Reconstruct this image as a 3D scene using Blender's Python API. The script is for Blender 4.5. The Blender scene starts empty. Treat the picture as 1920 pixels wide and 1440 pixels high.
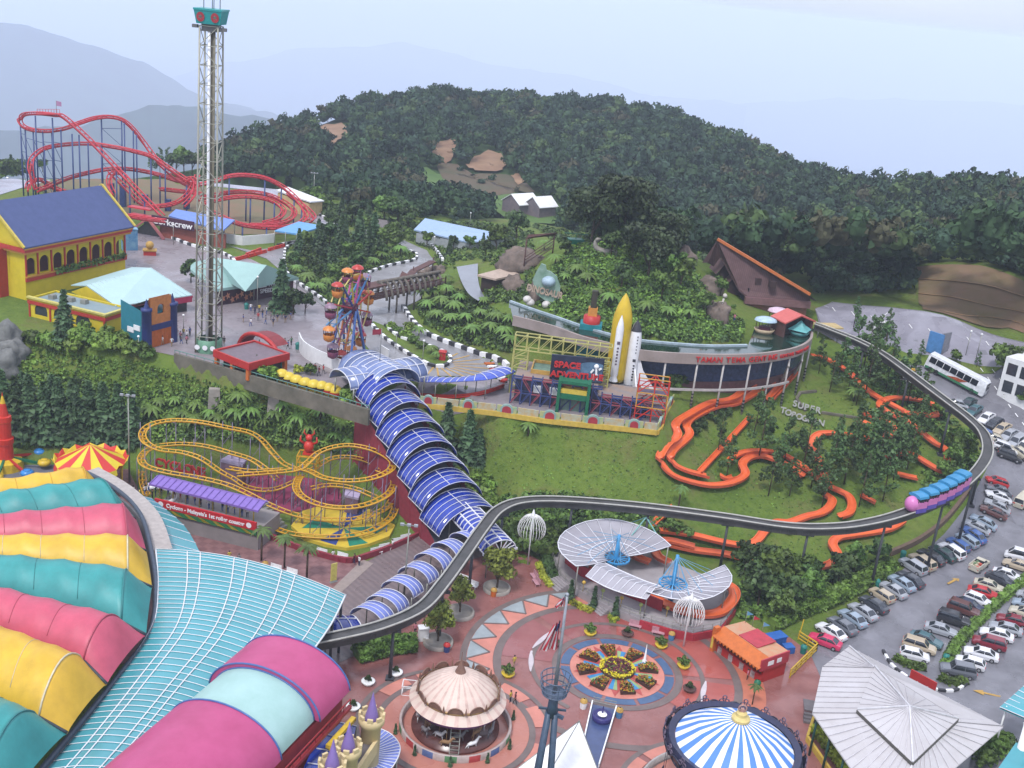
import bpy,bmesh,math,random
import numpy as np
from mathutils import Vector,Matrix,noise as mnoise
R=math.radians
PI=math.pi
rng=random.Random(7)
nrng=np.random.default_rng(7)
scene=bpy.context.scene
COL=scene.collection
# camera
FPX,TILT,ROLL,CAMZ=2100.0,19.5,6.0,78.0
_t,_r=R(TILT),R(ROLL)
_fw=np.array([0,math.cos(_t),-math.sin(_t)])
_u0=np.array([0,math.sin(_t),math.cos(_t)])
_r0=np.array([1.0,0,0])
_rt=math.cos(_r)*_r0+math.sin(_r)*_u0
_up=-math.sin(_r)*_r0+math.cos(_r)*_u0
CAM=np.array([0.0,0.0,CAMZ])
cd=bpy.data.cameras.new("camera")
cam=bpy.data.objects.new("camera",cd)
COL.objects.link(cam)
cam.location=CAM
cam.matrix_world=Matrix(((_rt[0],_up[0],-_fw[0],0),(_rt[1],_up[1],-_fw[1],0),(_rt[2],_up[2],-_fw[2],CAMZ),(0,0,0,1)))
cd.sensor_width=36
cd.lens=FPX/1920*36
cd.clip_start=1
cd.clip_end=60000
scene.camera=cam
def ray(px,py):
 d=_fw*FPX+_rt*(px-960)+_up*(720-py)
 return d/np.linalg.norm(d)
def P(px,py,z=0.0):
 """world point where the sight line through photo pixel meets level z"""
 d=ray(px,py)
 s=(z-CAMZ)/d[2]
 return Vector(CAM+d*s)
def PD(px,py,dist):
 """world point along the sight line at a horizontal distance"""
 d=ray(px,py)
 return Vector(CAM+d*(dist/math.hypot(d[0],d[1])))
def proj(p):
 v=np.array(p)-CAM
 w=v@_fw
 return 960+FPX*(v@_rt)/w,720-FPX*(v@_up)/w
def ztop(p,py):
 """height of a vertical through p that reaches photo row py"""
 lo,hi=-60.0,140.0
 for _ in range(40):
  m=(lo+hi)/2
  if proj((p[0],p[1],m))[1]>py:lo=m
  else:hi=m
 return(lo+hi)/2
# materials
MATS={}
def M(name,col,rough=0.6,metal=0.0,var=0.15,scale=1.5,bump=0.0,spec=0.4,alpha=1.0,col2=None,coord='Object',rnd=0.0,detail=4,wet=0.0):
 """procedural paint / stone / cloth: base colour broken up by two scales of noise"""
 if name in MATS:return MATS[name]
 assert col is not None,name
 m=bpy.data.materials.new(name);m.use_nodes=True
 nt=m.node_tree;N=nt.nodes;L=nt.links
 b=N['Principled BSDF']
 b.inputs['Roughness'].default_value=rough
 b.inputs['Metallic'].default_value=metal
 b.inputs['Specular IOR Level'].default_value=spec
 tc=N.new('ShaderNodeTexCoord')
 n1=N.new('ShaderNodeTexNoise');n1 .inputs['Scale'].default_value=scale;n1 .inputs['Detail'].default_value=detail
 n1 .inputs['Roughness'].default_value=0.65
 L.new(tc.outputs[coord],n1 .inputs['Vector'])
 mx=N.new('ShaderNodeMix');mx.data_type='RGBA'
 c=col
 if col2 is None:
  k=var
  lo=[max(0,x*(1-k*1.3))for x in c];hi=[min(1,x*(1+k))for x in c]
 else:lo,hi=c,col2
 mx.inputs[6].default_value=(*lo,1);mx.inputs[7].default_value=(*hi,1)
 mr=N.new('ShaderNodeMapRange');mr.inputs[1].default_value=0.3;mr.inputs[2].default_value=0.7
 L.new(n1 .outputs['Fac'],mr.inputs[0]);L.new(mr.outputs[0],mx.inputs[0])
 out=mx.outputs[2]
 if rnd>0:
  oi=N.new('ShaderNodeObjectInfo')
  hs=N.new('ShaderNodeHueSaturation')
  m1=N.new('ShaderNodeMapRange');m1 .inputs[3].default_value=1-rnd;m1 .inputs[4].default_value=1+rnd
  m2=N.new('ShaderNodeMapRange');m2 .inputs[3].default_value=0.5-rnd*0.07;m2 .inputs[4].default_value=0.5+rnd*0.05
  L.new(oi.outputs['Random'],m1 .inputs[0]);L.new(oi.outputs['Random'],m2 .inputs[0])
  L.new(out,hs.inputs['Color']);L.new(m1 .outputs[0],hs.inputs['Value']);L.new(m2 .outputs[0],hs.inputs['Hue'])
  out=hs.outputs['Color']
 L.new(out,b.inputs['Base Color'])
 if wet>0:
  n3=N.new('ShaderNodeTexNoise');n3 .inputs['Scale'].default_value=.22;n3 .inputs['Detail'].default_value=5;L.new(tc.outputs[coord],n3 .inputs['Vector'])
  m3=N.new('ShaderNodeMapRange');m3 .inputs[1].default_value=.42;m3 .inputs[2].default_value=.6;m3 .inputs[3].default_value=max(.08,rough-wet);m3 .inputs[4].default_value=rough+.15
  L.new(n3 .outputs['Fac'],m3 .inputs[0]);L.new(m3 .outputs[0],b.inputs['Roughness'])
 if bump>0:
  n2=N.new('ShaderNodeTexNoise');n2 .inputs['Scale'].default_value=scale*6;n2 .inputs['Detail'].default_value=3
  L.new(tc.outputs[coord],n2 .inputs['Vector'])
  bp=N.new('ShaderNodeBump');bp.inputs['Strength'].default_value=bump;bp.inputs['Distance'].default_value=0.1
  L.new(n2 .outputs['Fac'],bp.inputs['Height']);L.new(bp.outputs[0],b.inputs['Normal'])
 MATS[name]=m
 return m
def srgb(r,g,b):
 f=lambda c:((c/255+0.055)/1.055)**2.4 if c/255>0.04045 else c/255/12.92
 return(f(r),f(g),f(b))
def leafmat(name,col,var=0.5,scale=0.5,rnd=0.25):
 m=M(name,col,rough=0.55,var=var,scale=scale,rnd=rnd,spec=0.25)
 b=m.node_tree.nodes['Principled BSDF']
 b.inputs['Transmission Weight'].default_value=0.0
 return m
# mesh builder
class MB:
 def __init__(s):
  s.v=[];s.f=[];s.m=[];s.sm=[]
 def face(s,pts,mi=0,smooth=False):
  i=len(s.v);s.v.extend([tuple(p)for p in pts]);s.f.append(tuple(range(i,i+len(pts))));s.m.append(mi);s.sm.append(smooth)
  return s
 def mesh(s,vs,fs,mi=0,smooth=False):
  i=len(s.v);s.v.extend([tuple(p)for p in vs])
  for f in fs:s.f.append(tuple(i+k for k in f));s.m.append(mi);s.sm.append(smooth)
  return s
 def box(s,c,d,rz=0.0,mi=0,taper=1.0):
  """centre of BASE c, size d"""
  ca,sa=math.cos(rz),math.sin(rz);vs=[]
  for z,k in((0,1.0),(d[2],taper)):
   for x,y in((-1,-1),(1,-1),(1,1),(-1,1)):
    X,Y=x*d[0]/2*k,y*d[1]/2*k
    vs.append((c[0]+X*ca-Y*sa,c[1]+X*sa+Y*ca,c[2]+z))
  return s.mesh(vs,[(3,2,1,0),(4,5,6,7),(0,1,5,4),(1,2,6,5),(2,3,7,6),(3,0,4,7)],mi)
 def bar(s,a,b,w,h=None,mi=0):
  """square bar from a to b"""
  h=w if h is None else h
  a=Vector(a);b=Vector(b);d=b-a
  if d.length<1e-6:return s
  d.normalize();u=Vector((0,0,1))if abs(d.z)<0.95 else Vector((1,0,0))
  x=d.cross(u).normalized();y=x.cross(d)
  vs=[]
  for p in(a,b):
   for i,j in((-1,-1),(1,-1),(1,1),(-1,1)):vs.append(p+x*(i*w/2)+y*(j*h/2))
  return s.mesh(vs,[(0,1,2,3),(7,6,5,4),(0,4,5,1),(1,5,6,2),(2,6,7,3),(3,7,4,0)],mi)
 def tube(s,pts,r,n=6,mi=0,closed=False,caps=True,smooth=True):
  pts=[Vector(p)for p in pts];k=len(pts);vs=[];fs=[]
  px=None
  for i,p in enumerate(pts):
   if closed:t=pts[(i+1)%k]-pts[i-1]
   else:t=pts[min(i+1,k-1)]-pts[max(i-1,0)]
   if t.length<1e-9:t=Vector((0,0,1))
   t.normalize()
   if px is None:
    u=Vector((0,0,1))if abs(t.z)<0.9 else Vector((1,0,0));px=t.cross(u).normalized()
   else:
    px=(px-t*px.dot(t))
    px=px.normalized()if px.length>1e-6 else t.orthogonal().normalized()
   y=t.cross(px)
   rr=r[i]if isinstance(r,(list,tuple))else r
   for j in range(n):
    a=2*PI*j/n
    vs.append(p+px*(math.cos(a)*rr)+y*(math.sin(a)*rr))
  for i in range(k if closed else k-1):
   q=(i+1)%k
   for j in range(n):fs.append((i*n+j,i*n+(j+1)%n,q*n+(j+1)%n,q*n+j))
  s.mesh(vs,fs,mi,smooth)
  if caps and not closed:
   o=len(s.v)-len(vs)
   s.f.append(tuple(o+j for j in range(n))[::-1]);s.m.append(mi);s.sm.append(False)
   s.f.append(tuple(o+(k-1)*n+j for j in range(n)));s.m.append(mi);s.sm.append(False)
  return s
 def lathe(s,prof,n=24,c=(0,0,0),mi=0,smooth=True,a0=0.0,a1=2*PI,mfun=None,sx=1,sy=1,rz=0):
  full=abs(a1-a0-2*PI)<1e-6;k=n if full else n+1;vs=[];fs=[];ms=[]
  for(r,z)in prof:
   for j in range(k):
    a=a0+(a1-a0)*j/n
    x,y=math.cos(a)*r*sx,math.sin(a)*r*sy
    vs.append((c[0]+x*math.cos(rz)-y*math.sin(rz),c[1]+x*math.sin(rz)+y*math.cos(rz),c[2]+z))
  i0=len(s.v);s.v.extend(vs)
  for i in range(len(prof)-1):
   for j in range(n):
    q=(j+1)%k if full else j+1
    s.f.append((i0+i*k+j,i0+i*k+q,i0+(i+1)*k+q,i0+(i+1)*k+j))
    s.m.append(mfun(i,j)if mfun else mi);s.sm.append(smooth)
  return s
 def prism(s,poly,z0,z1,mi=0,mside=None,bottom=False):
  """vertical extrusion of a polygon of (x,y)"""
  n=len(poly)
  A=sum(poly[i][0]*poly[(i+1)%n][1]-poly[(i+1)%n][0]*poly[i][1]for i in range(n))
  if A<0:poly=list(poly)[::-1]
  f0=z0 if callable(z0)else(lambda x,y:z0);f1=z1 if callable(z1)else(lambda x,y:z1)
  lo=[(p[0],p[1],f0(p[0],p[1]))for p in poly];hi=[(p[0],p[1],f1(p[0],p[1]))for p in poly]
  s.face(hi,mi)
  if bottom:s.face(lo[::-1],mi)
  for i in range(n):
   q=(i+1)%n;s.face([lo[i],lo[q],hi[q],hi[i]],mi if mside is None else mside)
  return s
 def ball(s,c,r,mi=0,n=8,m=6,sz=1.0,smooth=True):
  prof=[(max(1e-4,math.sin(PI*i/m))*r,-math.cos(PI*i/m)*r*sz)for i in range(m+1)]
  return s.lathe(prof,n,c,mi,smooth)
 def ribbon(s,pts,w,z=0.0,mi=0):
  """flat strip along a path"""
  pts=[Vector(p)for p in pts];L=[];Rr=[]
  for i,p in enumerate(pts):
   t=pts[min(i+1,len(pts)-1)]-pts[max(i-1,0)];t.z=0;t.normalize()
   nrm=Vector((-t.y,t.x,0));L.append(p+nrm*w/2+Vector((0,0,z)));Rr.append(p-nrm*w/2+Vector((0,0,z)))
  for i in range(len(pts)-1):s.face([Rr[i],Rr[i+1],L[i+1],L[i]],mi)
  return s
 def build(s,name,mats,parent=None,loc=None,world=True):
  me=bpy.data.meshes.new(name)
  me.from_pydata(s.v,[],s.f)
  if not isinstance(mats,(list,tuple)):mats=[mats]
  for m in mats:me.materials.append(m)
  if len(s.f):
   me.polygons.foreach_set('material_index',s.m)
   me.polygons.foreach_set('use_smooth',s.sm)
  me.update()
  o=bpy.data.objects.new(name,me);COL.objects.link(o)
  if parent is not None:
   o.parent=parent
   if world:
    root=parent
    off=Vector(root.get('_w',(0,0,0)))
    o.matrix_parent_inverse=Matrix.Translation(-off)
  if loc is not None:o.location=loc
  return o
def thing(name,label,cat,loc=(0,0,0),group=None,rz=0.0):
 o=bpy.data.objects.new(name,None);COL.objects.link(o)
 o.location=loc;o.rotation_euler=(0,0,rz);o.empty_display_size=0.2
 o['_w']=tuple(loc)
 tag(o,label,cat,group)
 return o
def tag(o,label,cat,group=None):
 o['label']=label;o['category']=cat
 if group:o['group']=group
 return o
def struct(o,kind='structure'):
 o['kind']=kind
 return o
def dup(root,loc,rz=0.0,label=None,scale=None,group=None):
 r=root.copy();COL.objects.link(r);r.location=loc;r.rotation_euler=(0,0,rz)
 if scale is not None:r.scale=(scale,scale,scale)if not hasattr(scale,'__len__')else scale
 if label:r['label']=label
 if group:r['group']=group
 for ch in root.children:
  c=ch.copy();COL.objects.link(c);c.parent=r
  for g in ch.children:
   d=g.copy();COL.objects.link(d);d.parent=c
 return r
def sub(mb,name,mat,part):
 """a sub-part of a part built in world coordinates"""
 o=mb.build(name,mat)
 o.parent=part
 o.matrix_parent_inverse=part_inv(part)
 return o
def part_inv(part):
 m=Matrix.Identity(4);p=part
 chain=[]
 while p is not None:
  chain.append(p);p=p.parent
 for p in reversed(chain):
  m=m@p.matrix_parent_inverse@p.matrix_basis
 return m.inverted()
def text(body,size,mat,parent,loc,rot,name='lettering',depth=0.05,align='CENTER',sx=1.0,bold=0.0,shear=0.0):
 c=bpy.data.curves.new(name,'FONT');c.body=body;c.size=size;c.extrude=depth;c.align_x=align;c.align_y='CENTER'
 c.offset=bold;c.shear=shear
 c.materials.append(mat)
 tmp=bpy.data.objects.new(name+'_tmp',c);COL.objects.link(tmp)
 me=bpy.data.meshes.new_from_object(tmp);bpy.data.objects.remove(tmp);bpy.data.curves.remove(c)
 me.materials.clear();me.materials.append(mat)
 o=bpy.data.objects.new(name,me);COL.objects.link(o)
 o.location=loc;o.rotation_euler=rot;o.scale=(sx,1,1)
 if parent is not None:
  o.parent=parent;o.matrix_parent_inverse=part_inv(parent)
 return o
def catmull(pts,n=6,closed=False):
 P_=[Vector(p)for p in pts];k=len(P_);out=[]
 rngk=range(k)if closed else range(k-1)
 for i in rngk:
  if closed:a,b,c,d=P_[i-1],P_[i],P_[(i+1)%k],P_[(i+2)%k]
  else:a,b,c,d=P_[max(i-1,0)],P_[i],P_[i+1],P_[min(i+2,k-1)]
  for j in range(n):
   t=j/n
   out.append(0.5*((2*b)+(c-a)*t+(2*a-5*b+4*c-d)*t*t+(3*b-a-3*c+d)*t**3))
 if not closed:out.append(P_[-1])
 return out
def inpoly(x,y,poly):
 c=False;n=len(poly);j=n-1
 for i in range(n):
  xi,yi=poly[i][0],poly[i][1];xj,yj=poly[j][0],poly[j][1]
  if(yi>y)!=(yj>y)and x<(xj-xi)*(y-yi)/(yj-yi)+xi:c=not c
  j=i
 return c
# ground heights
CTRL=[]
def cp(z,*pix):
 for p in pix:
  q=P(p[0],p[1],z);CTRL.append((q.x,q.y,z))
cp(0,(-100,1440),(300,1440),(600,1440),(960,1440),(1240,1440),(1530,1440),(-100,1100),(0,960),(150,960),(300,1050),(660,1290),(760,1240),(860,1140),(960,1060),(1150,1170),(1330,1190),(1470,1240),(1157,1258),(620,1100),(480,1010),(370,1000),(800,1000),(700,1060),(1700,1340),(1900,1440))
cp(0.2,(270,905),(450,900),(600,930),(740,960),(100,880),(0,890))
cp(1,(270,840),(500,850),(700,880),(-150,860),(150,830))
cp(5,(100,780),(260,790),(450,800),(620,830))
cp(10,(60,700),(220,720),(420,740),(600,780))
cp(13.5,(250,668),(420,712),(560,752),(670,785),(40,640))
cp(15,(-150,600),(0,590),(200,620),(385,655),(520,700),(620,735),(700,760),(450,590),(300,470),(430,480),(250,430),(370,400),(100,345),(-100,340),(450,390),(560,400),(540,500),(640,470),(720,500),(700,600),(780,680),(900,700),(880,650),(760,570),(800,540),(1050,740),(1230,790),(1260,755),(1000,700),(820,745),(930,765))
cp(15,(620,420),(700,430))
cp(14,(780,450),(860,460),(900,450))
cp(17,(860,600),(840,560));cp(19,(910,590),(960,640),(880,540));cp(20,(900,500),(950,480),(840,500))
cp(20.5,(960,590),(1050,630));cp(21.5,(1000,585),(1100,635),(1200,650),(1300,655),(1400,655),(1480,640),(1440,630));cp(24,(1050,570),(1150,600),(1250,600),(1330,595));cp(22.3,(1420,605),(1390,600))
cp(28,(1100,520),(1200,510),(1290,515));cp(23.5,(1380,565),(1350,560));cp(22.5,(1420,585),(1400,575));cp(32,(1120,460),(1200,450),(1280,480));cp(33,(1150,430),(1220,440));cp(25,(1000,500),(1040,520));cp(26,(1020,470),(980,455))
cp(18,(1240,740-40),(1350,700));cp(15.5,(1300,735),(1340,730));cp(15,(1420,720),(1480,705))
cp(14,(830,775),(940,795),(1080,815),(1200,830));cp(12.5,(1240,840),(1300,780));cp(9,(960,850),(1100,860),(1220,890));cp(4,(930,920),(1050,905),(1200,950),(1330,960))
cp(2,(920,975),(1010,985),(1130,990),(1240,1000),(1380,1010));cp(0.5,(960,1030),(1030,1050),(1380,1120),(1430,1150));cp(7,(1380,870),(1480,880));cp(12,(1430,760),(1500,770),(1560,790));cp(10,(1450,820),(1560,850),(1640,830))
cp(14.5,(1520,720),(1580,700));cp(15,(1620,720),(1680,760),(1600,660));cp(12,(1740,800),(1720,770));cp(10,(1780,830),(1800,870));cp(5.5,(1600,930),(1700,910));cp(4,(1500,970),(1640,985),(1740,970))
cp(1.5,(1480,1060),(1560,1060),(1640,1050),(1690,1020))
cp(0,(1550,1190),(1620,1230),(1750,1250),(1900,1260));cp(0.5,(1610,1140),(1500,1150),(1850,1150));cp(1,(1690,1080),(1780,1100),(1900,1080));cp(2.5,(1760,1020),(1860,1010));cp(4,(1800,970),(1900,960))
cp(6,(1850,910),(1910,900));cp(9,(1860,850),(1910,840));cp(12,(1830,790),(1900,790));cp(14,(1790,740),(1880,740),(1960,760));cp(16.5,(1730,690),(1850,690),(1960,700));cp(18,(1650,655),(1600,640))
cp(19,(1560,610),(1700,640),(1850,660),(1960,670));cp(19,(1540,575),(1700,590),(1850,625),(1960,655));cp(20,(1540,560),(1700,572),(1860,615))
cp(22,(1500,560),(1430,565))
cp(10,(330,300),(150,305),(560,345),(640,385));cp(12,(700,412),(840,425));cp(4,(900,420),(760,395));cp(0,(1000,420));cp(8,(1100,440));cp(2,(930,400),(1050,405));cp(12,(1480,520))
for x,y,D in((1600,540,256),(1650,545,250),(1700,555,246),(1760,577,242),(1800,590,239),(1900,622,232),(2000,650,228),(1720,497,268),(1800,500,264),(1880,520,258),(1960,545,250),(2050,560,246),(1800,478,285),(1900,492,280),(1650,508,275),(1600,505,285),(1530,515,290),(2000,510,275)):
 q=PD(x,y,D);CTRL.append(tuple(q))
for x,y,D,z in((-200,320,400,-30),(0,320,400,-30),(150,310,400,-25),(300,300,400,-20),(420,310,400,-15),(560,340,400,-10),(700,400,400,-12),(860,420,400,-12),(1000,430,400,-12),(1150,440,400,-12),(0,320,330,-2),(150,310,335,2),(300,300,335,4),(-250,330,320,0),(420,320,345,4),(-200,320,450,-60),(100,320,450,-60),(350,320,450,-45),(600,340,450,-30)):
 q=PD(x,y,D);CTRL.append((q.x,q.y,z))
CTRL=np.array(CTRL)
GX0,GX1,GY0,GY1,GS=-150.0,180.0,50.0,440.0,1.5
_gx=np.arange(GX0,GX1+0.01,GS);_gy=np.arange(GY0,GY1+0.01,GS)
def rbf(ctrl,smooth=1.5):
 d=np.hypot(ctrl[:,None,0]-ctrl[None,:,0],ctrl[:,None,1]-ctrl[None,:,1])
 n=len(ctrl);A=np.zeros((n+3,n+3));A[:n,:n]=-d+np.eye(n)*smooth
 A[:n,n]=1;A[:n,n+1:]=ctrl[:,:2]/100;A[n,:n]=1;A[n+1:,:n]=ctrl[:,:2].T/100
 w=np.linalg.solve(A,np.concatenate([ctrl[:,2],[0,0,0]]))
 def f(X,Y):
  X=np.asarray(X,float);Y=np.asarray(Y,float);out=w[n]+w[n+1]*X/100+w[n+2]*Y/100
  for i in range(n):out=out-w[i]*np.hypot(X-ctrl[i,0],Y-ctrl[i,1])
  return out
 return f
_GX,_GY=np.meshgrid(_gx,_gy)
HG=rbf(CTRL)(_GX,_GY)
for _ax in(0,1):
 for _ in range(10):
  _p=np.pad(HG,[(1,1)if a==_ax else(0,0)for a in(0,1)],mode='edge')
  HG=(np.take(_p,range(0,HG.shape[_ax]),_ax)+2*HG+np.take(_p,range(2,HG.shape[_ax]+2),_ax))/4
def _segdist(X,Y,poly):
 D=np.full(X.shape,1e9);n=len(poly);ins=np.zeros(X.shape,bool)
 for i in range(n):
  x0,y0=poly[i][:2];x1,y1=poly[(i+1)%n][:2]
  dx,dy=x1-x0,y1-y0;L=dx*dx+dy*dy+1e-9
  t=np.clip(((X-x0)*dx+(Y-y0)*dy)/L,0,1)
  D=np.minimum(D,np.hypot(X-x0-t*dx,Y-y0-t*dy))
  c=(y0>Y)!=(y1>Y)
  with np.errstate(divide='ignore',invalid='ignore'):
   xi=(x1-x0)*(Y-y0)/(y1-y0+(1e-12 if y1==y0 else 0))+x0
  ins^=c&(X<xi)
 return np.where(ins,0.0,D)
def flat(poly,z,feather=3.0):
 global HG
 w=np.clip(1-_segdist(_GX,_GY,poly)/feather,0,1);w=w*w*(3-2*w)
 HG=HG*(1-w)+z*w
TERRACE_PX=[(-250,600),(0,606),(110,628),(235,655),(330,672),(500,722),(620,757),(690,780),(800,762),(930,772),(1090,792),(1238,806),(1262,752),(1180,700),(1000,700),(945,690),(880,655),(800,618),(765,585),(800,548),(822,520),(800,480),(700,440),(620,405),(560,360),(330,335),(0,335),(-250,335)]
TERRACE=[tuple(P(x,y,15)[:2])for x,y in TERRACE_PX]
PLAZA_PX=[(-300,1600),(-300,930),(0,880),(250,880),(500,885),(740,930),(800,985),(930,1030),(960,1060),(1010,1070),(1100,1150),(1330,1185),(1440,1190),(1520,1230),(1600,1450),(1600,1600)]
PLAZA=[tuple(P(x,y,0)[:2])for x,y in PLAZA_PX]
flat(TERRACE,15.0,2.5)
flat(PLAZA,0.0,3.0)
_ea,_eb=P(716,722,14.6),P(868,985,.2)
_ed=np.array([_eb.x-_ea.x,_eb.y-_ea.y]);_el=np.hypot(*_ed)
_et=((_GX-_ea.x)*_ed[0]+(_GY-_ea.y)*_ed[1])/_el**2
_eo=np.abs(-(_GX-_ea.x)*_ed[1]+(_GY-_ea.y)*_ed[0])/_el
_ew=np.clip(1-(_eo-5.5)/5.0,0,1)*np.clip(1-np.maximum(-_et,_et-1)*6,0,1);_ew=_ew*_ew*(3-2*_ew)
HG=HG*(1-_ew)+(14.6+(.2-14.6)*np.clip(_et,0,1))*_ew
def h(x,y):
 fx=(x-GX0)/GS;fy=(y-GY0)/GS
 i=int(min(max(fx,0),len(_gx)-2));j=int(min(max(fy,0),len(_gy)-2))
 u=min(max(fx-i,0),1);v=min(max(fy-j,0),1)
 return float((HG[j,i]*(1-u)+HG[j,i+1]*u)*(1-v)+(HG[j+1,i]*(1-u)+HG[j+1,i+1]*u)*v)
def G(px,py,dz=0.0):
 """point of the ground seen at photo pixel"""
 d=ray(px,py);s=50.0;prev=None
 while s<460:
  p=CAM+d*s
  if p[2]<h(p[0],p[1])+dz:
   lo,hi=s-1.0,s
   for _ in range(18):
    m=(lo+hi)/2;q=CAM+d*m
    if q[2]<h(q[0],q[1])+dz:hi=m
    else:lo=m
   q=CAM+d*hi
   return Vector((q[0],q[1],h(q[0],q[1])+dz))
  s+=1.0
 return PD(px,py,430)
def drape(poly,off,name,mat,step=3.0,holes=()):
 """sheet laid over the ground inside a polygon of (x,y)"""
 bm=bmesh.new()
 bm.faces.new([bm.verts.new((p[0],p[1],0))for p in poly])
 bmesh.ops.triangulate(bm,faces=bm.faces[:])
 xs=[p[0]for p in poly];ys=[p[1]for p in poly]
 for ax,lo,hi,g0 in((0,min(xs),max(xs),GX0),(1,min(ys),max(ys),GY0)):
  t=g0+math.ceil((lo-g0)/step)*step
  while t<hi:
   co=(t,0,0)if ax==0 else(0,t,0);no=(1,0,0)if ax==0 else(0,1,0)
   bmesh.ops.bisect_plane(bm,geom=bm.verts[:]+bm.edges[:]+bm.faces[:],plane_co=co,plane_no=no,dist=1e-5)
   t+=step
 for v in bm.verts:v.co.z=h(v.co.x,v.co.y)+off
 bmesh.ops.recalc_face_normals(bm,faces=bm.faces[:])
 if sum(f.normal.z*f.calc_area()for f in bm.faces)<0:bmesh.ops.reverse_faces(bm,faces=bm.faces[:])
 me=bpy.data.meshes.new(name);bm.to_mesh(me);bm.free();me.materials.append(mat)
 o=bpy.data.objects.new(name,me);COL.objects.link(o)
 return o
def gp(*pix):
 """photo pixels on the ground -> list of (x,y)"""
 return[tuple(G(x,y)[:2])for x,y in pix]
def on(x,y,dz=0.0):return Vector((x,y,h(x,y)+dz))
def ground_mat():
 m=bpy.data.materials.new('ground_grass');m.use_nodes=True;nt=m.node_tree;N=nt.nodes;L=nt.links;b=N['Principled BSDF']
 tc=N.new('ShaderNodeTexCoord')
 def nz(s,d=5):
  n=N.new('ShaderNodeTexNoise');n.inputs['Scale'].default_value=s;n.inputs['Detail'].default_value=d;n.inputs['Roughness'].default_value=0.65
  L.new(tc.outputs['Object'],n.inputs['Vector']);return n.outputs['Fac']
 def ramp(x,stops):
  r=N.new('ShaderNodeValToRGB');e=r.color_ramp.elements
  while len(e)<len(stops):e.new(0.5)
  for k,(p,c)in enumerate(stops):e[k].position=p;e[k].color=(*c,1)
  L.new(x,r.inputs[0]);return r.outputs[0]
 a=ramp(nz(0.05),[(0.3,(0.062,0.115,0.014)),(0.5,(0.096,0.152,0.022)),(0.68,(0.14,0.155,0.034))])
 c=ramp(nz(0.9,6),[(0.3,(0.04,0.07,0.012)),(0.6,(0.12,0.165,0.028))])
 mx=N.new('ShaderNodeMix');mx.data_type='RGBA';mx.inputs[0].default_value=0.45;L.new(a,mx.inputs[6]);L.new(c,mx.inputs[7])
 d=ramp(nz(0.17,6),[(0.52,(0,0,0)),(0.70,(1,1,1))])
 mm=N.new('ShaderNodeMath');mm.operation='MULTIPLY';mm.inputs[1].default_value=0.55;L.new(d,mm.inputs[0])
 m2=N.new('ShaderNodeMix');m2 .data_type='RGBA';L.new(mm.outputs[0],m2 .inputs[0]);L.new(mx.outputs[2],m2 .inputs[6]);m2 .inputs[7].default_value=(0.14,0.10,0.05,1)
 L.new(m2 .outputs[2],b.inputs['Base Color']);b.inputs['Roughness'].default_value=0.9;b.inputs['Specular IOR Level'].default_value=0.2
 bp=N.new('ShaderNodeBump');bp.inputs['Strength'].default_value=0.7;bp.inputs['Distance'].default_value=0.4;L.new(nz(2.0,5),bp.inputs['Height']);L.new(bp.outputs[0],b.inputs['Normal'])
 return m
GRASS=ground_mat()
def grid_obj(name,X,Y,Z,mat,smooth=True):
 ny,nx=X.shape
 v=np.stack([X,Y,Z],-1).reshape(-1,3)
 i=np.arange(nx-1)[None,:]+np.arange(ny-1)[:,None]*nx
 f=np.stack([i,i+1,i+1+nx,i+nx],-1).reshape(-1,4)
 me=bpy.data.meshes.new(name);me.vertices.add(len(v));me.vertices.foreach_set('co',v.ravel())
 me.loops.add(f.size);me.loops.foreach_set('vertex_index',f.ravel());me.polygons.add(len(f))
 me.polygons.foreach_set('loop_start',np.arange(len(f))*4);me.polygons.foreach_set('loop_total',np.full(len(f),4))
 me.polygons.foreach_set('use_smooth',np.full(len(f),smooth));me.update();me.validate();me.materials.append(mat)
 o=bpy.data.objects.new(name,me);COL.objects.link(o);return struct(o)
grid_obj('ground',_GX,_GY,HG,GRASS)
# forest hill, far hills, lowland
RIDGE=[(250,330,520),(330,318,520),(420,292,540),(480,256,560),(560,220,590),(640,194,620),(720,176,640),(820,166,660),(890,178,660),(960,180,660),(1060,184,650),(1160,192,640),(1250,212,620),(1330,232,600),(1400,262,580),(1460,292,560),(1520,322,540),(1600,337,520),(1700,338,500),(1800,334,490),(1920,347,480),(2050,350,480)]
BASE=[(250,345,420),(400,330,410),(560,350,400),(700,400,390),(800,425,385),(900,430,385),(1000,430,385),(1100,445,380),(1220,470,370),(1340,490,360),(1450,525,345),(1530,545,330),(1640,515,310),(1720,484,300),(1850,474,300),(1960,500,295),(2050,520,290)]
HC=[]
bx=[b[0]for b in BASE]
for(x,y,D)in RIDGE:
 yb=np.interp(x,bx,[b[1]for b in BASE]);db=np.interp(x,bx,[b[2]for b in BASE])
 top=PD(x,y+25*640/(D+60),D);HC.append(tuple(top));HC.append(tuple(PD(x,yb,db)))
 for t in(0.33,0.66):
  q=PD(x,yb+(y-yb)*t**0.9,db+(D-db)*t);HC.append(tuple(q))
 dr=Vector((top.x,top.y,0)).normalized()
 HC.append((top.x+dr.x*120,top.y+dr.y*120,top.z-40));HC.append((top.x+dr.x*400,top.y+dr.y*400,top.z-220))
HC=np.array(HC)
hillf=rbf(HC,2.0)
az=np.linspace(R(-34),R(36),150);rr=np.concatenate([np.linspace(300,760,110),np.linspace(775,1100,18)])
_A,_RR=np.meshgrid(az,rr)
_HX,_HY=np.sin(_A)*_RR,np.cos(_A)*_RR
_HZ=hillf(_HX,_HY)
inner=(_HX>GX0)&(_HX<GX1)&(_HY<GY1)
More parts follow.
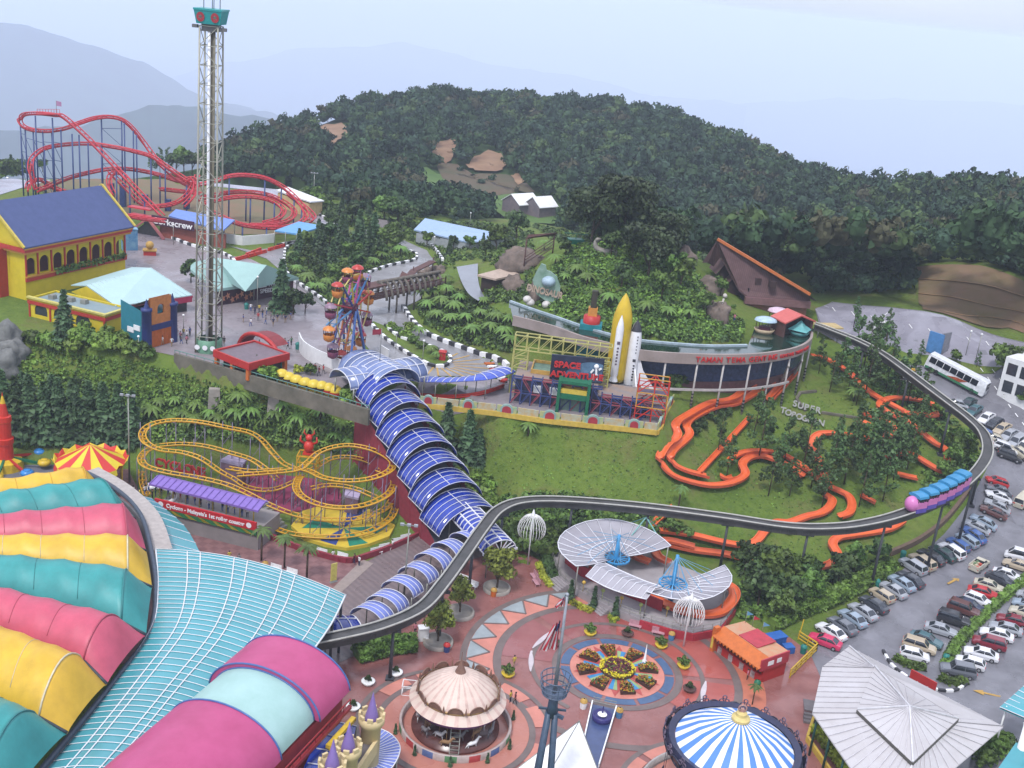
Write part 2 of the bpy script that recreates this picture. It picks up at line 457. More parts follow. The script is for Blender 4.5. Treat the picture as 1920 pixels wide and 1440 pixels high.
def hvec(X,Y):
 fx=np.clip((X-GX0)/GS,0,len(_gx)-1.001);fy=np.clip((Y-GY0)/GS,0,len(_gy)-1.001);i=fx.astype(int);j=fy.astype(int);u=fx-i;v=fy-j
 return(HG[j,i]*(1-u)+HG[j,i+1]*u)*(1-v)+(HG[j+1,i]*(1-u)+HG[j+1,i+1]*u)*v
HILLG=M('hill_soil',(0.03,0.055,0.015),rough=0.95,var=0.5,scale=0.06,spec=0.1)
grid_obj('forest_hill',_HX,_HY,np.where(inner,np.minimum(_HZ,hvec(_HX,_HY)-0.6),_HZ),HILLG)
def hz_(x,y):return float(hillf(np.array(x),np.array(y)))
def far_range(name,prof,D,depth,base,mat,jag):
 """a mountain range with a front and a back slope, ridge read from the photo skyline"""
 pts=[]
 xs=[p[0]for p in prof];n=90
 X=np.linspace(xs[0],xs[-1],n)
 rows=[]
 for k,t in enumerate(np.linspace(-1,1,15)):
  row=[]
  for i,x in enumerate(X):
   y=np.interp(x,xs,[p[1]for p in prof]);q=PD(x,y,D);dr=Vector((q.x,q.y,0)).normalized()
   z=base+(q.z-base)*(1-abs(t))**0.85
   nz=mnoise.fractal(Vector((q.x/depth*3+dr.x*t,t*2+k,D)),0.9,2,5)
   c=Vector((q.x,q.y,0))+dr*(t*depth+nz*depth*0.12)
   row.append((c.x,c.y,z+nz*jag*(0.3+0.7*abs(t))*(1 if abs(t)<.99 else 0)))
  rows.append(row)
 a=np.array(rows)
 return grid_obj(name,a[...,0],a[...,1],a[...,2],mat)
FARM=M('far_forest',(0.022,0.04,0.032),rough=0.95,var=0.5,scale=0.004,spec=0.0)
FARC=1
far_range('near_hills',[(-260,250),(-60,246),(0,244),(90,232),(200,218),(300,211),(400,209),(470,214),(520,226),(640,262),(760,300)],3700,1300,-1000,FARM,90)
far_range('blue_mountain',[(-500,130),(-200,60),(-60,34),(0,36),(50,44),(110,72),(150,84),(200,94),(260,116),(320,140),(420,190),(520,215),(700,270)],7400,2500,-1500,FARM,160)
far_range('distant_mountain',[(300,150),(420,120),(560,95),(640,82),(740,78),(820,96),(920,120),(1050,140),(1200,170),(1400,200)],15500,3000,-2000,FARM,160)
far_range('pale_mountain',[(1100,220),(1300,200),(1420,192),(1560,186),(1680,184),(1760,192),(1850,190),(2000,202),(2200,230)],17500,3000,-2400,FARM,160)
mb=MB();mb.lathe([(250,-420),(1000,-700),(3000,-900),(9000,-1300),(30000,-2400)],96,(0,0,0),0,True,a0=R(35),a1=R(145))
struct(mb.build('lowland',FARM))
# foliage
L_BROAD=leafmat('leaf_broad',(0.085,0.145,0.028),0.7,0.35)
L_DARK=leafmat('leaf_dark',(0.052,0.092,0.026),0.7,0.35)
L_CONIF=leafmat('leaf_conifer',(0.05,0.095,0.038),0.6,0.5)
L_PINE=leafmat('leaf_pine',(0.066,0.122,0.038),0.5,0.5)
L_FERN=leafmat('leaf_fern',(0.10,0.175,0.034),0.5,0.4)
L_BRIGHT=leafmat('leaf_bright',(0.135,0.22,0.035),0.6,0.5)
L_YEL=leafmat('leaf_yellow',(0.30,0.33,0.035),0.6,0.8)
L_BUSH=leafmat('leaf_bush',(0.085,0.145,0.028),0.7,0.6)
L_HEDGE=leafmat('leaf_hedge',(0.10,0.165,0.03),0.6,0.7)
BARK=M('bark',(0.09,0.065,0.045),rough=0.95,var=0.5,scale=3,spec=0.1)
def quads_obj(name,V,mats,parent=None,mi=None,smooth=False):
 """V: (n,4,3) array of quads"""
 n=len(V);me=bpy.data.meshes.new(name);me.vertices.add(n*4);me.vertices.foreach_set('co',np.ascontiguousarray(V,dtype=np.float32).ravel())
 me.loops.add(n*4);me.loops.foreach_set('vertex_index',np.arange(n*4));me.polygons.add(n)
 me.polygons.foreach_set('loop_start',np.arange(n)*4);me.polygons.foreach_set('loop_total',np.full(n,4))
 if mi is not None:me.polygons.foreach_set('material_index',np.asarray(mi,dtype=np.int32))
 for m in(mats if isinstance(mats,(list,tuple))else[mats]):me.materials.append(m)
 me.update();o=bpy.data.objects.new(name,me);COL.objects.link(o)
 if parent is not None:o.parent=parent
 return o
def leaf_quads(c,nrm,size,aspect=1.5,rg=nrng):
 """leaf clumps: bent diamond quads at c facing nrm"""
 n=len(c);nrm=nrm/(np.linalg.norm(nrm,axis=1,keepdims=True)+1e-9)
 t=rg.normal(size=(n,3));t-=nrm*(t*nrm).sum(1,keepdims=True);t/=(np.linalg.norm(t,axis=1,keepdims=True)+1e-9)
 b=np.cross(nrm,t);s=size*rg.uniform(0.6,1.35,(n,1))
 a=t*s*aspect/2;d=b*s/2;droop=nrm*s*0.18
 return np.stack([c-a-droop,c-d*1.0+a*0.15,c+a-droop,c+d*1.0+a*0.15],1)
def blob_leaves(lobes,n,size,jitter=0.6,rg=nrng,lowcut=-0.5):
 """lobes: list of (x,y,z,rx,rz); leaves over the lobes' outer shells"""
 lobes=np.array(lobes,float);wgt=lobes[:,3]*(lobes[:,3]+lobes[:,4]);wgt/=wgt.sum()
 k=rg.choice(len(lobes),n,p=wgt);d=rg.normal(size=(n,3));d/=np.linalg.norm(d,axis=1,keepdims=True)
 d[:,2]=np.where(d[:,2]<lowcut,-d[:,2],d[:,2])
 r=rg.uniform(0.72,1.08,(n,1));L_=lobes[k]
 c=L_[:,:3]+d*r*np.stack([L_[:,3],L_[:,3],L_[:,4]],1)
 nr=d+rg.normal(size=(n,3))*jitter
 return leaf_quads(c,nr,size,rg=rg)
def core_quads(lobes,k=0.78):
 out=[]
 for(x,y,z,rx,rz)in lobes:
  pr=[(math.sin(PI*i/5)*rx*k,-math.cos(PI*i/5)*rz*k)for i in range(6)]
  for i in range(5):
   for j in range(7):
    a0,a1=2*PI*j/7,2*PI*(j+1)/7
    out.append([(x+pr[i][0]*math.cos(a0),y+pr[i][0]*math.sin(a0),z+pr[i][1]),(x+pr[i][0]*math.cos(a1),y+pr[i][0]*math.sin(a1),z+pr[i][1]),(x+pr[i+1][0]*math.cos(a1),y+pr[i+1][0]*math.sin(a1),z+pr[i+1][1]),(x+pr[i+1][0]*math.cos(a0),y+pr[i+1][0]*math.sin(a0),z+pr[i+1][1])])
 return np.array(out)
def crown_lobes(hh,r,n,z0,seed):
 q=random.Random(seed);L_=[(0,0,(z0+hh)/2,r*0.62,(hh-z0)*0.42)]
 for i in range(n):
  a=2*PI*i/n+q.uniform(-.4,.4);d=r*q.uniform(0.35,0.68);z=z0+(hh-z0)*q.uniform(0.25,0.82)
  rr=r*q.uniform(0.3,0.5);L_.append((math.cos(a)*d,math.sin(a)*d,z,rr,rr*q.uniform(0.65,0.95)))
 return L_
PROTO={}
def _tree(name,crownV,trunkMB,leaf,crown_name='crown'):
 """hidden master meshes; every planted tree is an Empty with its own trunk and crown objects"""
 o1=quads_obj(crown_name,crownV,leaf);o2=trunkMB.build('trunk',BARK)if trunkMB else None
 d=(o1 .data,o2 .data if o2 else None)
 bpy.data.objects.remove(o1)
 if o2:bpy.data.objects.remove(o2)
 PROTO[name]=d+(crown_name,)
def broad(name,hh,r,leaf,seed,n=7,z0=0.3,leaves=420,size=0.75):
 rg=np.random.default_rng(seed);lb=crown_lobes(hh,r,n,hh*z0,seed)
 V=np.concatenate([blob_leaves(lb,leaves,size,rg=rg),core_quads(lb,0.62)])
 t=MB();t.tube([(0,0,-0.4),(0.05,0,hh*z0*0.7),(0.1,0.05,hh*0.6)],[hh*0.03,hh*0.022,hh*0.01],6)
 for l in lb[1:5]:t.tube([(0.03,0,hh*z0*0.8),(l[0]*0.5,l[1]*0.5,(hh*z0+l[2])/2),(l[0],l[1],l[2])],[hh*0.013,hh*0.009,hh*0.004],5)
 _tree(name,V,t,leaf)
def conifer(name,hh,r,leaf,seed,leaves=520,size=0.6,z0=0.06):
 rg=np.random.default_rng(seed);tiers=11;cs=[];ns=[]
 for _ in range(leaves):
  t=rg.uniform()**1.35;tz=(math.floor(t*tiers)+rg.uniform()*0.75)/tiers
  z=hh*(z0+(1-z0)*tz);fr=1-(tz*tiers-math.floor(tz*tiers))*0.45
  rad=r*(1-tz)**0.9*fr*rg.uniform(0.55,1.05)+0.05;a=rg.uniform(0,2*PI)+0.3*math.sin(seed+tz*20)
  cs.append((math.cos(a)*rad,math.sin(a)*rad,z-rad*0.18));ns.append((math.cos(a)*0.6,math.sin(a)*0.6,0.8))
 V=leaf_quads(np.array(cs),np.array(ns)+rg.normal(size=(leaves,3))*0.35,size,1.9,rg)
 core=MB();core.lathe([(r*0.55,hh*(z0+0.05)),(r*0.33,hh*0.45),(0.02,hh*0.95)],7)
 cv=np.array([[core.v[i]for i in f]for f in core.f])
 t=MB();t.tube([(0,0,-0.4),(0,0,hh*0.9)],[hh*0.022,0.02],6)
 _tree(name,np.concatenate([V,cv]),t,leaf)
def pine(name,hh,r,leaf,seed,clumps=17,leaves=620,size=0.34):
 """slender pine: bare lower trunk, loose tufts above"""
 rg=np.random.default_rng(seed);q=random.Random(seed);lb=[]
 t=MB();lean=q.uniform(-.04,.04)*hh;t.tube([(0,0,-0.4),(lean*0.4,0,hh*0.5),(lean,0,hh*0.98)],[hh*0.009+0.03,hh*0.007+.02,0.02],6)
 for i in range(clumps):
  f=i/(clumps-1);z=hh*(0.3+0.68*f);a=q.uniform(0,6.28);d=r*(1-f*0.75)*q.uniform(0.45,1.0)
  x,y=lean*z/hh+math.cos(a)*d,math.sin(a)*d;lb.append((x,y,z,r*q.uniform(.3,.46)*(1.1-.6*f),r*q.uniform(.2,.32)))
  t.tube([(lean*z/hh,0,z-d*.35),(x,y,z)],[0.04,0.015],4)
 _tree(name,blob_leaves(lb,leaves,size,0.9,rg,-1.1),t,leaf)
def fern(name,hh,r,leaf,seed,fronds=13):
 q=random.Random(seed);V=[]
 for i in range(fronds):
  a=2*PI*i/fronds+q.uniform(-.15,.15);L_=r*q.uniform(.8,1.1);up=q.uniform(.25,.5);pts=[]
  for k in range(6):
   s=k/5;pts.append((math.cos(a)*L_*s,math.sin(a)*L_*s,hh+L_*(up*s-0.85*s*s*q.uniform(.9,1.05))))
  for k in range(5):
   w0=0.36*L_*.45*math.sin(PI*min(1,(k+.35)/5.3));w1=0.36*L_*.45*math.sin(PI*min(1,(k+1.2)/5.3))
   for sd in(-1,1):
    p0,p1=pts[k],pts[k+1];nx,ny=-math.sin(a)*sd,math.cos(a)*sd
    V.append([p0,p1,(p1[0]+nx*w1*.75,p1[1]+ny*w1*.75,p1[2]-w1*.3),(p0[0]+nx*w0,p0[1]+ny*w0,p0[2]-w0*.3)])
 t=MB();t.tube([(0,0,-.5),(0,0,hh)],[.16,.12],6)
 _tree(name,np.array(V),t,leaf,'fronds')
def bush(name,hh,r,leaf,seed,leaves=200,size=.45,n=5):
 rg=np.random.default_rng(seed);lb=crown_lobes(hh,r,n,0.0,seed)
 _tree(name,np.concatenate([blob_leaves(lb,leaves,size,rg=rg),core_quads(lb,.7)]),None,leaf,'foliage')
for s in range(4):broad('broad%d'%s,8.5,3.9,[L_BROAD,L_DARK][s%2],11+s,8,.28,520,.8)
for s in range(3):conifer('conifer%d'%s,9,2.5,L_CONIF,31+s,620)
for s in range(4):pine('pine%d'%s,9.5,2.0,L_PINE,51+s)
for s in range(3):fern('fern%d'%s,2.4,2.3,L_FERN,71+s)
fern('palm0',5.0,1.8,leafmat('leaf_palm',(0.08,0.13,0.03),.5,.5),81,15)
for s in range(3):bush('bush%d'%s,1.9,1.5,L_BUSH,91+s)
for s in range(2):bush('brightbush%d'%s,2.2,1.9,L_BRIGHT,96+s,240,.5)
bush('yellowbush0',1.4,1.3,L_YEL,99,240,.35)
conifer('cypress0',3.4,.62,L_CONIF,38,220,.3)
broad('potyellow0',6.2,2.7,leafmat('leaf_olive',(0.15,0.18,0.028),.6,.6),44,9,.26,900,.42)
bush('topiary0',1.7,.85,L_DARK,45,160,.3,4)
broad('shade0',13,7.4,leafmat('leaf_shade',(.036,.052,.02),.6,.4),46,12,.2,3800,.62)
def plant(kind,name,label,cat,p,s=1.0,rz=None,group=None,sz=None):
 d=PROTO[kind]
 t=thing(name,label,cat,p,group,rng.uniform(0,6.28)if rz is None else rz)
 t.scale=(s,s,sz or s)
 for me,nm in((d[1],'trunk'),(d[0],d[2])):
  if me is None:continue
  o=bpy.data.objects.new(nm,me);COL.objects.link(o);o.parent=t
 return t
def plants(kinds,name,label,cat,pix,s=(0.8,1.2),group=None):
 for q in pix:
  k=rng.choice(kinds);sc=rng.uniform(*s)if len(q)<3 else q[2]
  plant(k,name,label,cat,G(q[0],q[1]),sc,group=group)
# the wood on the hill (nobody could count it)
def HR(px,py,dz=0.0,s0=300):
 d=ray(px,py);s=s0
 while s<1200:
  p=CAM+d*s
  if p[2]<hz_(p[0],p[1])+dz:break
  s+=3
 return Vector((p[0],p[1],hz_(p[0],p[1])+dz))
SCARS=[[(588,240),(600,234),(640,232),(662,240),(655,252),(640,262),(622,272),(606,262)],[(712,246),(720,240),(732,244),(730,256),(716,258)],[(806,286),(822,268),(846,260),(862,264),(858,284),(848,296),(836,310),(824,304),(812,300)],[(872,312),(890,296),(916,284),(940,290),(950,306),(940,322),(912,322),(892,322)],[(958,330),(970,326),(984,338),(972,346)]]
BROWN=[[(816,310),(850,306),(880,330),(950,326),(985,340),(1000,362),(960,362),(900,372),(860,352),(830,335)]]
CLEAR=[[(778,318),(800,316),(830,332),(860,352),(862,366),(820,362),(790,345)],[(905,372),(960,362),(1040,376),(1062,398),(1052,420),(1000,420),(940,408)]]
def patch(px,name,mat,dz=0.5):
 c=np.mean(px,0);rings=6;B=[]
 for i in range(len(px)):
  a,b=np.array(px[i],float),np.array(px[(i+1)%len(px)],float)
  for t in(0,.33,.66):B.append(a+(b-a)*t+nrng.normal(size=2)*1.5)
 vs=[]
 for k in range(1,rings+1):
  for b in B:q=c+(b-c)*k/rings;vs.append(HR(q[0],q[1],dz))
 n=len(B);vs.append(HR(c[0],c[1],dz));fs=[(len(vs)-1,j,(j+1)%n)for j in range(n)]
 for k in range(rings-1):
  for j in range(n):fs.append((k*n+j,(k+1)*n+j,(k+1)*n+(j+1)%n,k*n+(j+1)%n))
 m=MB();m.mesh(vs,fs,0,True)
 o=m.build(name,mat)
 bm=bmesh.new();bm.from_mesh(o.data);bmesh.ops.recalc_face_normals(bm,faces=bm.faces[:]);bm.to_mesh(o.data);bm.free()
 return struct(o)
EARTH=M('bare_earth',(0.17,0.095,0.055),rough=.95,col2=(0.27,0.17,0.10),scale=.09,bump=.6)
EARTHD=M('dark_earth',(0.10,0.062,0.038),rough=.95,col2=(0.062,0.062,0.03),scale=.06)
CLEARG=M('clearing_grass',(0.08,0.14,0.03),rough=.95,col2=(0.05,0.10,0.02),scale=.08)
for p_ in SCARS:patch(p_,'landslide_earth',EARTH,1.2)
for p_ in BROWN:patch(p_,'scrub_soil',EARTHD,.8)
for p_ in CLEAR:patch(p_,'clearing',CLEARG,.7)
WOODM=[M('wood_green_%s'%k,c,rough=.8,var=.5,scale=.25,spec=.12)for k,c in(('deep',(.024,.046,.026)),('mid',(.038,.070,.031)),('blue',(.038,.068,.042)),('pale',(.066,.104,.038)),('brown',(.068,.068,.038)))]
BACKX=[-300,0,330,420,560,640,760,900,1060,1250,1340,1530,1700,1720,1880,1960,2050]
BACKY=[300,300,288,335,352,385,414,414,436,470,485,552,552,498,506,538,560]
CUT=[(1712,497),(1760,494),(1840,496),(1885,508),(1965,542),(2060,590),(2060,720),(1700,720),(1690,560)]
RAZ=[math.atan2(*PD(x,y,D)[:2])for x,y,D in RIDGE];RDD=[D for x,y,D in RIDGE]
def wood():
 rg=np.random.default_rng(5);n=13000
 a=rg.uniform(R(-33),R(35),n);r=np.sqrt(rg.uniform(235**2,760**2,n));x=np.sin(a)*r;y=np.cos(a)*r
 z=hillf(x,y);V=[];MI=[]
 tpl=[]
 for k in range(8):
  lb=crown_lobes(9.0,5.2,6,2.0,300+k);q=np.concatenate([core_quads(lb[:1],.8),blob_leaves(lb,96,1.12,.5,rg,-.3)]);tpl.append(q)
 ex=[G(u,np.interp(u,BACKX,BACKY)-v)for u,v in zip(rg.uniform(1525,1712,150),rg.uniform(0,70,150))]+[G(u,np.interp(u,BACKX,BACKY)-v)for u,v in zip(rg.uniform(420,1525,160),rg.uniform(0,22,160))]+[G(u,np.interp(u,BACKX,BACKY)-v)for u,v in zip(rg.uniform(1720,1960,110),rg.uniform(0,34,110))]
 x=np.append(x,[p.x for p in ex]);y=np.append(y,[p.y for p in ex]);z=np.append(z,[p.z for p in ex]);a=np.append(a,[0.0]*len(ex));r=np.append(r,[0.0]*len(ex))
 for i in range(n+len(ex)):
  if GX0-3<x[i]<GX1+3 and y[i]<GY1:z[i]=max(z[i],h(x[i],y[i]))
  px,py=proj((x[i],y[i],z[i]))
  if py>np.interp(px,BACKX,BACKY)and i<n:continue
  if any(inpoly(px,py-e,s)for s in SCARS for e in(0,7,14))or any(inpoly(px,py-e,s)for s in CLEAR for e in(0,8,16,25)):continue
  if r[i]>np.interp(a[i],RAZ,RDD)+45:continue
  br=any(inpoly(px,py-e,s)for s in BROWN for e in(0,9))
  if br and rg.uniform()<.85:continue
  if inpoly(px,py,CUT):continue
  sc=rg.uniform(.5,1.12)*(0.55 if br else.62 if i>=n else 1.0);szz=sc*rg.uniform(.8,1.3)
  t=tpl[rg.integers(8)];th=rg.uniform(0,6.28);c,s=math.cos(th),math.sin(th)
  q=np.empty_like(t);q[...,0]=(t[...,0]*c-t[...,1]*s)*sc+x[i];q[...,1]=(t[...,0]*s+t[...,1]*c)*sc+y[i];q[...,2]=t[...,2]*szz+z[i]-1.0
  V.append(q);MI.append(np.full(len(t),rg.choice(5,p=[.34,.28,.2,.12,.06])))
 return struct(quads_obj('forest',np.concatenate(V),WOODM,mi=np.concatenate(MI)),'stuff')
wood()
def undergrowth(name,polys,n,leafs,size=.55,hmax=1.4,seed=1,clump=7,hole=()):
 """leafy ground cover scattered over the ground inside photo regions"""
 rg=np.random.default_rng(seed);V=[];MI=[];cnt=0
 box=[min(p[0]for po in polys for p in po),max(p[0]for po in polys for p in po),min(p[1]for po in polys for p in po),max(p[1]for po in polys for p in po)]
 while cnt<n:
  x,y=rg.uniform(box[0],box[1]),rg.uniform(box[2],box[3])
  if not any(inpoly(x,y,po)for po in polys)or any(inpoly(x,y,po)for po in hole):continue
  g=G(x,y);cnt+=1;r=rg.uniform(.35,1.0)*hmax;k=int(clump*(1+r))
  d=rg.normal(size=(k,3));d[:,2]=abs(d[:,2]);d/=np.linalg.norm(d,axis=1,keepdims=True)
  c=np.array(g)+d*np.array([r*.9,r*.9,r]);V.append(leaf_quads(c,d+rg.normal(size=(k,3))*.5,size,1.5,rg));MI.append(np.full(k,rg.integers(len(leafs))))
 return struct(quads_obj(name,np.concatenate(V),leafs,mi=np.concatenate(MI)),'stuff')
# paving, roads, kerbs, markings
def C(r,g,b,k=0.6):
 """paint colour read off the photo's lit surfaces"""
 return tuple(x*k for x in srgb(r,g,b))
def fr(x,y):return Vector((x,y,0))
TILE_RED=M('plaza_tile',C(150,94,88),rough=.4,col2=C(176,120,114),scale=.35,bump=.06,wet=.26)
TILE_PINK=M('pink_tile',C(232,150,132),rough=.45,var=.12,scale=.5)
TILE_ORANGE=M('orange_tile',C(214,128,100),rough=.45,var=.12,scale=.5)
TILE_GREY=M('grey_tile',C(176,186,190),rough=.45,var=.12,scale=.6)
BAND=M('grey_band',C(132,116,112),rough=.45,var=.15,scale=.6)
TILE_BLUE=M('blue_tile',C(84,112,150),rough=.4,var=.15,scale=.6)
TILE_RED2=M('bright_red_tile',C(200,104,92),rough=.42,col2=C(178,92,84),scale=.3,wet=.3)
WHITEP=M('white_paint',(.72,.72,.72),rough=.5,var=.08,scale=1)
BLACKP=M('black_paint',(.03,.03,.035),rough=.5,var=.2)
YELP=M('yellow_paint',C(214,170,84),rough=.6,var=.2,scale=2)
ASPH=M('asphalt',(.155,.152,.17),rough=.42,var=.22,scale=.18,bump=.05,spec=.45,wet=.24)
ASPHW=M('wet_asphalt',(.24,.23,.27),rough=.32,var=.22,scale=.06,bump=.04,spec=.6,wet=.2)
KART=M('track_asphalt',(.19,.185,.19),rough=.5,var=.15,scale=.2,bump=.05,wet=.25)
PAVER=M('grey_pavers',C(158,148,152),rough=.5,var=.12,scale=.8,bump=.08,wet=.25)
PROM=M('promenade_boards',C(132,116,116),rough=.45,col2=C(150,132,130),scale=.5,bump=.1,wet=.25)
CHECK=M('check_tiles',C(138,98,98),rough=.5,col2=C(158,116,114),scale=1.2,bump=.05)
CONC=M('concrete',C(176,168,158),rough=.8,var=.2,scale=.5,bump=.15)
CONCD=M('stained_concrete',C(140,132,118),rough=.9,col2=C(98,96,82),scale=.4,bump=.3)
def checker(m,c1,c2,s,rot=0.3):
 """swap a material's base colour for square tiles"""
 nt=m.node_tree;N=nt.nodes;L=nt.links
 tc=N.new('ShaderNodeTexCoord');mp=N.new('ShaderNodeMapping');mp.inputs['Rotation'].default_value=(0,0,rot)
 ch=N.new('ShaderNodeTexChecker');ch.inputs['Scale'].default_value=s;ch.inputs['Color1'].default_value=(*c1,1);ch.inputs['Color2'].default_value=(*c2,1)
 L.new(tc.outputs['Object'],mp.inputs[0]);L.new(mp.outputs[0],ch.inputs['Vector'])
 mx=N.new('ShaderNodeMix');mx.data_type='RGBA';mx.inputs[0].default_value=.4
 b=N['Principled BSDF'];old=b.inputs['Base Color'].links[0].from_socket
 L.new(old,mx.inputs[6]);L.new(ch.outputs['Color'],mx.inputs[7]);L.new(mx.outputs[2],b.inputs['Base Color'])
checker(CHECK,C(130,92,92),C(166,124,122),.9,.5)
def stripes(m,c2,s,rot,fac=.5):
 nt=m.node_tree;N=nt.nodes;L=nt.links
 tc=N.new('ShaderNodeTexCoord');mp=N.new('ShaderNodeMapping');mp.inputs['Rotation'].default_value=(0,0,rot)
 wv=N.new('ShaderNodeTexWave');wv.inputs['Scale'].default_value=s;wv.inputs['Distortion'].default_value=.4
 L.new(tc.outputs['Object'],mp.inputs[0]);L.new(mp.outputs[0],wv.inputs['Vector'])
 mx=N.new('ShaderNodeMix');mx.data_type='RGBA';mx.inputs[7].default_value=(*c2,1)
 ml=N.new('ShaderNodeMath');ml.operation='MULTIPLY';ml.inputs[1].default_value=fac;L.new(wv.outputs['Fac'],ml.inputs[0]);L.new(ml.outputs[0],mx.inputs[0])
 b=N['Principled BSDF'];old=b.inputs['Base Color'].links[0].from_socket
 L.new(old,mx.inputs[6]);L.new(mx.outputs[2],b.inputs['Base Color'])
stripes(PROM,C(112,100,102),.35,-.75)
def pave(name,pix,off,mat,step=3.0,z=None):
 poly=[tuple(P(x,y,z)[:2])for x,y in pix]if z is not None else gp(*pix)
 return struct(drape(poly,off,name,mat,step))
def ring_sheet(name,c,r0,r1,off,mat,a0=0,a1=360,n=48):
 m=MB()
 for i in range(n):
  t0=R(a0+(a1-a0)*i/n);t1=R(a0+(a1-a0)*(i+1)/n)
  m.face([(c[0]+math.cos(t)*r,c[1]+math.sin(t)*r,off)for r,t in((r0,t0),(r1,t0),(r1,t1),(r0,t1))])
 return struct(m.build(name,mat))
pave('plaza',[(540,1480),(560,1300),(640,1190),(760,1160),(830,1085),(880,1040),(930,1010),(1010,1050),(1040,1110),(1120,1170),(1320,1200),(1400,1180),(1480,1195),(1530,1232),(1560,1300),(1600,1480)],.05,TILE_RED)
pave('promenade',[(560,1190),(620,1110),(672,1062),(760,1015),(800,985),(850,960),(900,975),(945,1000),(930,1035),(880,1052),(830,1095),(760,1165),(700,1215),(600,1260)],.09,PROM)
pave('tiled_court',[(240,880),(300,1000),(372,998),(500,1008),(560,1032),(660,1056),(692,1052),(672,1064),(620,1112),(560,1192),(200,1250),(-200,1250),(-200,900)],.08,CHECK)
pave('pale_band',[(680,1050),(700,1058),(640,1112),(612,1140),(596,1136),(630,1098)],.13,M('pale_paving',C(172,156,148),rough=.5,var=.1))
FC=P(1157,1258,0)
ring_sheet('plaza_paving',FC,7.2,8.1,.10,BAND)
ring_sheet('plaza_paving',FC,14.4,15.4,.104,BAND)
ring_sheet('plaza_paving',FC,10.3,10.9,.10,BAND,-60,235)
for i in range(8):
 a=22.5+45*i
 if 200<a<330:continue
 ring_sheet('plaza_paving',FC,10.92,14.38,.09,TILE_RED2 if a<80 or a>320 else M('rose_tile',C(176,110,108),rough=.42,col2=C(160,96,96),scale=.3,wet=.3),a-20,a+20,8)
 ring_sheet('plaza_paving',FC,8.12,10.28,.09,TILE_RED2 if a<100 or a>320 else MATS['rose_tile'],a-20,a+20,8)
for k in range(10):
 ring_sheet('plaza_paving',FC,5.9,7.0,.10,TILE_BLUE,36*k+2,36*k+34,8)
ring_sheet('plaza_paving',FC,0.1,5.85,.09,TILE_PINK)
ring_sheet('plaza_paving',FC,15.42,18.68,.096,TILE_PINK,80,200,40)
ring_sheet('plaza_paving',FC,18.7,19.5,.10,BAND,80,200,40)
ring_sheet('plaza_paving',FC,15.42,18.2,.092,TILE_ORANGE,-40,28,20)
m=MB()
for k in range(8):
 a0=104+13.2*k;q=lambda r,a:(FC.x+math.cos(R(a))*r,FC.y+math.sin(R(a))*r,.14)
 m.face([q(18.65,a0),q(18.65,a0+6.4),q(18.65,a0+12.6),q(15.9,a0+6.3)])
struct(m.build('grey_triangles',TILE_GREY))
m=MB()
for k in range(8):
 a0=104+13.2*k
 for s0,s1 in((0,6.3),(12.6,6.3)):
  A,B=q(18.65,a0+s0),q(15.9,a0+s1);m.bar((A[0],A[1],.12),(B[0],B[1],.12),.22,.08)
struct(m.build('triangle_edging',BAND))
m=MB()
for a0,a1 in((140,165),(168,192),(-26,-2)):
 for i in range(8):
  t0,t1=R(a0+(a1-a0)*i/8),R(a0+(a1-a0)*(i+1)/8);w0=.55*math.sin(PI*min(.98,max(.1,i/8)));w1=.55*math.sin(PI*min(.98,max(.1,(i+1)/8)))
  m.face([(FC.x+math.cos(t)*r,FC.y+math.sin(t)*r,.16)for r,t in((10.9-w0,t0),(10.9+.1,t0),(10.9+.1,t1),(10.9-w1,t1))])
struct(m.build('white_inlay',M('white_tile',C(226,214,218),rough=.5,var=.08)))
m=MB()
for k in range(10):
 a=36*k+12
 m.face([q(0.3,a),q(3.2,a-17),q(5.6,a),q(3.2,a+17)])
o=struct(m.build('star_tiles',M('star_red',C(206,92,84),rough=.45,var=.1)));o.location.z=-.02
m=MB()
for k in range(8):
 a=45*k+34
 m.face([q(1.4,a-7),q(4.3,a-7),q(4.3,a+1),q(1.4,a+1)],0);m.face([q(1.4,a+1),q(4.3,a+1),q(4.3,a+8),q(1.4,a+6)],1)
o=struct(m.build('ray_tiles',[M('ray_blue',C(70,156,214),rough=.45,var=.1),M('ray_green',C(168,196,140),rough=.45,var=.1)]));o.location.z=.02
CC=Vector((-2.3,104.5,0))
ring_sheet('plaza_paving',CC,0.1,8.28,.126,M('salmon_tile',C(216,146,128),rough=.42,col2=C(200,128,112),scale=.3,wet=.25))
ring_sheet('plaza_paving',CC,8.3,9.0,.122,BAND)
for a in(20,50,110,140,340):ring_sheet('plaza_paving',CC,9.02,10.58,.114,TILE_PINK,a-11,a+11,8)
ring_sheet('plaza_paving',CC,10.6,11.2,.118,BAND,-30,220)
SC=Vector((25.8,96.0,0))
ring_sheet('plaza_paving',SC,0.1,8.0,.12,MATS['salmon_tile'])
ring_sheet('plaza_paving',SC,8.0,8.8,.13,BAND)
for a in(100,125,150,175):ring_sheet('plaza_paving',SC,8.9,10.2,.12,TILE_PINK,a-10,a+10,8)
ring_sheet('plaza_paving',SC,10.2,10.8,.112,BAND,60,230)
pave('terrace',[(240,432),(300,436),(420,478),(470,486),(540,520),(600,570),(640,600),(700,680),(770,712),(945,712),(990,705),(1180,705),(1262,750),(1238,802),(1090,788),(930,768),(800,757),(690,776),(620,753),(500,718),(330,668),(240,650),(232,560),(225,500)],.06,PAVER)
pave('kart_track',[(430,462),(470,470),(545,462),(585,450),(630,436),(700,432),(760,452),(800,470),(815,490),(800,515),(790,560),(757,577),(775,607),(797,627),(830,642),(880,660),(930,675),(952,690),(948,708),(770,708),(706,672),(640,596),(600,570),(540,520),(500,486)],.12,KART)
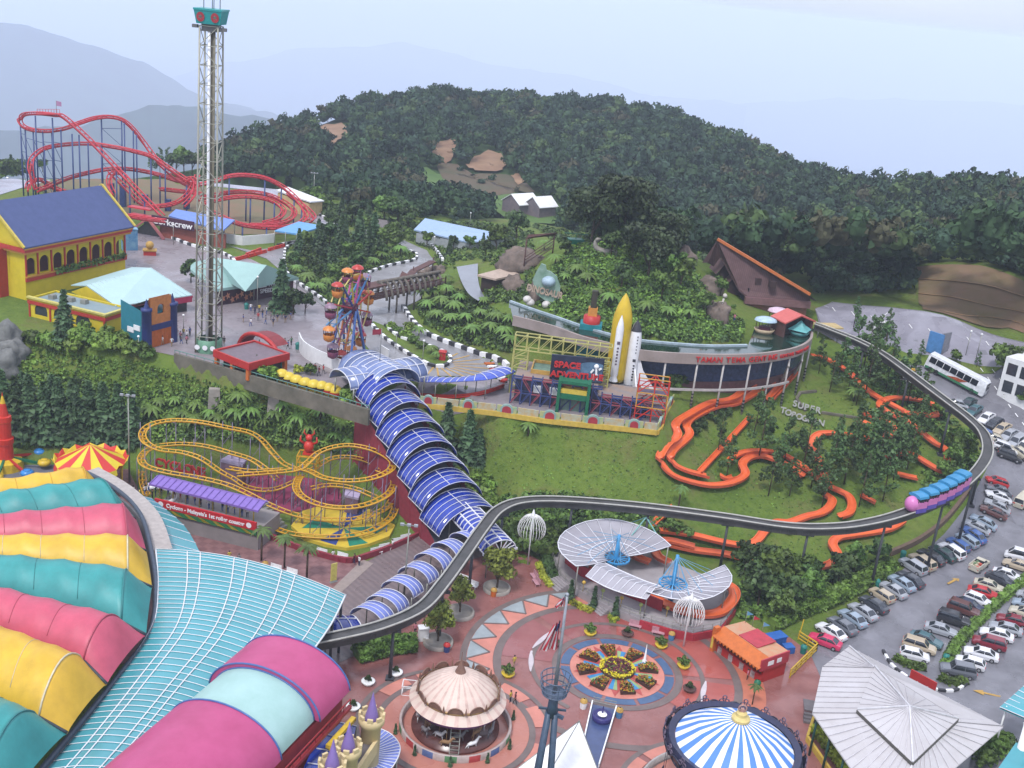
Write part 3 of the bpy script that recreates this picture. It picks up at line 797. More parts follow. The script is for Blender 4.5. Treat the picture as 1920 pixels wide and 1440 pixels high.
GARDEN_A=[(536,468),(533,485),(534,500),(545,522),(600,560),(628,585),(668,575),(690,560),(680,545),(680,525),(695,512),(730,500),(775,490),(781,478),(767,472),(720,446),(640,432),(585,452)]
GARDEN_B=[(722,613),(750,635),(805,652),(838,667),(845,680),(830,690),(805,687),(767,667),(720,635),(694,610),(700,604)]
pave('garden',GARDEN_A,.2,GRASS);pave('garden',GARDEN_B,.2,GRASS)
pave('car_park',[(1517,1222),(1560,1165),(1640,1112),(1700,1062),(1770,1002),(1822,935),(1850,880),(1848,826),(1800,782),(1745,742),(1690,702),(1640,672),(1580,648),(1540,625),(1528,580),(1560,566),(1620,573),(1700,580),(1800,602),(1920,642),(2080,692),(2080,1480),(1640,1480),(1560,1320)],.08,ASPH,3.0)
pave('upper_parking',[(1528,580),(1560,568),(1620,575),(1700,582),(1800,604),(1920,645),(2080,700),(2080,720),(1900,690),(1780,672),(1700,664),(1630,642),(1545,622)],.16,ASPHW,3.0)
pave('verge',[(1600,640),(1640,642),(1700,664),(1780,673),(1880,690),(1860,702),(1770,692),(1700,684),(1640,664)],.22,GRASS)
pave('ring_road',[(-60,352),(40,334),(100,325),(200,322),(330,330),(470,342),(600,392),(640,425),(625,440),(585,415),(540,385),(460,356),(330,343),(200,334),(100,338),(50,350),(-60,385)],.12,ASPHW,3.0)
pave('coaster_ground',[(60,350),(200,336),(330,345),(450,358),(560,395),(590,418),(540,440),(440,440),(300,425),(235,405),(120,372)],.1,M('brown_ground',C(148,116,92),rough=.9,col2=C(122,120,84),scale=.1))
def kerb(pix,w=.55,hh=.55,seg=1.5,pts=None,mats=None,name='kerb'):
 pts=pts or[G(*p)for p in pix];pts=catmull(pts,8);acc=0;m=MB();cum=[0]
 for i in range(1,len(pts)):cum.append(cum[-1]+(pts[i]-pts[i-1]).length)
 n=max(2,int(cum[-1]/seg));prev=None;j=0
 for k in range(n+1):
  s=cum[-1]*k/n
  while j<len(cum)-2 and cum[j+1]<s:j+=1
  t=(s-cum[j])/max(1e-6,cum[j+1]-cum[j]);p=pts[j].lerp(pts[j+1],t);p.z=h(p.x,p.y)+.1
  if prev is not None:m.bar(prev+Vector((0,0,hh/2-.1)),p+Vector((0,0,hh/2-.1)),w,hh+.2,k%2)
  prev=p
 return struct(m.build(name,mats or[WHITEP,BLACKP]))
kerb([(585,450),(540,464),(533,485),(534,500),(545,522),(600,560),(625,582)])
kerb([(679,552),(680,526),(695,512),(730,500),(775,490),(781,479),(767,472)])
kerb([(755,578),(775,607),(797,627),(830,642),(880,660),(930,675),(952,690)],.7,.75)
kerb([(694,608),(720,635),(767,667),(805,687),(830,690),(845,680),(838,667),(805,652),(750,635),(722,613)])
kerb([(800,452),(815,468),(830,490)])
kerb([(252,432),(300,440),(360,462),(420,478),(440,492)])
kerb([(565,392),(600,405),(622,420),(640,432)])
kerb([(-40,350),(40,336),(100,326),(160,322),(240,324),(330,332)])
kerb([(520,462),(570,452)],mats=[WHITEP,BLACKP])
RED=M('red_plastic',C(226,62,46),rough=.4,var=.1)
for i,(a,b)in enumerate((((440,490),(500,474)),((502,472),(534,463)),((460,482),(490,470)))):
 A,B=G(*a),G(*b);n=max(2,int((B-A).length/2));t=MB()
 for k in range(n):
  p=A.lerp(B,(k+.5)/n);d=math.atan2((B-A).y,(B-A).x);t.box((p.x,p.y,p.z),(1.85,.6,.4),d);t.box((p.x,p.y,p.z+.4),(1.85,.35,.45),d)
 tag(t.build('road_barrier',RED),['long red plastic barrier line at the bend by the white tent','short red plastic barrier beside the garden kerb near the blue shed roof','rear red plastic barrier line behind the longer one on the track'][i],'barrier','red track barriers')
m=MB();fc=G(818,684);fa=[G(858,664),G(880,668),G(900,675),G(915,684),G(922,693),G(915,702),G(898,707),G(872,708),G(846,707),G(822,706),G(802,703)]
for p in fa:
 d=(p-fc);a=fc+d*.33;p.z=h(p.x,p.y)+.16;a.z=h(a.x,a.y)+.16;m.ribbon([a,p],.32)
struct(m.build('bay_lines',YELP))
def marks(name,segs,w,mat,off=.14):
 m=MB()
 for a,b in segs:
  A,B=G(*a),G(*b);n=max(1,int((B-A).length/2));pts=[]
  for k in range(n+1):q=A.lerp(B,k/n);pts.append(on(q.x,q.y,off))
  m.ribbon(pts,w)
 return struct(m.build(name,mat))
lane=[]
pa,pb=G(1800,712),G(1925,880)
for row in range(3):
 for k in range(9):
  a=P(1838+row*22+k*13,690+row*2+k*17,15);b=P(1844+row*22+k*13,697+row*2+k*17,15)
  lane.append(((1838+row*22+k*13,692+row*2+k*17),(1843+row*22+k*13,699+row*2+k*17)))
marks('lane_marking',lane,.22,WHITEP,.24)
marks('lot_marking',[((1560+36*k,578+8*k),(1566+36*k,586+8*k))for k in range(9)]+[((1640,606),(1665,588))],.2,WHITEP,.26)
for(x,y,a,s,nm)in((1788,1090,.75,1.0,YELP),(1850,1302,2.9,1.0,YELP)):
 p=G(x,y);m=MB();L_=lambda u,v:(p.x+math.cos(a)*u-math.sin(a)*v,p.y+math.sin(a)*u+math.cos(a)*v,h(p.x,p.y)+.15)
 m.face([L_(-1.8,-.18),L_(.4,-.18),L_(.4,.18),L_(-1.8,.18)]);m.face([L_(.4,-.6),L_(1.7,0),L_(.4,.6)])
 struct(m.build('road_arrow',nm))
pave('cut_slope',[(1718,502),(1760,498),(1840,500),(1880,512),(1960,545),(2060,590),(2060,672),(1960,640),(1890,616),(1790,596),(1730,582),(1722,545)],.25,M('cut_earth',C(150,118,94),rough=.95,col2=C(126,112,74),scale=.12,bump=.4),3.0)
m=MB()
for pts in([(1722,524),(1800,530),(1880,545),(1960,570)],[(1722,552),(1800,562),(1880,580),(1960,606)],[(1770,586),(1850,596),(1960,630)]):
 w_=[G(*p)for p in pts];w_=[on(p.x,p.y,.35)for p in catmull(w_,5)];m.ribbon(w_,.7)
struct(m.build('slope_terrace',M('sand_ledge',C(206,164,118),rough=.9,var=.2,scale=.4)))
# helpers for buildings
class Frame:
 """local axes on the ground: a along u, b to the left of u"""
 def __init__(s,o,ang):
  s.o=Vector((o[0],o[1],0));s.a=ang;s.u=Vector((math.cos(ang),math.sin(ang),0));s.v=Vector((-s.u.y,s.u.x,0))
 def __call__(s,a,b,z=0.0):
  q=s.o+s.u*a+s.v*b
  return Vector((q.x,q.y,z))
 def box(s,mb,a0,a1,b0,b1,z0,z1,mi=0):
  c=s((a0+a1)/2,(b0+b1)/2,z0);mb.box(c,(abs(a1-a0),abs(b1-b0),z1-z0),s.a,mi);return mb
def two(p,q):return math.atan2(q[1]-p[1],q[0]-p[0])
YEL=M('yellow_wall',C(240,214,44),rough=.6,var=.08,scale=.7)
REDT=M('red_trim',C(204,62,52),rough=.5,var=.1)
BLUER=M('blue_roof',C(84,98,150),rough=.5,col2=C(72,88,138),scale=.8,bump=.15)
ORNG=M('orange_trim',C(222,160,62),rough=.55,var=.1)
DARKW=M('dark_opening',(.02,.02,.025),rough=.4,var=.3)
GLASS=M('dark_glass',(.03,.035,.045),rough=.12,var=.3,spec=.6)
TURQR=M('pale_turquoise_roof',C(196,228,228),rough=.4,var=.06,scale=.3)
GREYR=M('grey_flat_roof',C(140,162,170),rough=.6,col2=C(160,176,176),scale=.5)
WHITE=M('white_wall',(.62,.62,.62),rough=.6,var=.08,scale=.8)
STEEL=M('grey_steel',C(150,152,150),rough=.45,var=.12,metal=.2)
GALV=M('galvanised',C(176,176,166),rough=.4,var=.15,metal=.3)
BLUEST=M('blue_steel',C(62,84,142),rough=.45,var=.15)
REDST=M('red_track_paint',C(222,58,72),rough=.4,var=.12,scale=2)
PURPLE=M('purple_paint',C(150,110,200),rough=.5,var=.1)
GREEN=M('green_paint',C(30,120,84),rough=.5,var=.15)
BROWN=M('brown_timber',C(112,76,70),rough=.75,col2=C(92,62,58),scale=.8,bump=.2)
SKYB=M('sky_blue_roof',C(110,178,232),rough=.45,var=.08)
BLUES=M('corrugated_blue',C(178,204,236),rough=.4,var=.06)
ORP=M('orange_paint',C(226,120,50),rough=.5,var=.12)
REDP=M('red_paint',C(206,52,48),rough=.5,var=.1)
PINKR=M('magenta_fascia',C(190,50,90),rough=.5,var=.1)
WHT=M('white_gloss',(.72,.72,.73),rough=.35,var=.06)
def arch_poly(a0,a1,z0,zs,n=8):
 """arched outline in (a, z)"""
 c,r=(a0+a1)/2,(a1-a0)/2
 return[(a0,z0),(a1,z0)]+[(c+r*math.cos(PI*k/n),zs+r*math.sin(PI*k/n))for k in range(n+1)]
def arch_wall(mb,F,b,a0,a1,z0,z1,openings,t=.3,mi=0,flip=False):
 """wall at depth b with arched openings [(a0,a1,zb,zs)], wall built as a real sheet with holes and reveal"""
 bm=bmesh.new();loops=[]
 outer=[(a0,z0),(a1,z0),(a1,z1),(a0,z1)]
 def edges(pts):
  vs=[bm.verts.new((p[0],0,p[1]))for p in pts]
  return[bm.edges.new((vs[i],vs[(i+1)%len(vs)]))for i in range(len(vs))]
 es=edges(outer)
 for o in openings:es+=edges(arch_poly(*o))
 bmesh.ops.triangle_fill(bm,edges=es,use_beauty=True,use_dissolve=False)
 bm.verts.ensure_lookup_table();bm.verts.index_update()
 vs=[F(v.co.x,b,v.co.z)for v in bm.verts];mb.mesh(vs,[tuple(v.index for v in f.verts)for f in bm.faces],mi)
 mb.mesh([F(v.co.x,b+t,v.co.z)for v in bm.verts],[tuple(v.index for v in f.verts)[::-1]for f in bm.faces],mi)
 for o in openings:
  pl=arch_poly(*o);n=len(pl)
  for i in range(n):
   p,q=pl[i],pl[(i+1)%n];mb.face([F(p[0],b,p[1]),F(q[0],b,q[1]),F(q[0],b+t,q[1]),F(p[0],b+t,p[1])],mi)
 bm.free();return mb
def gable_roof(mb,F,a0,a1,b0,b1,ze,zr,t=.25,mi=0):
 bm_=(b0+b1)/2
 for(p,q)in((b0,bm_),(b1,bm_)):
  A=[F(a0,p,ze),F(a1,p,ze),F(a1,q,zr),F(a0,q,zr)]
  mb.face(A if p==b0 else A[::-1],mi);mb.face([x-Vector((0,0,t))for x in(A[::-1]if p==b0 else A)],mi)
  mb.face([A[0],A[0]-Vector((0,0,t)),A[1]-Vector((0,0,t)),A[1]],mi)
  for k in(0,1):mb.face([A[k],A[3-k],A[3-k]-Vector((0,0,t)),A[k]-Vector((0,0,t))],mi)
 return mb
# yellow hall
A_=P(47,465,25);B_=P(240,427,25)
FH=Frame(A_,two(A_,B_));LH=(B_-A_).length;TZ=15.0
hall=thing('yellow_hall','yellow hall with blue gabled roof and red arcade','building',(A_.x,A_.y,TZ))
m=MB();n=8;w=LH/n
ops=[(w*k+.5,w*(k+1)-.5,19.6,21.7)for k in range(n)]
arch_wall(m,FH,.6,.3,LH-.3,19.3,25.0,ops)
FH.box(m,.3,LH-.3,4.5,14.6,15,25);FH.box(m,.3,LH-.3,.6,4.5,15,19.3)
for a in(.3,LH-.3):
 m.face([FH(a,.6,25),FH(a,14.6,25),FH(a,7.6,31.6)]if a>1 else[FH(a,.6,25),FH(a,7.6,31.6),FH(a,14.6,25)])
FH.box(m,-.1+.4,.6,.6,4.4,19.3,25)
m.build('wall',YEL,hall)
m=MB();FH.box(m,.62,LH-.3,2.2,2.5,19.3,24.9);m.build('arcade_shade',M('arcade_shade_maroon',C(92,40,36),rough=.8),hall)  # maroon sheet added behind the arches, dark colour stands in for shade
m=MB();gable_roof(m,FH,-.9,LH+.9,-.8,16,25.3,32.2);roof=m.build('roof',BLUER,hall)
for a in(-1.0,LH+1.0):
 m=MB()
 for b0,b1 in((-.9,7.6),(16.1,7.6)):m.bar(FH(a,b0,25.35),FH(a,b1,32.35),.35,.4)
 sub(m,'verge',M('yellow_verge',C(236,210,90),rough=.5),roof)
m=MB();FH.box(m,-.6,LH+.6,-.55,-.2,24.2,24.95);FH.box(m,-.6,-.25,-.2,15,24.2,24.95);m.build('red_eave',REDT,hall)
m=MB();FH.box(m,-.4,LH+.4,-.4,.55,23.8,24.2);FH.box(m,-.4,.28,.56,14.6,23.8,24.2);FH.box(m,-.7,LH+.7,-.75,-.56,24.75,25.1);m.build('cornice',ORNG,hall)
for k in range(n+1):
 m=MB();a=min(max(w*k,.45),LH-.45);FH.box(m,a-.16,a+.16,.38,.59,19.3,23.78);m.build('pilaster',REDT,hall)
m=MB();FH.box(m,.2,LH-.2,.2,.56,18.5,19.25);m.build('balcony_rail',REDT,hall)
m=MB();FH.box(m,.2,LH-.2,.1,.56,19.26,19.5);m.build('window_box',ORNG,hall)
V=[]
for k in range(420):
 a=rng.uniform(7,LH-.6);V.append(FH(a,rng.uniform(-.25,.55),19.5+rng.uniform(-.5,.5)))
o=quads_obj('creeper',leaf_quads(np.array([tuple(p)for p in V]),nrng.normal(size=(len(V),3))+np.array([0,0,.8]),.5),L_BUSH);o.parent=hall;o.matrix_parent_inverse=part_inv(hall)
m=MB();FH.box(m,-.2,.3,5,14,15,24.1);FH.box(m,-1.6,-.2,5,6,15,24);FH.box(m,-1.6,-.2,12.5,13.5,15,24);m.build('porch',REDT,hall)
m=MB();FH.box(m,-.35,-.2,6.2,12.3,16,22);m.build('door',DARKW,hall)
ang=FH.a;Q0=P(54,556,18.6);Q1=P(197,590,18.6)
FW=Frame(Q0,two(Q0,Q1));LW=(Q1-Q0).length
wing=thing('hall_wing','low yellow wing with red band, arched windows and flat grey roof in front of hall','building',(Q0 .x,Q0 .y,TZ))
m=MB();dW=6.5
ops=[(1.2,4.0,15.6,16.1),(5.4,8.2,15.6,16.1),(10.2,13.4,15.4,16.2)]
ops=[(a,b,c,c+.8)for a,b,c,_ in ops if b<LW-.3]
arch_wall(m,FW,0,0,LW,14.0,18.4,ops);FW.box(m,0,.3,.3,dW,14,18.4);FW.box(m,LW-.3,LW,.3,dW,14,18.4);FW.box(m,.3,LW-.3,dW-.3,dW,14,18.4)
m.build('wall',YEL,wing)
m=MB();FW.box(m,.3,LW-.3,.3,dW-.3,17.9,18.1);m.build('roof',GREYR,wing)
m=MB();FW.box(m,-.2,LW+.2,-.2,-.02,17.4,18.0);FW.box(m,LW+.02,LW+.2,-.02,dW,17.4,18.0);m.build('red_band',REDT,wing)
m=MB();FW.box(m,-.3,LW+.3,-.3,.32,18.4,18.7);FW.box(m,LW-.32,LW+.3,.32,dW,18.4,18.7);m.build('coping',M('pale_coping',C(226,214,120),rough=.6),wing)
for o_ in ops:
 m=MB();m.face([FW(a,.14,z)for a,z in arch_poly(*o_)]);m.build('window',GLASS,wing)
for a in(.15,4.7,9.2,LW-.15):
 m=MB();FW.box(m,a-.15,a+.15,-.18,-.02,14,17.38);m.build('pilaster',REDT,wing)
for a in(2,5.5,8):
 m=MB();FW.box(m,a,a+1.1,2+a*.2,3+a*.2,18.11,18.75);FW.box(m,a+.1,a+1,2.1+a*.2,2.9+a*.2,18.75,18.85);m.build('roof_unit',GALV,wing)
R0,R1,R2,R3=P(162,535,19.5),P(282,502,21.5),P(360,553,18.2),P(218,574,18.2)
pr=thing('games_pavilion','low pavilion with pale turquoise metal roof and magenta fascia beside the yellow hall','building',(R3 .x,R3 .y,TZ))
m=MB();dn=Vector((0,0,.18))
bk0=R0+(R0-R3)*.55-Vector((0,0,2.0));bk1=R1+(R1-R2)*.45-Vector((0,0,2.2))
for q in([R3,R2,R1,R0],[R0,R1,bk1,bk0]):m.face(q);m.face([p-dn for p in q[::-1]])
for a,b in((R3,R2),(R2,R1),(R1,bk1),(R0,R3),(bk0,R0)):m.face([a,a-dn,b-dn,b])
rf=m.build('roof',TURQR,pr)
m=MB()
for k in range(15):
 t=k/14;a=R3 .lerp(R2,t);b=R0 .lerp(R1,t);m.bar(a+Vector((0,0,.05)),b+Vector((0,0,.05)),.1,.08)
sub(m,'seam',M('roof_seam',C(214,236,236),rough=.4),rf)
m=MB()
for a,b in((R3,R2),(R2,R1)):
 d=Vector((b-a)).normalized();m.bar(a-Vector((0,0,.75)),b-Vector((0,0,.75)),.15,1.1)
m.build('fascia',PINKR,pr)
m=MB();m.face([R3-dn,R0-dn,Vector((R3 .x,R3 .y,16.9))]);m.face([R0-dn,Vector((bk0 .x,bk0 .y,16.9)),Vector((R3 .x,R3 .y,16.9))]);m.build('gable',YEL,pr)
m=MB();q=[R3 .lerp(R1,.06),R2 .lerp(R0,.06),R1 .lerp(R3,.06),bk1,bk0]
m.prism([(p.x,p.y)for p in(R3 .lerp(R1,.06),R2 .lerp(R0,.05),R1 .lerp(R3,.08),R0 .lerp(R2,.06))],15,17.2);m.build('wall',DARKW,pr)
T0,T1,T2=G(230,640),G(274,655),G(328,640)
FT=Frame(T1,two(T1,T2));wT=(T2-T1).length;dT=(T0-T1).length
toy=thing('toy_house','turquoise and blue playhouse with an orange keyhole front','building',T1)
m=MB();m.prism([(T0 .x,T0 .y),(T1 .x,T1 .y),(T1 .x+FT.v.x*.3,T1 .y+FT.v.y*.3),((T0+FT.v*.3).x,(T0+FT.v*.3).y)],15,lambda x,y:21.2+.55*math.hypot(x-T1 .x,y-T1 .y)*.35);
FT.box(m,.3,wT-.3,.4,4.6,15,21)
m.build('wall',M('turquoise_wall',C(44,138,156),rough=.5,var=.1),toy)
m=MB()
for a in(.35,wT-.35):m.lathe([(.85,0),(.8,6.4),(.95,6.5),(.95,7.0),(.1,7.1)],12,FT(a,.2,15));m.lathe([(.5,0),(.04,1.6)],8,FT(a,.2,22))
FT.box(m,.9,wT-.9,-.3,.2,18.0,19.0);m.build('tower',M('navy_paint',C(50,66,130),rough=.5),toy)
m=MB();arch_wall(m,FT,-.1,.9,wT-.9,19.0,23.6,[(wT*.38,wT*.62,20.6,21.6)],.4);m.build('keyhole_front',M('peach_paint',C(236,152,84),rough=.5),toy)
m=MB();FT.box(m,.95,wT-.95,-.15,.15,15,18.0)
for k in range(7):a=1.1+(wT-2.2)*k/6;FT.box(m,a-.05,a+.05,-.22,-.15,15,17.9)
m.build('door',ORP,toy)
m=MB();d=(T0-T1).normalized()
for k,z in((.35,17.2),(.62,17.8)):c=T1+d*dT*(1-k);c.z=z;m.box(c-FT.v*.1,(1.5,.3,.9),math.atan2(d.y,d.x))
m.build('window',WHITE,toy)
m=MB();m.face([FT(.2,.3,23.3),FT(wT-.2,.3,23.3),FT(wT-.2,5,21.1),FT(.2,5,21.1)]);m.face([FT(.2,.3,23.1),FT(.2,5,20.9),FT(wT-.2,5,20.9),FT(wT-.2,.3,23.1)]);m.build('roof',M('tan_roof',C(214,176,104),rough=.6),toy)
# drop tower
TB=Vector((-51.6,178.6,15));tw=thing('drop_tower','tall lattice drop tower with turquoise top','ride',TB)
ST=M('tower_steel',C(186,184,168),rough=.4,var=.12,metal=.15);hw0,hw1,z0,z1=1.72,1.42,15.0,67.6
cr=lambda i,z:Vector((TB.x+(-1,1,1,-1)[i]*(hw0+(hw1-hw0)*(z-z0)/50),TB.y+(-1,-1,1,1)[i]*(hw0+(hw1-hw0)*(z-z0)/50),z))
for i in range(4):
 m=MB();m.tube([cr(i,z0),cr(i,z1)],.15,6);m.build('leg',ST,tw)
m=MB();nb=18
for k in range(nb):
 za,zb=z0+52.6*k/nb,z0+52.6*(k+1)/nb
 for i in range(4):
  j=(i+1)%4;m.bar(cr(i,zb),cr(j,zb),.12)
  if k%2:m.bar(cr(i,za),cr(j,zb),.1)
  else:m.bar(cr(j,za),cr(i,zb),.1)
m.build('bracing',ST,tw)
m=MB();m.tube([(TB.x,TB.y,15),(TB.x,TB.y,68.0)],.42,8);m.tube([(TB.x+.65,TB.y-.5,15),(TB.x+.65,TB.y-.5,68.0)],.16,6);m.build('drop_shaft',M('tower_shaft',C(150,142,120),rough=.5),tw)
m=MB();m.tube([(TB.x-.05,TB.y-.9,15),(TB.x-.05,TB.y-.9,68.0)],.24,6);m.build('guide_rail',WHT,tw)
TUR=M('turquoise_paint',C(40,170,168),rough=.4,var=.08)
m=MB();m.box((TB.x,TB.y,67.9),(3.6,3.6,1.95),0,0,1.18);m.box((TB.x,TB.y,69.86),(4.4,4.4,.28),0,0);hd=m.build('head',TUR,tw)
for sx,cy in((-1.1,-2.06),(1.1,-2.06)):
 m=MB();n=14;m.mesh([(TB.x+sx+.62*math.cos(2*PI*k/n),TB.y+cy-.02-.1*math.sin(2*PI*k/n),68.9+.72*math.sin(2*PI*k/n))for k in range(n)],[tuple(range(n))])
 e=sub(m,'emblem',M('emblem_red',C(200,60,70),rough=.5),hd)
 m=MB();m.mesh([(TB.x+sx+(.38 if k%2 else.16)*math.cos(2*PI*k/12),TB.y+cy-.06-.08*math.sin(2*PI*k/12),68.9+(.42 if k%2 else.17)*math.sin(2*PI*k/12))for k in range(12)],[tuple(range(12))]);sub(m,'emblem_star',M('emblem_pale',C(120,150,140),rough=.5),hd)
m=MB();m.box((TB.x-2.2,TB.y-1,67.2),(.8,.8,.5));m.box((TB.x+2.2,TB.y-1,67.0),(.8,.8,.5));m.box((TB.x,TB.y,66.8),(2.4,2.4,1.2));m.build('winch',M('winch_grey',C(120,120,120),rough=.5),tw)
for dx,hh in((-1.2,5),(0.1,6.5),(1.3,5.2),(.35,6.0)):
 m=MB();m.tube([(TB.x+dx,TB.y,70.1),(TB.x+dx,TB.y,70.1+hh)],.07,5);m.build('mast',STEEL,tw)
m=MB();m.lathe([(2.2,0),(2.2,2.2),(2.0,2.3)],8,(TB.x,TB.y,15),rz=PI/8);m.build('base_drum',M('base_green',C(120,170,140),rough=.5),tw)
for dx in(-1.3,0,1.3):
 m=MB();m.mesh([(TB.x+dx+.45*math.cos(2*PI*k/10),TB.y-2.24,16.2+.45*math.sin(2*PI*k/10))for k in range(10)],[tuple(range(10))]);m.build('base_disc',WHT,tw)
# tent-roofed ride hall with speed poster
E0,E1,E2=P(357,505,19.2),P(405,542,18.6),P(560,520,18.6);rg_=P(405,483,23),P(500,497,23)
tent=thing('speed_ride_hall','pale turquoise tent roofed hall with dark poster wall behind the drop tower','building',(E1 .x,E1 .y,15))
m=MB();bk=[E0+(rg_[0]-E1)*.9,E2+(rg_[1]-E2)*1.6];bk[0].z=bk[1].z=19
for q in([E1,E2,rg_[1],rg_[0]],[E0,E1,rg_[0]],[rg_[0],rg_[1],bk[1],bk[0]],[E2,bk[1],rg_[1]],[E0,rg_[0],bk[0]]):m.face(q)
for q in([E1,E1-dn*3,E2-dn*3,E2],[E0,E0-dn*3,E1-dn*3,E1]):m.face(q)
m.build('roof',M('tent_turquoise',C(176,214,208),rough=.5,var=.08,scale=.3),tent)
F2=Frame(E1,two(E1,E2));L2=(E2-E1).length
m=MB();F2 .box(m,.6,L2-.8,.6,.9,15,18.4);m.build('wall',M('poster_dark',C(56,44,62),rough=.5,col2=C(92,40,58),scale=.5),tent)
m=MB()
for k in range(7):a=2.0+k*1.05;zc=16.3+.5*math.sin(k*2.1);m.mesh([F2(a+.6*(1 if j%2 else.45)*math.cos(j*PI/5),.57,zc+.8*(1 if j%2 else.45)*math.sin(j*PI/5))for j in range(10)],[tuple(range(10))])
m.build('poster_flames',M('flame_orange',C(226,120,92),rough=.5,col2=C(236,190,150),scale=1.5),tent)
text('FEEL THE\nSPEED',1.15,WHT,tent,F2(L2*.62,.5,17.2),(PI/2,0,F2 .a),bold=.02)
for a in(0.1,L2*.45,L2-.3):
 m=MB();m.tube([F2(a,.1,15),F2(a,.1,18.2)],.12,6);m.build('post',GALV,tent)
# red corkscrew coaster
def sm(pts,n=7,closed=False):return catmull(pts,n,closed)
def track(mb,pts,gauge=1.1,r=.11,spine=.17,tie=1.4,drop=.55,up=None,mi=0):
 """two rails on cross ties over a spine tube"""
 k=len(pts);Lr=[];Rr=[];Sp=[];acc=0
 for i,p in enumerate(pts):
  t=(pts[min(i+1,k-1)]-pts[max(i-1,0)]).normalized();u=up(i)if up else Vector((0,0,1))
  s=t.cross(u)
  s=s.normalized()if s.length>.05 else Vector((1,0,0))
  n=s.cross(t);Lr.append(p-s*gauge/2);Rr.append(p+s*gauge/2);Sp.append(p-n*drop)
 mb.tube(Lr,r,5,mi);mb.tube(Rr,r,5,mi);mb.tube(Sp,spine,5,mi)
 d=0
 for i in range(1,k):
  d+=(pts[i]-pts[i-1]).length
  if d>=tie:
   d=0;mb.bar(Lr[i],Sp[i],.12,mi=mi);mb.bar(Rr[i],Sp[i],.12,mi=mi);mb.bar(Lr[i],Rr[i],.1,mi=mi)
 return mb
def PX(lst):
 """(px, py, distance) -> points"""
 return[PD(*q)for q in lst]
ck=thing('red_corkscrew_coaster','red corkscrew roller coaster on blue supports beyond the yellow hall','roller coaster',(-90,290,15))
paths=[[(305,404,268),(262,360,276),(210,305,284),(165,258,292),(120,218,300),(100,213,303),(70,210,308),(46,212,312),(37,222,313),(42,234,312),(60,241,309),(90,243,305),(122,238,303),(150,228,304),(180,219,306),(208,217,308),(232,224,308),(254,244,307),(272,268,306),(287,290,304),(306,312,300),(335,336,296),(362,350,292)],[(70,355,300),(62,335,300),(57,312,301),(63,292,303),(85,276,305),(120,269,306),(165,267,306),(205,272,305),(245,280,303),(283,291,300),(306,306,297),(335,326,294),(360,342,290)],[(70,355,298),(90,348,302),(125,333,308),(160,323,311),(200,315,312),(232,314,311),(265,318,309),(300,326,306),(330,336,303),(372,345,300)],[(120,357,300),(100,350,303),(75,335,305),(55,342,304),(52,354,300)],[(205,320,292),(235,350,288),(268,382,283),(300,384,282),(330,378,283),(352,362,285),(366,340,288),(370,328,290)],[(215,365,286),(205,345,288),(208,326,290),(225,322,291),(240,335,289)],[(345,384,280),(362,366,283),(368,345,286),(360,332,288),(346,338,287)],[(366,345,287),(400,338,287),(430,328,288),(460,326,288),(495,331,288),(525,345,287),(550,365,284),(568,388,280),(574,405,277),(560,418,273),(530,424,270),(490,424,268),(450,418,268),(415,404,270),(390,392,274)],[(370,372,285),(410,362,288),(450,357,290),(490,360,289),(520,370,287),(545,386,283),(552,400,279),(540,412,275),(510,419,271),(470,420,269)],[(380,380,283),(420,370,286),(460,366,287),(495,370,286),(520,380,283),(532,394,280),(522,408,276),(495,416,272)],[(540,362,290),(560,378,287),(580,394,283),(588,406,280),(580,414,277)],[(300,352,300),(335,356,297),(370,360,294),(400,372,288)],[(236,402,268),(275,408,264),(310,412,262)],]
for pl in paths:
 m=MB();track(m,sm(PX(pl),6),1.2,.16,.27,1.3,.6);m.build('track',REDST,ck)
m=MB();a,b=PX([(70,213,306),(112,214,302)]);m.bar(a,b,2.2,.25);
for k in range(9):q=a.lerp(b,k/8);m.bar(q,q+Vector((0,0,1.1)),.08)
m.bar(a+Vector((0,0,1.1)),b+Vector((0,0,1.1)),.08);m.build('lift_platform',REDST,ck)
cols=[(38,228,313),(47,236,312),(62,241,309),(80,243,306),(97,243,305),(114,240,303),(135,248,300),(66,214,306),(98,218,303),(148,250,297),(165,266,304),(190,218,307),(190,270,305),(228,223,308),(233,228,307),(250,242,307),(256,250,306),(218,312,285),(243,338,281),(271,366,276),(283,292,300),(300,326,304),(310,312,298),(350,345,292),(150,325,311),(430,328,288),(462,357,290),(497,332,288),(528,346,287),(552,366,284),(566,390,280),(470,366,287),(515,378,283),(420,404,270),(455,418,268),(500,424,268),(60,300,302),(83,278,304)]
for i,q in enumerate(cols):
 p=PD(*q);m=MB();g=h(p.x,p.y);d=Vector((p.x,p.y,0)).normalized()*(1.0+.06*(p.z-g));
 m.tube([p-Vector((0,0,.4)),(p.x-d.x,p.y-d.y,g-.3)],.2,5);m.tube([p-Vector((0,0,.4)),(p.x+d.x,p.y+d.y,g-.3)],.2,5)
 for k in range(1,int((p.z-g)/4)):
  t=k*4/(p.z-g);m.bar((p.x-d.x*t,p.y-d.y*t,p.z-k*4),(p.x+d.x*t,p.y+d.y*t,p.z-k*4),.12)
 m.build('support',BLUEST,ck)
m=MB()
for a,b in(((38,228,313),(47,236,312)),((62,241,309),(80,243,306)),((97,243,305),(114,240,303)),((47,236,312),(62,241,309)),((80,243,306),(97,243,305)),((190,218,307),(228,223,308))):
 p,q=PD(*a),PD(*b)
 for k in range(3):z=p.z-3-4.5*k;m.bar((p.x,p.y,z),(q.x,q.y,z),.12);m.bar((p.x,p.y,z),(q.x,q.y,z-4.5),.1)
m.build('cross_bracing',BLUEST,ck)
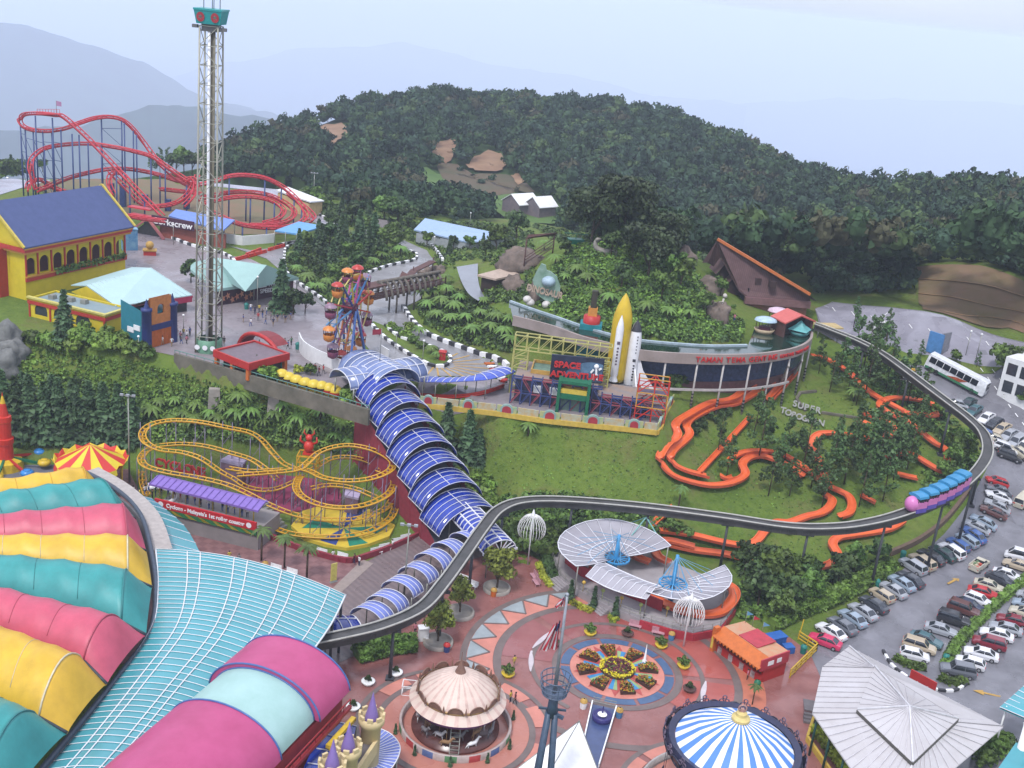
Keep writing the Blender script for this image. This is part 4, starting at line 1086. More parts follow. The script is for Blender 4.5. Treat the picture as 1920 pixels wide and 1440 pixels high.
for q in((209,385,6),(231,388,6),(272,392,4),(315,396,3.4),(350,392,5.5)):
 p=G(*q[:2]);m=MB();g=h(p.x,p.y);m.box((p.x,p.y,g-.3),(1.3,1.3,q[2]));m.build('pier',M('pier_blue',C(52,72,128),rough=.5),ck)
def shed(name,label,c4,zt,mats,group=None,posts=True,wall=None,zb=None,rib=0,drop=.35):
 """c4: four roof corner pixels (front-left, front-right, back-right, back-left) with heights"""
 c=[P(*q)for q in c4];g0=min(h(p.x,p.y)for p in c);t=thing(name,label,'shed' if 'shed' in name else 'building',(c[0].x,c[0].y,g0),group)
 m=MB();m.face(c);m.face([p-dn for p in c[::-1]])
 for i in range(4):a,b=c[i],c[(i+1)%4];m.face([a,a-Vector((0,0,drop)),b-Vector((0,0,drop)),b])
 m.build('roof',mats,t)
 if posts:
  for i,j in((0,1),(0,0),(1,1),(2,1),(3,1)):
   p=c[i]if j else c[0].lerp(c[1],.5);m=MB();m.tube([(p.x,p.y,h(p.x,p.y)-.2),p],.1,5);m.build('post',GALV,t)
 if wall:
  cc=sum(c,Vector())/4;q=[cc+(p-cc)*.93 for p in c];m=MB();m.prism([(p.x,p.y)for p in q],g0-1,min(p.z for p in c)-.25);m.build('wall',wall,t)
 return t
st=shed('coaster_station','long station under a bright blue roof carrying the corkscrew name sign',[(316,404,19.5),(418,432,19.5),(440,412,20.3),(330,392,20.3)],19,M('station_blue',C(112,148,226),rough=.4,var=.06))
fs=Frame(P(288,408,19.6),two(P(288,408,19.6),P(358,420,19.6)))
m=MB();fs.box(m,-.5,10.5,-.1,.2,18.0,20.2);sg=m.build('sign_board',M('board_plum',C(84,44,70),rough=.6),st)
t=text('Corkscrew',2.0,WHT,sg,fs(5.0,-.2,19.0),(PI/2,0,fs.a),bold=.03,sx=1.15)
m=MB();fs.box(m,1,18,1,1.4,14.6,18.2);m.build('front_wall',M('station_orange',C(170,92,76),rough=.6),st)
m=MB();m.face([fs(-5.2,-.5,15.4),fs(2.5,-.5,15.4),fs(-1,-.3,19)]);m.build('entrance_gable',DARKW,st)
m=MB();m.bar(fs(-6.5,-.8,15.1),fs(-1,-.8,19.4),.7,.4);m.bar(fs(-1,-.8,19.4),fs(3.2,-.8,15.1),.7,.4);m.build('gable_frame',M('station_pink',C(214,128,128),rough=.5),st)
m=MB();fs.box(m,-8,-1,1,4,18.6,19.0);fs.box(m,-9,-3,3,5,20.2,20.5);m.build('red_canopy',REDST,st)
shed('queue_shelter','open queue shelter with flat sky blue roof left of the garden conifers',[(515,432,18.6),(556,438,18.6),(610,424,19.4),(560,415,19.4)],18,SKYB,wall=None)
m=MB();a,b,c=P(352,442,15),P(400,452,15),P(455,460,15);
for p,q in((a,b),(b,c),(c,P(515,455,15))):m.bar(p+Vector((0,0,1.1)),q+Vector((0,0,1.1)),.25,2.2)
tag(m.build('hoarding_wall',WHITE),'low white hoarding along the foot of the red coaster station','wall')
shed('cream_shed','cream shed with long white roof behind the red coaster helix',[(518,356,19.5),(582,378,19.5),(608,376,19.0),(540,350,19.2)],18,WHITE,wall=M('cream_wall',C(226,196,140),rough=.7),posts=False)
m=MB();p=PD(106,212,303);m.tube([p,p+Vector((0,0,3))],.06,5);fl=thing('summit_flag','tiny flag on the summit of the red coaster lift hill','flag',p);m.build('pole',STEEL,fl)
m=MB();m.face([p+Vector((0,0,1.8)),p+Vector((1.3,0,1.7)),p+Vector((1.3,0,2.8)),p+Vector((0,0,3))]);m.build('cloth',M('flag_cloth',C(200,150,190),rough=.8),fl)
# ferris wheel
hubb=G(650,686);zc=25.2;RW=7.2
fw=thing('ferris_wheel','small ferris wheel with coloured spokes and orange and plum gondolas','ferris wheel',hubb)
HB=Vector((hubb.x,hubb.y,zc));e=Vector((math.sin(R(17)),math.cos(R(17)),0));nv=Vector((e.y,-e.x,0))
wp=lambda a,r,o=0.0:HB+e*(math.cos(a)*r)+Vector((0,0,math.sin(a)*r))+nv*o
cols_=[C(228,70,60),C(90,150,214),C(230,110,180),C(230,196,90),C(70,90,170),C(214,60,80),C(110,170,220),C(140,70,110),C(226,130,70),C(100,110,180),C(232,120,190),C(220,80,60)]
m=MB();m.tube([HB-nv*1.1,HB+nv*1.1],.95,10);m.tube([HB-nv*1.4,HB+nv*1.4],.4,8);m.build('hub',M('hub_maroon',C(96,40,66),rough=.5),fw)
for k in range(12):
 a=2*PI*k/12+.2;m=MB()
 for o in(-.75,.75):m.bar(wp(a,.6,o),wp(a,RW-.2,o*.8),.28,.22)
 for q in(.35,.6,.85):m.bar(wp(a,RW*q,-.75),wp(a,RW*q,.75),.12)
 m.build('spoke',M('spoke_colour_%s'%'abcdefghijkl'[k],cols_[k],rough=.45),fw)
m=MB()
for k in range(12):
 a,b=2*PI*k/12+.2,2*PI*(k+1)/12+.2
 for o in(-.65,.65):m.bar(wp(a,RW*.82,o),wp(b,RW*.82,o),.17)
m.build('rim',M('rim_yellow',C(236,214,130),rough=.5),fw)
gm=[M('gondola_orange',C(236,150,70),rough=.4),M('gondola_plum',C(150,80,110),rough=.4),M('gondola_red',C(210,70,60),rough=.4)]
for k in range(12):
 p=wp(2*PI*k/12+.2,RW)-Vector((0,0,1.5));m=MB()
 m.lathe([(.3,-1.1),(.85,-.75),(.95,0),(.9,.15)],10,p);mi=k%2;g=m.build('gondola',gm[mi],fw)
 m=MB();m.lathe([(1.05,.95),(.9,1.25),(.45,1.5),(.05,1.6)],10,p)
 sub(m,'canopy',[gm[2],M('gondola_grey',C(160,130,150),rough=.4)][k%2]if k%3 else gm[0],g)
 m=MB()
 for j in range(6):q=2*PI*j/6;m.tube([p+Vector((math.cos(q)*.85,math.sin(q)*.85,.1)),p+Vector((math.cos(q)*.95,math.sin(q)*.95,1.0))],.06,4)
 m.bar(p+Vector((0,0,1.5)),p+Vector((0,0,1.75)),.15);sub(m,'cage',M('gondola_dark',C(84,40,60),rough=.5),g)
for o in(-2.1,2.1):
 for s in(-3.4,3.4):
  m=MB();q=HB+nv*o+e*s;m.bar(HB+nv*(o*.6),(q.x,q.y,hubb.z),.35);m.build('support_leg',M('leg_blue',C(84,120,190),rough=.45),fw)
m=MB();m.lathe([(5.2,0),(5.2,.5),(.1,.55)],20,hubb);m.build('platform',M('platform_grey',C(170,160,160),rough=.6),fw)
# barrel roofs
BGL=M('blue_roof_glass',C(30,62,176),rough=.16,var=.35,scale=.25,spec=.7)
BGL2=M('grey_blue_glass',C(132,150,198),rough=.2,var=.2,scale=.25,spec=.7)
BGL3=M('violet_blue_sheet',C(136,152,232),rough=.3,var=.1,scale=.3,spec=.45)
RIBW=M('white_rib',(.6,.6,.64),rough=.4,var=.06)
def barrel(A,B,rad,rise,name,mat,parent,rib=1.2,purl=(0.0,.5,-.5),nb=14,ribm=None,thick=.1,ribw=.11,sweep=1.0):
 """half-barrel roof springing from the line A-B, with ribs as a sub-part"""
 A=Vector(A);B=Vector(B);d=(B-A);L_=d.length;d.normalize();s=d.cross(Vector((0,0,1))).normalized()
 pt=lambda t,u,k=1.0:A.lerp(B,t)+s*(math.sin(u*PI/2*sweep)/math.sin(PI/2*sweep)*rad*k)+Vector((0,0,rise*k*(math.cos(u*PI/2*sweep)-math.cos(PI/2*sweep))/(1-math.cos(PI/2*sweep))))
 m=MB();vs=[];fs=[];nt=4
 for k in(1.0,1-thick/rad):
  for i in range(nt+1):
   for j in range(nb+1):vs.append(pt(i/nt,-1+2*j/nb,k))
 W=nb+1;O=(nt+1)*W
 for i in range(nt):
  for j in range(nb):
   a=i*W+j;fs.append((a,a+1,a+W+1,a+W));fs.append((O+a,O+a+W,O+a+W+1,O+a+1))
 for j in range(nb):fs.append((j,O+j,O+j+1,j+1));a=nt*W+j;fs.append((a,a+1,O+a+1,O+a))
 for i in range(nt):
  a=i*W;fs.append((a,a+W,O+a+W,O+a));a=i*W+nb;fs.append((a,O+a,O+a+W,a+W))
 m.mesh(vs,fs,0,True);o=m.build(name,mat,parent)
 m=MB();n=max(1,round(L_/rib))
 for i in range(n+1):m.tube([pt(i/n,-1+2*j/nb,1.005)+Vector((0,0,.04))for j in range(nb+1)],ribw,4)
 for u in purl:m.bar(pt(0,u,1.01)+Vector((0,0,.06)),pt(1,u,1.01)+Vector((0,0,.06)),ribw*1.5)
 for u in(-1,1):m.bar(pt(0,u),pt(1,u),ribw*1.6)
 sub(m,'rib_frame',ribm or RIBW,o)
 return o
top=P(716,722,17);bot=P(868,985,2.5)
esc=thing('covered_escalator','long blue glass stepped escalator roof descending the bank beside the yellow coaster','covered walkway',(bot.x,bot.y,0))
ns=7;dv=(bot-top)
hd_=Vector((dv.x,dv.y,0)).normalized()
for k in range(ns):
 a=top+dv*(k/ns);b=top+dv*((k+1)/ns);b.z=a.z-.38*(a.z-b.z);b+=hd_*.5;a.z-=.9;b.z-=.9
 if k==ns-1:b+=hd_*1.2
 barrel(a,b,5.0+.12*k,3.3,'roof_section',BGL,esc,rib=.95,purl=(.12,-.62),ribw=.05,sweep=.88)
sd_=hd_.cross(Vector((0,0,1)))
for s in(-1,1):
 m=MB();a=top+sd_*(4.6*s)-Vector((0,0,.9));b=bot+sd_*(5.2*s)-Vector((0,0,.9))
 for k in range(14):
  p,q=a.lerp(b,k/14),a.lerp(b,(k+1)/14)
  m.face([(p.x,p.y,p.z-.3),(q.x,q.y,q.z-.3),(q.x,q.y,min(q.z-1.0,h(q.x,q.y)-.4)),(p.x,p.y,min(p.z-1.0,h(p.x,p.y)-.4))])
  if k%2==0:m.bar((p.x,p.y,h(p.x,p.y)-.5),(p.x,p.y,p.z),.25)
 m.build('side_wall',M('maroon_wall',C(160,56,72),rough=.6),esc)
m=MB();m.face([top+sd_*4.4-Vector((0,0,2.2)),top-sd_*4.4-Vector((0,0,2.2)),bot-sd_*5-Vector((0,0,2.3)),bot+sd_*5-Vector((0,0,2.3))]);m.build('stair',M('stair_grey',C(110,110,120),rough=.6),esc)
lo_a=P(868,960,4.6);lo_b=P(938,1034,3.6)
ex=thing('exit_canopy','short blue barrel canopy at the foot of the covered escalator, above a white fan-lit gable','canopy',(lo_b.x,lo_b.y,0))
barrel(lo_a,lo_b,2.5,1.7,'roof',BGL,ex,.9)
for t in(0,.5,1):
 for s in(-2.3,2.3):q=lo_a.lerp(lo_b,t)+sd_*s;m=MB();m.tube([(q.x,q.y,0),(q.x,q.y,q.z+.1)],.1,6);m.build('post',GALV,ex)
m=MB();d=(lo_b-lo_a).normalized();sdd=d.cross(Vector((0,0,1))).normalized()
for k in range(9):a=PI*k/8;m.bar(lo_b+d*.05,lo_b+d*.05+sdd*(2.4*math.cos(a))+Vector((0,0,1.6*math.sin(a))),.12)
m.bar(lo_b+sdd*2.8,lo_b-sdd*2.8,.3);m.build('fan_gable',RIBW,ex)
dome=thing('escalator_hall','cross shaped grey glass vaults at the head of the covered escalator','building',(top.x,top.y,15))
c0=P(714,708,17.2);barrel(c0-hd_*4.5,c0+hd_*4.5,4.4,2.9,'main_vault',BGL2,dome,1.3,(0,),ribw=.08)
barrel(c0-sd_*7.4-hd_*.4,c0+sd_*7.4-hd_*.4,3.0,2.1,'cross_vault',BGL2,dome,1.5,(.4,-.4),ribw=.08)
m=MB();m.lathe([(4.35,0),(3.8,1.5),(2.5,2.5),(.05,2.9)],16,c0-hd_*4.6,a0=math.atan2(-hd_.y,-hd_.x)-PI/2,a1=math.atan2(-hd_.y,-hd_.x)+PI/2);m.build('apse',BGL2,dome)
for i,j in((-1,-1),(1,-1),(1,1),(-1,1)):
 m=MB();q=c0+sd_*(6.8*i)+hd_*(2.6*j);m.tube([(q.x,q.y,15),(q.x,q.y,17.3)],.14,6);m.build('post',GALV,dome)
m=MB();p=P(716,645,21);p=c0+sd_*.4;m.tube([(p.x,p.y,20),(p.x,p.y,25.5)],.06,5);m.build('flagpole',STEEL,dome)
m=MB();m.face([(p.x,p.y,25.4),(p.x,p.y,24.5),(p.x-1.4,p.y-.2,24.3),(p.x-1.4,p.y-.2,25.2)]);m.build('flag',M('flag_maroon',C(160,50,70),rough=.8),dome)
kp=[G(*q)for q in((752,742),(800,746),(850,748),(900,742),(944,728))];kp=catmull(kp,4)
kc=thing('kart_pit_canopy','curved bright blue pit canopy with white ribs along the kart start','canopy',kp[8])
m=MB();rb=MB();prev=None
for i,p in enumerate(kp):
 t=(kp[min(i+1,len(kp)-1)]-kp[max(i-1,0)]);t.z=0;t.normalize();s=Vector((-t.y,t.x,0))
 prof=[p+s*(u*2.1)+Vector((0,0,2.9+.9*(1-((u+.3)/1.3)**2)))for u in(-1,-.6,-.2,.2,.6,1)]
 if prev:
  for a in range(5):m.face([prev[a],prof[a],prof[a+1],prev[a+1]],0,True);m.face([prev[a]-dn*.5,prev[a+1]-dn*.5,prof[a+1]-dn*.5,prof[a]-dn*.5])
 rb.tube([q+Vector((0,0,.05))for q in prof],.07,4)
 if i%3==0:
  for u in(-.9,.9):q=p+s*(2.0*u);pm=MB();pm.tube([q,q+Vector((0,0,3.0))],.08,5);pm.build('post',GALV,kc)
 prev=prof
o=m.build('roof',M('pit_blue',C(70,96,206),rough=.3,var=.1),kc);sub(rb,'rib',RIBW,o)
m=MB();m.tube([p+Vector((0,0,.6))for p in kp],.22,5);m.tube([p+Vector((0,0,.25))for p in kp],.22,5);m.build('crash_rail',RED,kc)
pc=[(699,1159),(727,1136),(755,1108),(785,1082),(814,1057),(844,1038),(878,1020)]
for k in range(7):
 zz=2.9;c=P(*pc[k],zz);dd=P(*pc[min(k+1,6)],zz)-P(*pc[max(k-1,0)],zz);dd.normalize();a=c-dd*1.55+Vector((0,0,.45));b=c+dd*1.35
 t=thing('walkway_canopy','violet blue barrel canopy, %s'%['lowest of the seven stepped ones beside the turquoise roof','second from the lower end of the stepped row','third from the lower end of the stepped row','middle one of the seven stepped ones','third from the upper end of the stepped row','second from the upper end of the stepped row','uppermost of the stepped row near the escalator foot'][k],'canopy',(a.x,a.y,0),'stepped violet canopies')
 d=(b-a);d.z=0;d.normalize();s=d.cross(Vector((0,0,1)))
 barrel(a,b,2.35,1.6,'roof',BGL3,t,1.1,(),ribw=.06)
 for q in(a+s*2.1,a-s*2.1):
  m=MB();m.tube([(q.x,q.y,0),(q.x,q.y,q.z)],.09,5);m.build('post',GALV,t)
lb_a,lb_b=P(612,1178,4.2),P(668,1178,3.2)
t=thing('corner_canopy','dark blue low barrel canopy under the corner of the turquoise roof','canopy',(lb_a.x,lb_a.y,0));barrel(lb_a,lb_b,2.2,1.3,'roof',BGL,t,1.3,(0,),ribw=.08)
m=MB();m.tube([(lb_a.x,lb_a.y,0),lb_a],.1,5);m.build('post',GALV,t)
# ribbed bridge over the track
ba,bb=P(676,562,18.6),P(826,528,19.8)
br=thing('ribbed_bridge','footbridge over the kart track with grey rib-cage arches','bridge',(ba.x,ba.y,15));d=(bb-ba).normalized();s=d.cross(Vector((0,0,1))).normalized();LB=(bb-ba).length
m=MB();m.bar(ba,bb,2.6,.4);m.build('deck',BROWN,br)
for sx in(-1.3,1.3):
 m=MB()
 for zz in(.5,1.1):m.bar(ba+s*sx+Vector((0,0,zz)),bb+s*sx+Vector((0,0,zz)),.12)
 for k in range(14):q=ba.lerp(bb,k/13)+s*sx;m.bar(q,q+Vector((0,0,1.1)),.12)
 m.build('railing',BROWN,br)
BONE=M('rib_grey',C(122,114,104),rough=.9,var=.3)
for k in range(11):
 q=ba.lerp(bb,.22+.74*k/10);r=2.4*(1-.05*k);m=MB();m.tube([q+s*(r*math.cos(a))+Vector((0,0,-.4+3.0*math.sin(a)*(1-.03*k)))for a in[PI*j/10 for j in range(11)]],.28,6);m.build('rib',BONE,br)
m=MB();m.tube([ba.lerp(bb,.2+.78*k/8)+Vector((0,0,2.7-.6*(k/8)))for k in range(9)],.4,6);m.build('spine',BONE,br)
m=MB();m.bar(ba+Vector((0,0,2.4)),ba.lerp(bb,.25)+Vector((0,0,2.4)),2.9,.2);m.build('roof',BROWN,br)
for t_ in(.05,.4,.62,.95):
 for sx in(-1.1,1.1):q=ba.lerp(bb,t_)+s*sx;m=MB();m.tube([(q.x,q.y,h(q.x,q.y)-.3),q],.2,6);m.build('pillar',BONE,br)
bw=thing('boardwalk','red-brown boardwalk with small shingled roof behind the ribbed bridge','boardwalk',G(760,525));m=MB();a,b,c=P(760,528,17.5),P(775,508,18),P(812,490,18.5)
m.bar(a,b,1.6,.25);m.bar(b,c,1.6,.25);m.build('deck',BROWN,bw)
m=MB();r0=P(748,520,18.6);r1=P(766,530,18.4);q=Vector((.4,1.6,1.0));m.face([r0,r1,r1+q,r0+q]);m.face([r0+q,r1+q,r1+q+Vector((.4,1.6,-1)),r0+q+Vector((.4,1.6,-1))]);m.build('roof',BROWN,bw)
for p in(a,b,c):m=MB();m.tube([(p.x,p.y,h(p.x,p.y)-.3),(p.x,p.y,p.z+1)],.12,5);m.build('post',BROWN,bw)
# walls and hoardings
def wall_path(name,label,pts,z0,z1,t,mat,cat='wall',cap=None,group=None):
 w=thing(name,label,cat,pts[0],group);m=MB()
 f0=z0 if callable(z0)else(lambda p:z0);f1=z1 if callable(z1)else(lambda p:z1)
 for a,b in zip(pts,pts[1:]):
  d=Vector((b.x-a.x,b.y-a.y,0)).normalized();s=Vector((-d.y,d.x,0))*t/2
  A=[a-s,b-s,b+s,a+s];lo=[Vector((p.x,p.y,f0(p)))for p in A];hi=[Vector((p.x,p.y,f1(p)))for p in A]
  m.face(hi)
  for i in range(4):j=(i+1)%4;m.face([lo[i],lo[j],hi[j],hi[i]])
 m.build('panel',mat,w)
 if cap:
  m=MB();m.tube([Vector((p.x,p.y,f1(p)+.55))for p in pts],.07,5)
  for p in pts:m.bar((p.x,p.y,f1(p)),(p.x,p.y,f1(p)+.55),.08)
  m.build('railing',cap,w)
 return w
tw_pts=catmull([P(x,y,15)for x,y in[(328,672),(400,692),(500,722),(590,748),(645,764),(692,778)]],5)
wall_path('retaining_wall','long stained concrete retaining wall along the upper terrace above the fern slope',tw_pts,13.3,15.9,.5,CONCD,cap=M('rail_turquoise',C(110,160,150),rough=.5))
wall_path('hoarding','tall curved white hoarding in front of the ferris wheel',catmull([P(x,y,15)for x,y in[(560,652),(568,668),(592,684),(620,696),(652,712)]],3),14.9,17.8,.2,WHITE)
wall_path('hoarding','plain white hoarding running from the ferris wheel to the pit',catmull([P(x,y,15)for x,y in[(712,662),(728,672)]],2),14.9,16.6,.2,WHITE)
fp=catmull([P(x,y,15)for x,y in[(786,756),(860,764),(930,772),(1010,784),(1090,793),(1170,801),(1232,808)]],6)+catmull([P(x,y,15)for x,y in[(1240,800),(1248,775),(1262,752)]],4)
pf=thing('arched_parapet','yellow based parapet with red arched panels along the terrace below the space ride','parapet',fp[0])
m=MB();
for a,b in zip(fp,fp[1:]):m.bar(a-Vector((0,0,.25)),b-Vector((0,0,.25)),.6,.8)
m.build('plinth',M('plinth_yellow',C(232,196,84),rough=.6,var=.15),pf)
cum=0;k=0
for a,b in zip(fp[::3],fp[3::3]):
 d=b-a;L_=d.length;d.normalize();F=Frame(a,math.atan2(d.y,d.x));k+=1;z0=15.15
 m=MB();F.box(m,.1,L_-.1,-.1,.1,z0,z0+1.1);m.build('fence_panel',[M('panel_pale',C(196,208,190),rough=.6,col2=C(216,176,110),scale=1.4),M('panel_green',C(140,190,160),rough=.6,col2=C(226,206,130),scale=1.4)][k%2],pf)
 if k%2 and L_>1.6:
  c=L_/2;r=min(1.05,L_*.3);m=MB();n=10;pr=[(c-r,z0)]+[(c-r*math.cos(PI*i/n),z0+.6+.8*math.sin(PI*i/n))for i in range(n+1)]+[(c+r,z0)]
  m.mesh([F(x,-.2,z)for x,z in pr]+[F(x,.2,z)for x,z in pr],[tuple(range(len(pr)))[::-1],tuple(range(len(pr),2*len(pr)))]+[(i,i+1,len(pr)+i+1,len(pr)+i)for i in range(len(pr)-1)])
  ar=m.build('arch_frame',M('arch_pale',C(160,190,180),rough=.6),pf)
  m=MB();m.mesh([F(c+(x-c)*.72,-.24,z0+(z-z0)*.8)for x,z in pr],[tuple(range(len(pr)))[::-1]]);sub(m,'arch_panel',M('arch_red',C(190,60,70),rough=.6),ar)
# red flat-roofed kiosk with arch
K0,K1,K2=P(402,657,17.9),P(466,682,17.9),P(524,655,17.9)
FK=Frame(K0,two(K0,K1));LK=(K1-K0).length;DK=(K2-K1).length*.92
ks=thing('red_kiosk','red flat roofed kiosk with orange pillars and a red arch behind the drop tower base','building',(K0 .x,K0 .y,15))
m=MB();FK.box(m,.2,LK-.2,.3,DK,17.5,17.75);m.build('roof',M('kiosk_roof',C(128,110,118),rough=.5,var=.15),ks)
m=MB();FK.box(m,-.2,LK+.2,-.1,.2,16.8,18);FK.box(m,LK-.2,LK+.2,.22,DK,16.8,18);FK.box(m,-.2,.2,.22,DK,16.8,18);FK.box(m,-.2,LK+.2,DK,DK+.3,16.8,18);m.build('fascia',REDP,ks)
for a in(.3,LK/2,LK-.3):
 for b in(.3,DK-.3):m=MB();FK.box(m,a-.3,a+.3,b-.3,b+.3,15,16.78);m.build('pillar',ORP,ks)
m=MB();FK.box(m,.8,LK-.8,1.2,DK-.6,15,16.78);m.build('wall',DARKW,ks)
ar=thing('red_arch','big red quarter arch rising behind the red kiosk roof','arch',G(490,668))
m=MB();a,b=P(448,640,16),P(526,672,16);d=(b-a);dl=d.length;d.normalize()
pts=[a+d*(dl*(.5-.5*math.cos(PI*t/12)))+Vector((0,0,3.6*math.sin(PI*t/12)-1.0))for t in range(13)]
m.tube(pts,.38,6);m.build('rib',REDP,ar)
m=MB();off=Vector((-d.y,d.x,0))*3
for p,q in zip(pts[:9],pts[1:10]):m.face([p,q,q+off,p+off])
m.build('vault',M('kiosk_maroon',C(150,52,56),rough=.6),ar)
cpz=catmull([G(*q)for q in((524,712),(548,722),(580,732),(610,738),(632,746))],8);cat_=thing('caterpillar_train','yellow and red caterpillar train on the terrace edge behind the retaining wall','ride',cpz[0])
for k in range(8):
 p=cpz[min(len(cpz)-1,k*4+2)]+Vector((0,0,.9));m=MB();m.ball(p,1.15,0,10,7,.95);c=m.build('car',M('cater_yellow',C(244,214,70),rough=.4,var=.08),cat_)
 m=MB();m.lathe([(1.18,-.25),(1.18,.15)],12,p);sub(m,'opening',M('cater_dark',C(60,40,30),rough=.6)if k<6 else REDP,c)
# space ride
S0,S1=G(955,757),G(1218,792);FS=Frame(S0,two(S0,S1));LS=(S1-S0).length
sp=thing('space_ride_building','navy space ride building behind red and blue lattice with a green arched entrance','building',S0)
NAVY=M('navy_wall',C(48,56,96),rough=.6,col2=C(70,70,84),scale=.6)
m=MB();FS.box(m,.5,LS*.60,1.5,9.5,15,19.0);FS.box(m,LS*.60,LS-.6,1.5,7,15,17.8);m.build('wall',NAVY,sp)
m=MB();FS.box(m,.3,LS*.60+.2,1.2,9.8,19.02,19.3);FS.box(m,LS*.60+.22,LS-.4,1.2,7.3,17.82,18.1);rf=m.build('roof',M('space_roof',C(150,146,150),rough=.6,col2=C(180,150,130),scale=.5),sp)
m=MB();FS.box(m,2.8,8.2,4,9,19.32,19.5);sub(m,'green_deck',M('deck_green',C(120,150,128),rough=.7),rf)
m=MB();
for b0,b1 in((3.8,4),(9,9.2)):FS.box(m,2.6,8.4,b0,b1,19.32,20)
FS.box(m,2.6,2.8,4,9,19.32,20);sub(m,'yellow_parapet',YELP,rf)
m=MB()
for k in range(14):
 a=LS*k/14;a2=LS*(k+1)/14;zt=19.4 if k<9 else 18.2
 for b in(.2,1.3):
  m.bar(FS(a,b,15),FS(a2,b,17.2),.13,mi=k%2);m.bar(FS(a2,b,17.2),FS(a,b,zt),.13,mi=1-k%2);m.bar(FS(a,b,15),FS(a,b,zt+.4),.18,mi=1)
  m.bar(FS(a,b,zt),FS(a2,b,zt),.2,mi=(k+1)%2);m.bar(FS(a,b,17),FS(a2,b,17),.16,mi=k%2)
m.build('lattice',[M('lattice_red',C(166,82,96),rough=.5),M('lattice_blue',C(66,80,136),rough=.5)],sp)
for a in(4.2,6.8,9.4):m=MB();FS.box(m,a-.7,a+.7,1.2,1.48,17,18.2);m.build('window',WHITE,sp)
ea,eb=LS*.33,LS*.56
m=MB();FS.box(m,ea,ea+.5,-1.2,1.4,15,20.4);FS.box(m,eb-.5,eb,-1.2,1.4,15,20.4);arch_wall(m,FS,-1.0,ea+.5,eb-.5,15.2,18.6,[(ea+.9,eb-.9,15.2,15.6)],.6)if False else None
FS.box(m,ea+.52,eb-.52,-1.0,.8,17.4,18.3);FS.box(m,ea+.52,eb-.52,-1.0,.8,19.9,20.4)
en=m.build('entrance',GREEN,sp)
m=MB();FS.box(m,ea+.52,eb-.52,-.9,.8,18.32,19.0);sub(m,'yellow_band',M('band_yellow',C(236,206,80),rough=.5),en)
m=MB();FS.box(m,ea+.6,eb-.6,.3,.6,15,17.38);sub(m,'glass_door',M('entry_glass',C(120,150,140),rough=.2),en)
gt=thing('yellow_gantry','pale yellow lattice gantry spanning over the space ride roof','gantry',G(960,705));GY=M('gantry_yellow',C(206,200,120),rough=.5,var=.12)
gA,gB=P(966,628,25),P(1148,652,25.0)
FG=Frame(gA,two(gA,gB));LG=(gB-gA).length
m=MB();n=8
for b in(0,1.8):
 m.bar(FG(0,b,25),FG(LG,b,25),.17);m.bar(FG(0,b,22.6),FG(LG,b,22.6),.17)
 for k in range(n):a,a2=LG*k/n,LG*(k+1)/n;m.bar(FG(a,b,22.6),FG(a2,b,25),.1);m.bar(FG(a,b,22.6),FG(a,b,25),.13)
for k in range(n+1):a=LG*k/n;m.bar(FG(a,0,25),FG(a,1.8,25),.12);m.bar(FG(a,0,22.6),FG(a,1.8,22.6),.12)
m.build('beam',GY,gt)
for a0,zb in((0,15),(LG-2.4,17.5)):
 m=MB()
 for aa in(a0,a0+2.4):
  for b in(0,1.8):m.bar(FG(aa,b,zb),FG(aa,b,22.6),.2)
 nn=5
 for k in range(nn):
  za,zb2=zb+(22.6-zb)*k/nn,zb+(22.6-zb)*(k+1)/nn
  for b in(0,1.8):m.bar(FG(a0,b,za),FG(a0+2.4,b,zb2),.12);m.bar(FG(a0,b,zb2),FG(a0+2.4,b,zb2),.12)
  for aa in(a0,a0+2.4):m.bar(FG(aa,0,za),FG(aa,1.8,zb2),.12);m.bar(FG(aa,0,zb2),FG(aa,1.8,zb2),.12)
 m.build('tower',GY,gt)
b0,b1=P(1030,710,19.4),P(1128,719,19.4);FBd=Frame(b0,two(b0,b1));LBd=(b1-b0).length
bl=thing('space_billboard','dark billboard with a planet, an astronaut and red SPACE ADVENTURE lettering','billboard',b0)
m=MB();FBd.box(m,0,LBd,0,.4,19.4,23.5);m.build('panel',M('space_black',C(34,38,54),rough=.4,col2=C(54,66,96),scale=.4),bl)
m=MB();pl=[];cx_,cz_,rr_=LBd*.78,17.6,5.2
pl=[(cx_+rr_*math.cos(a),cz_+rr_*math.sin(a))for a in[R(40)+R(125)*k/24 for k in range(25)]]
pl=[(min(max(x,.1),LBd-.1),min(max(z,19.5),23.4))for x,z in pl];pl=pl+[(pl[-1][0],19.5),(pl[0][0],19.5)]
m.mesh([FBd(x,-.03,z)for x,z in pl],[tuple(range(len(pl)))[::-1]]);m.build('planet',M('planet_blue',C(120,160,190),rough=.4,col2=C(74,100,130),scale=.5),bl)
ax=LBd*.86;m=MB()
m.ball(FBd(ax,-.15,22.2),.42,0,8,6);m.bar(FBd(ax,-.2,21.8),FBd(ax+.1,-.2,20.9),.8,.3);m.bar(FBd(ax-.2,-.2,20.9),FBd(ax-.45,-.2,20.0),.3);m.bar(FBd(ax+.25,-.2,20.9),FBd(ax+.3,-.2,20.0),.3);m.bar(FBd(ax-.4,-.2,21.7),FBd(ax-.8,-.2,21.1),.25);m.bar(FBd(ax+.4,-.2,21.7),FBd(ax+.85,-.2,22.0),.25)
m.build('astronaut',WHT,bl)
LRED=M('letter_red',C(226,58,60),rough=.4,var=.05)
text('SPACE',1.35,LRED,bl,FBd(2.6,-.25,22.0),(PI/2,0,FBd.a),bold=.05,depth=.12,sx=1.1)
text('ADVENTURE',1.35,LRED,bl,FBd(4.3,-.35,20.4),(PI/2,0,FBd.a),bold=.05,depth=.12,sx=1.1)
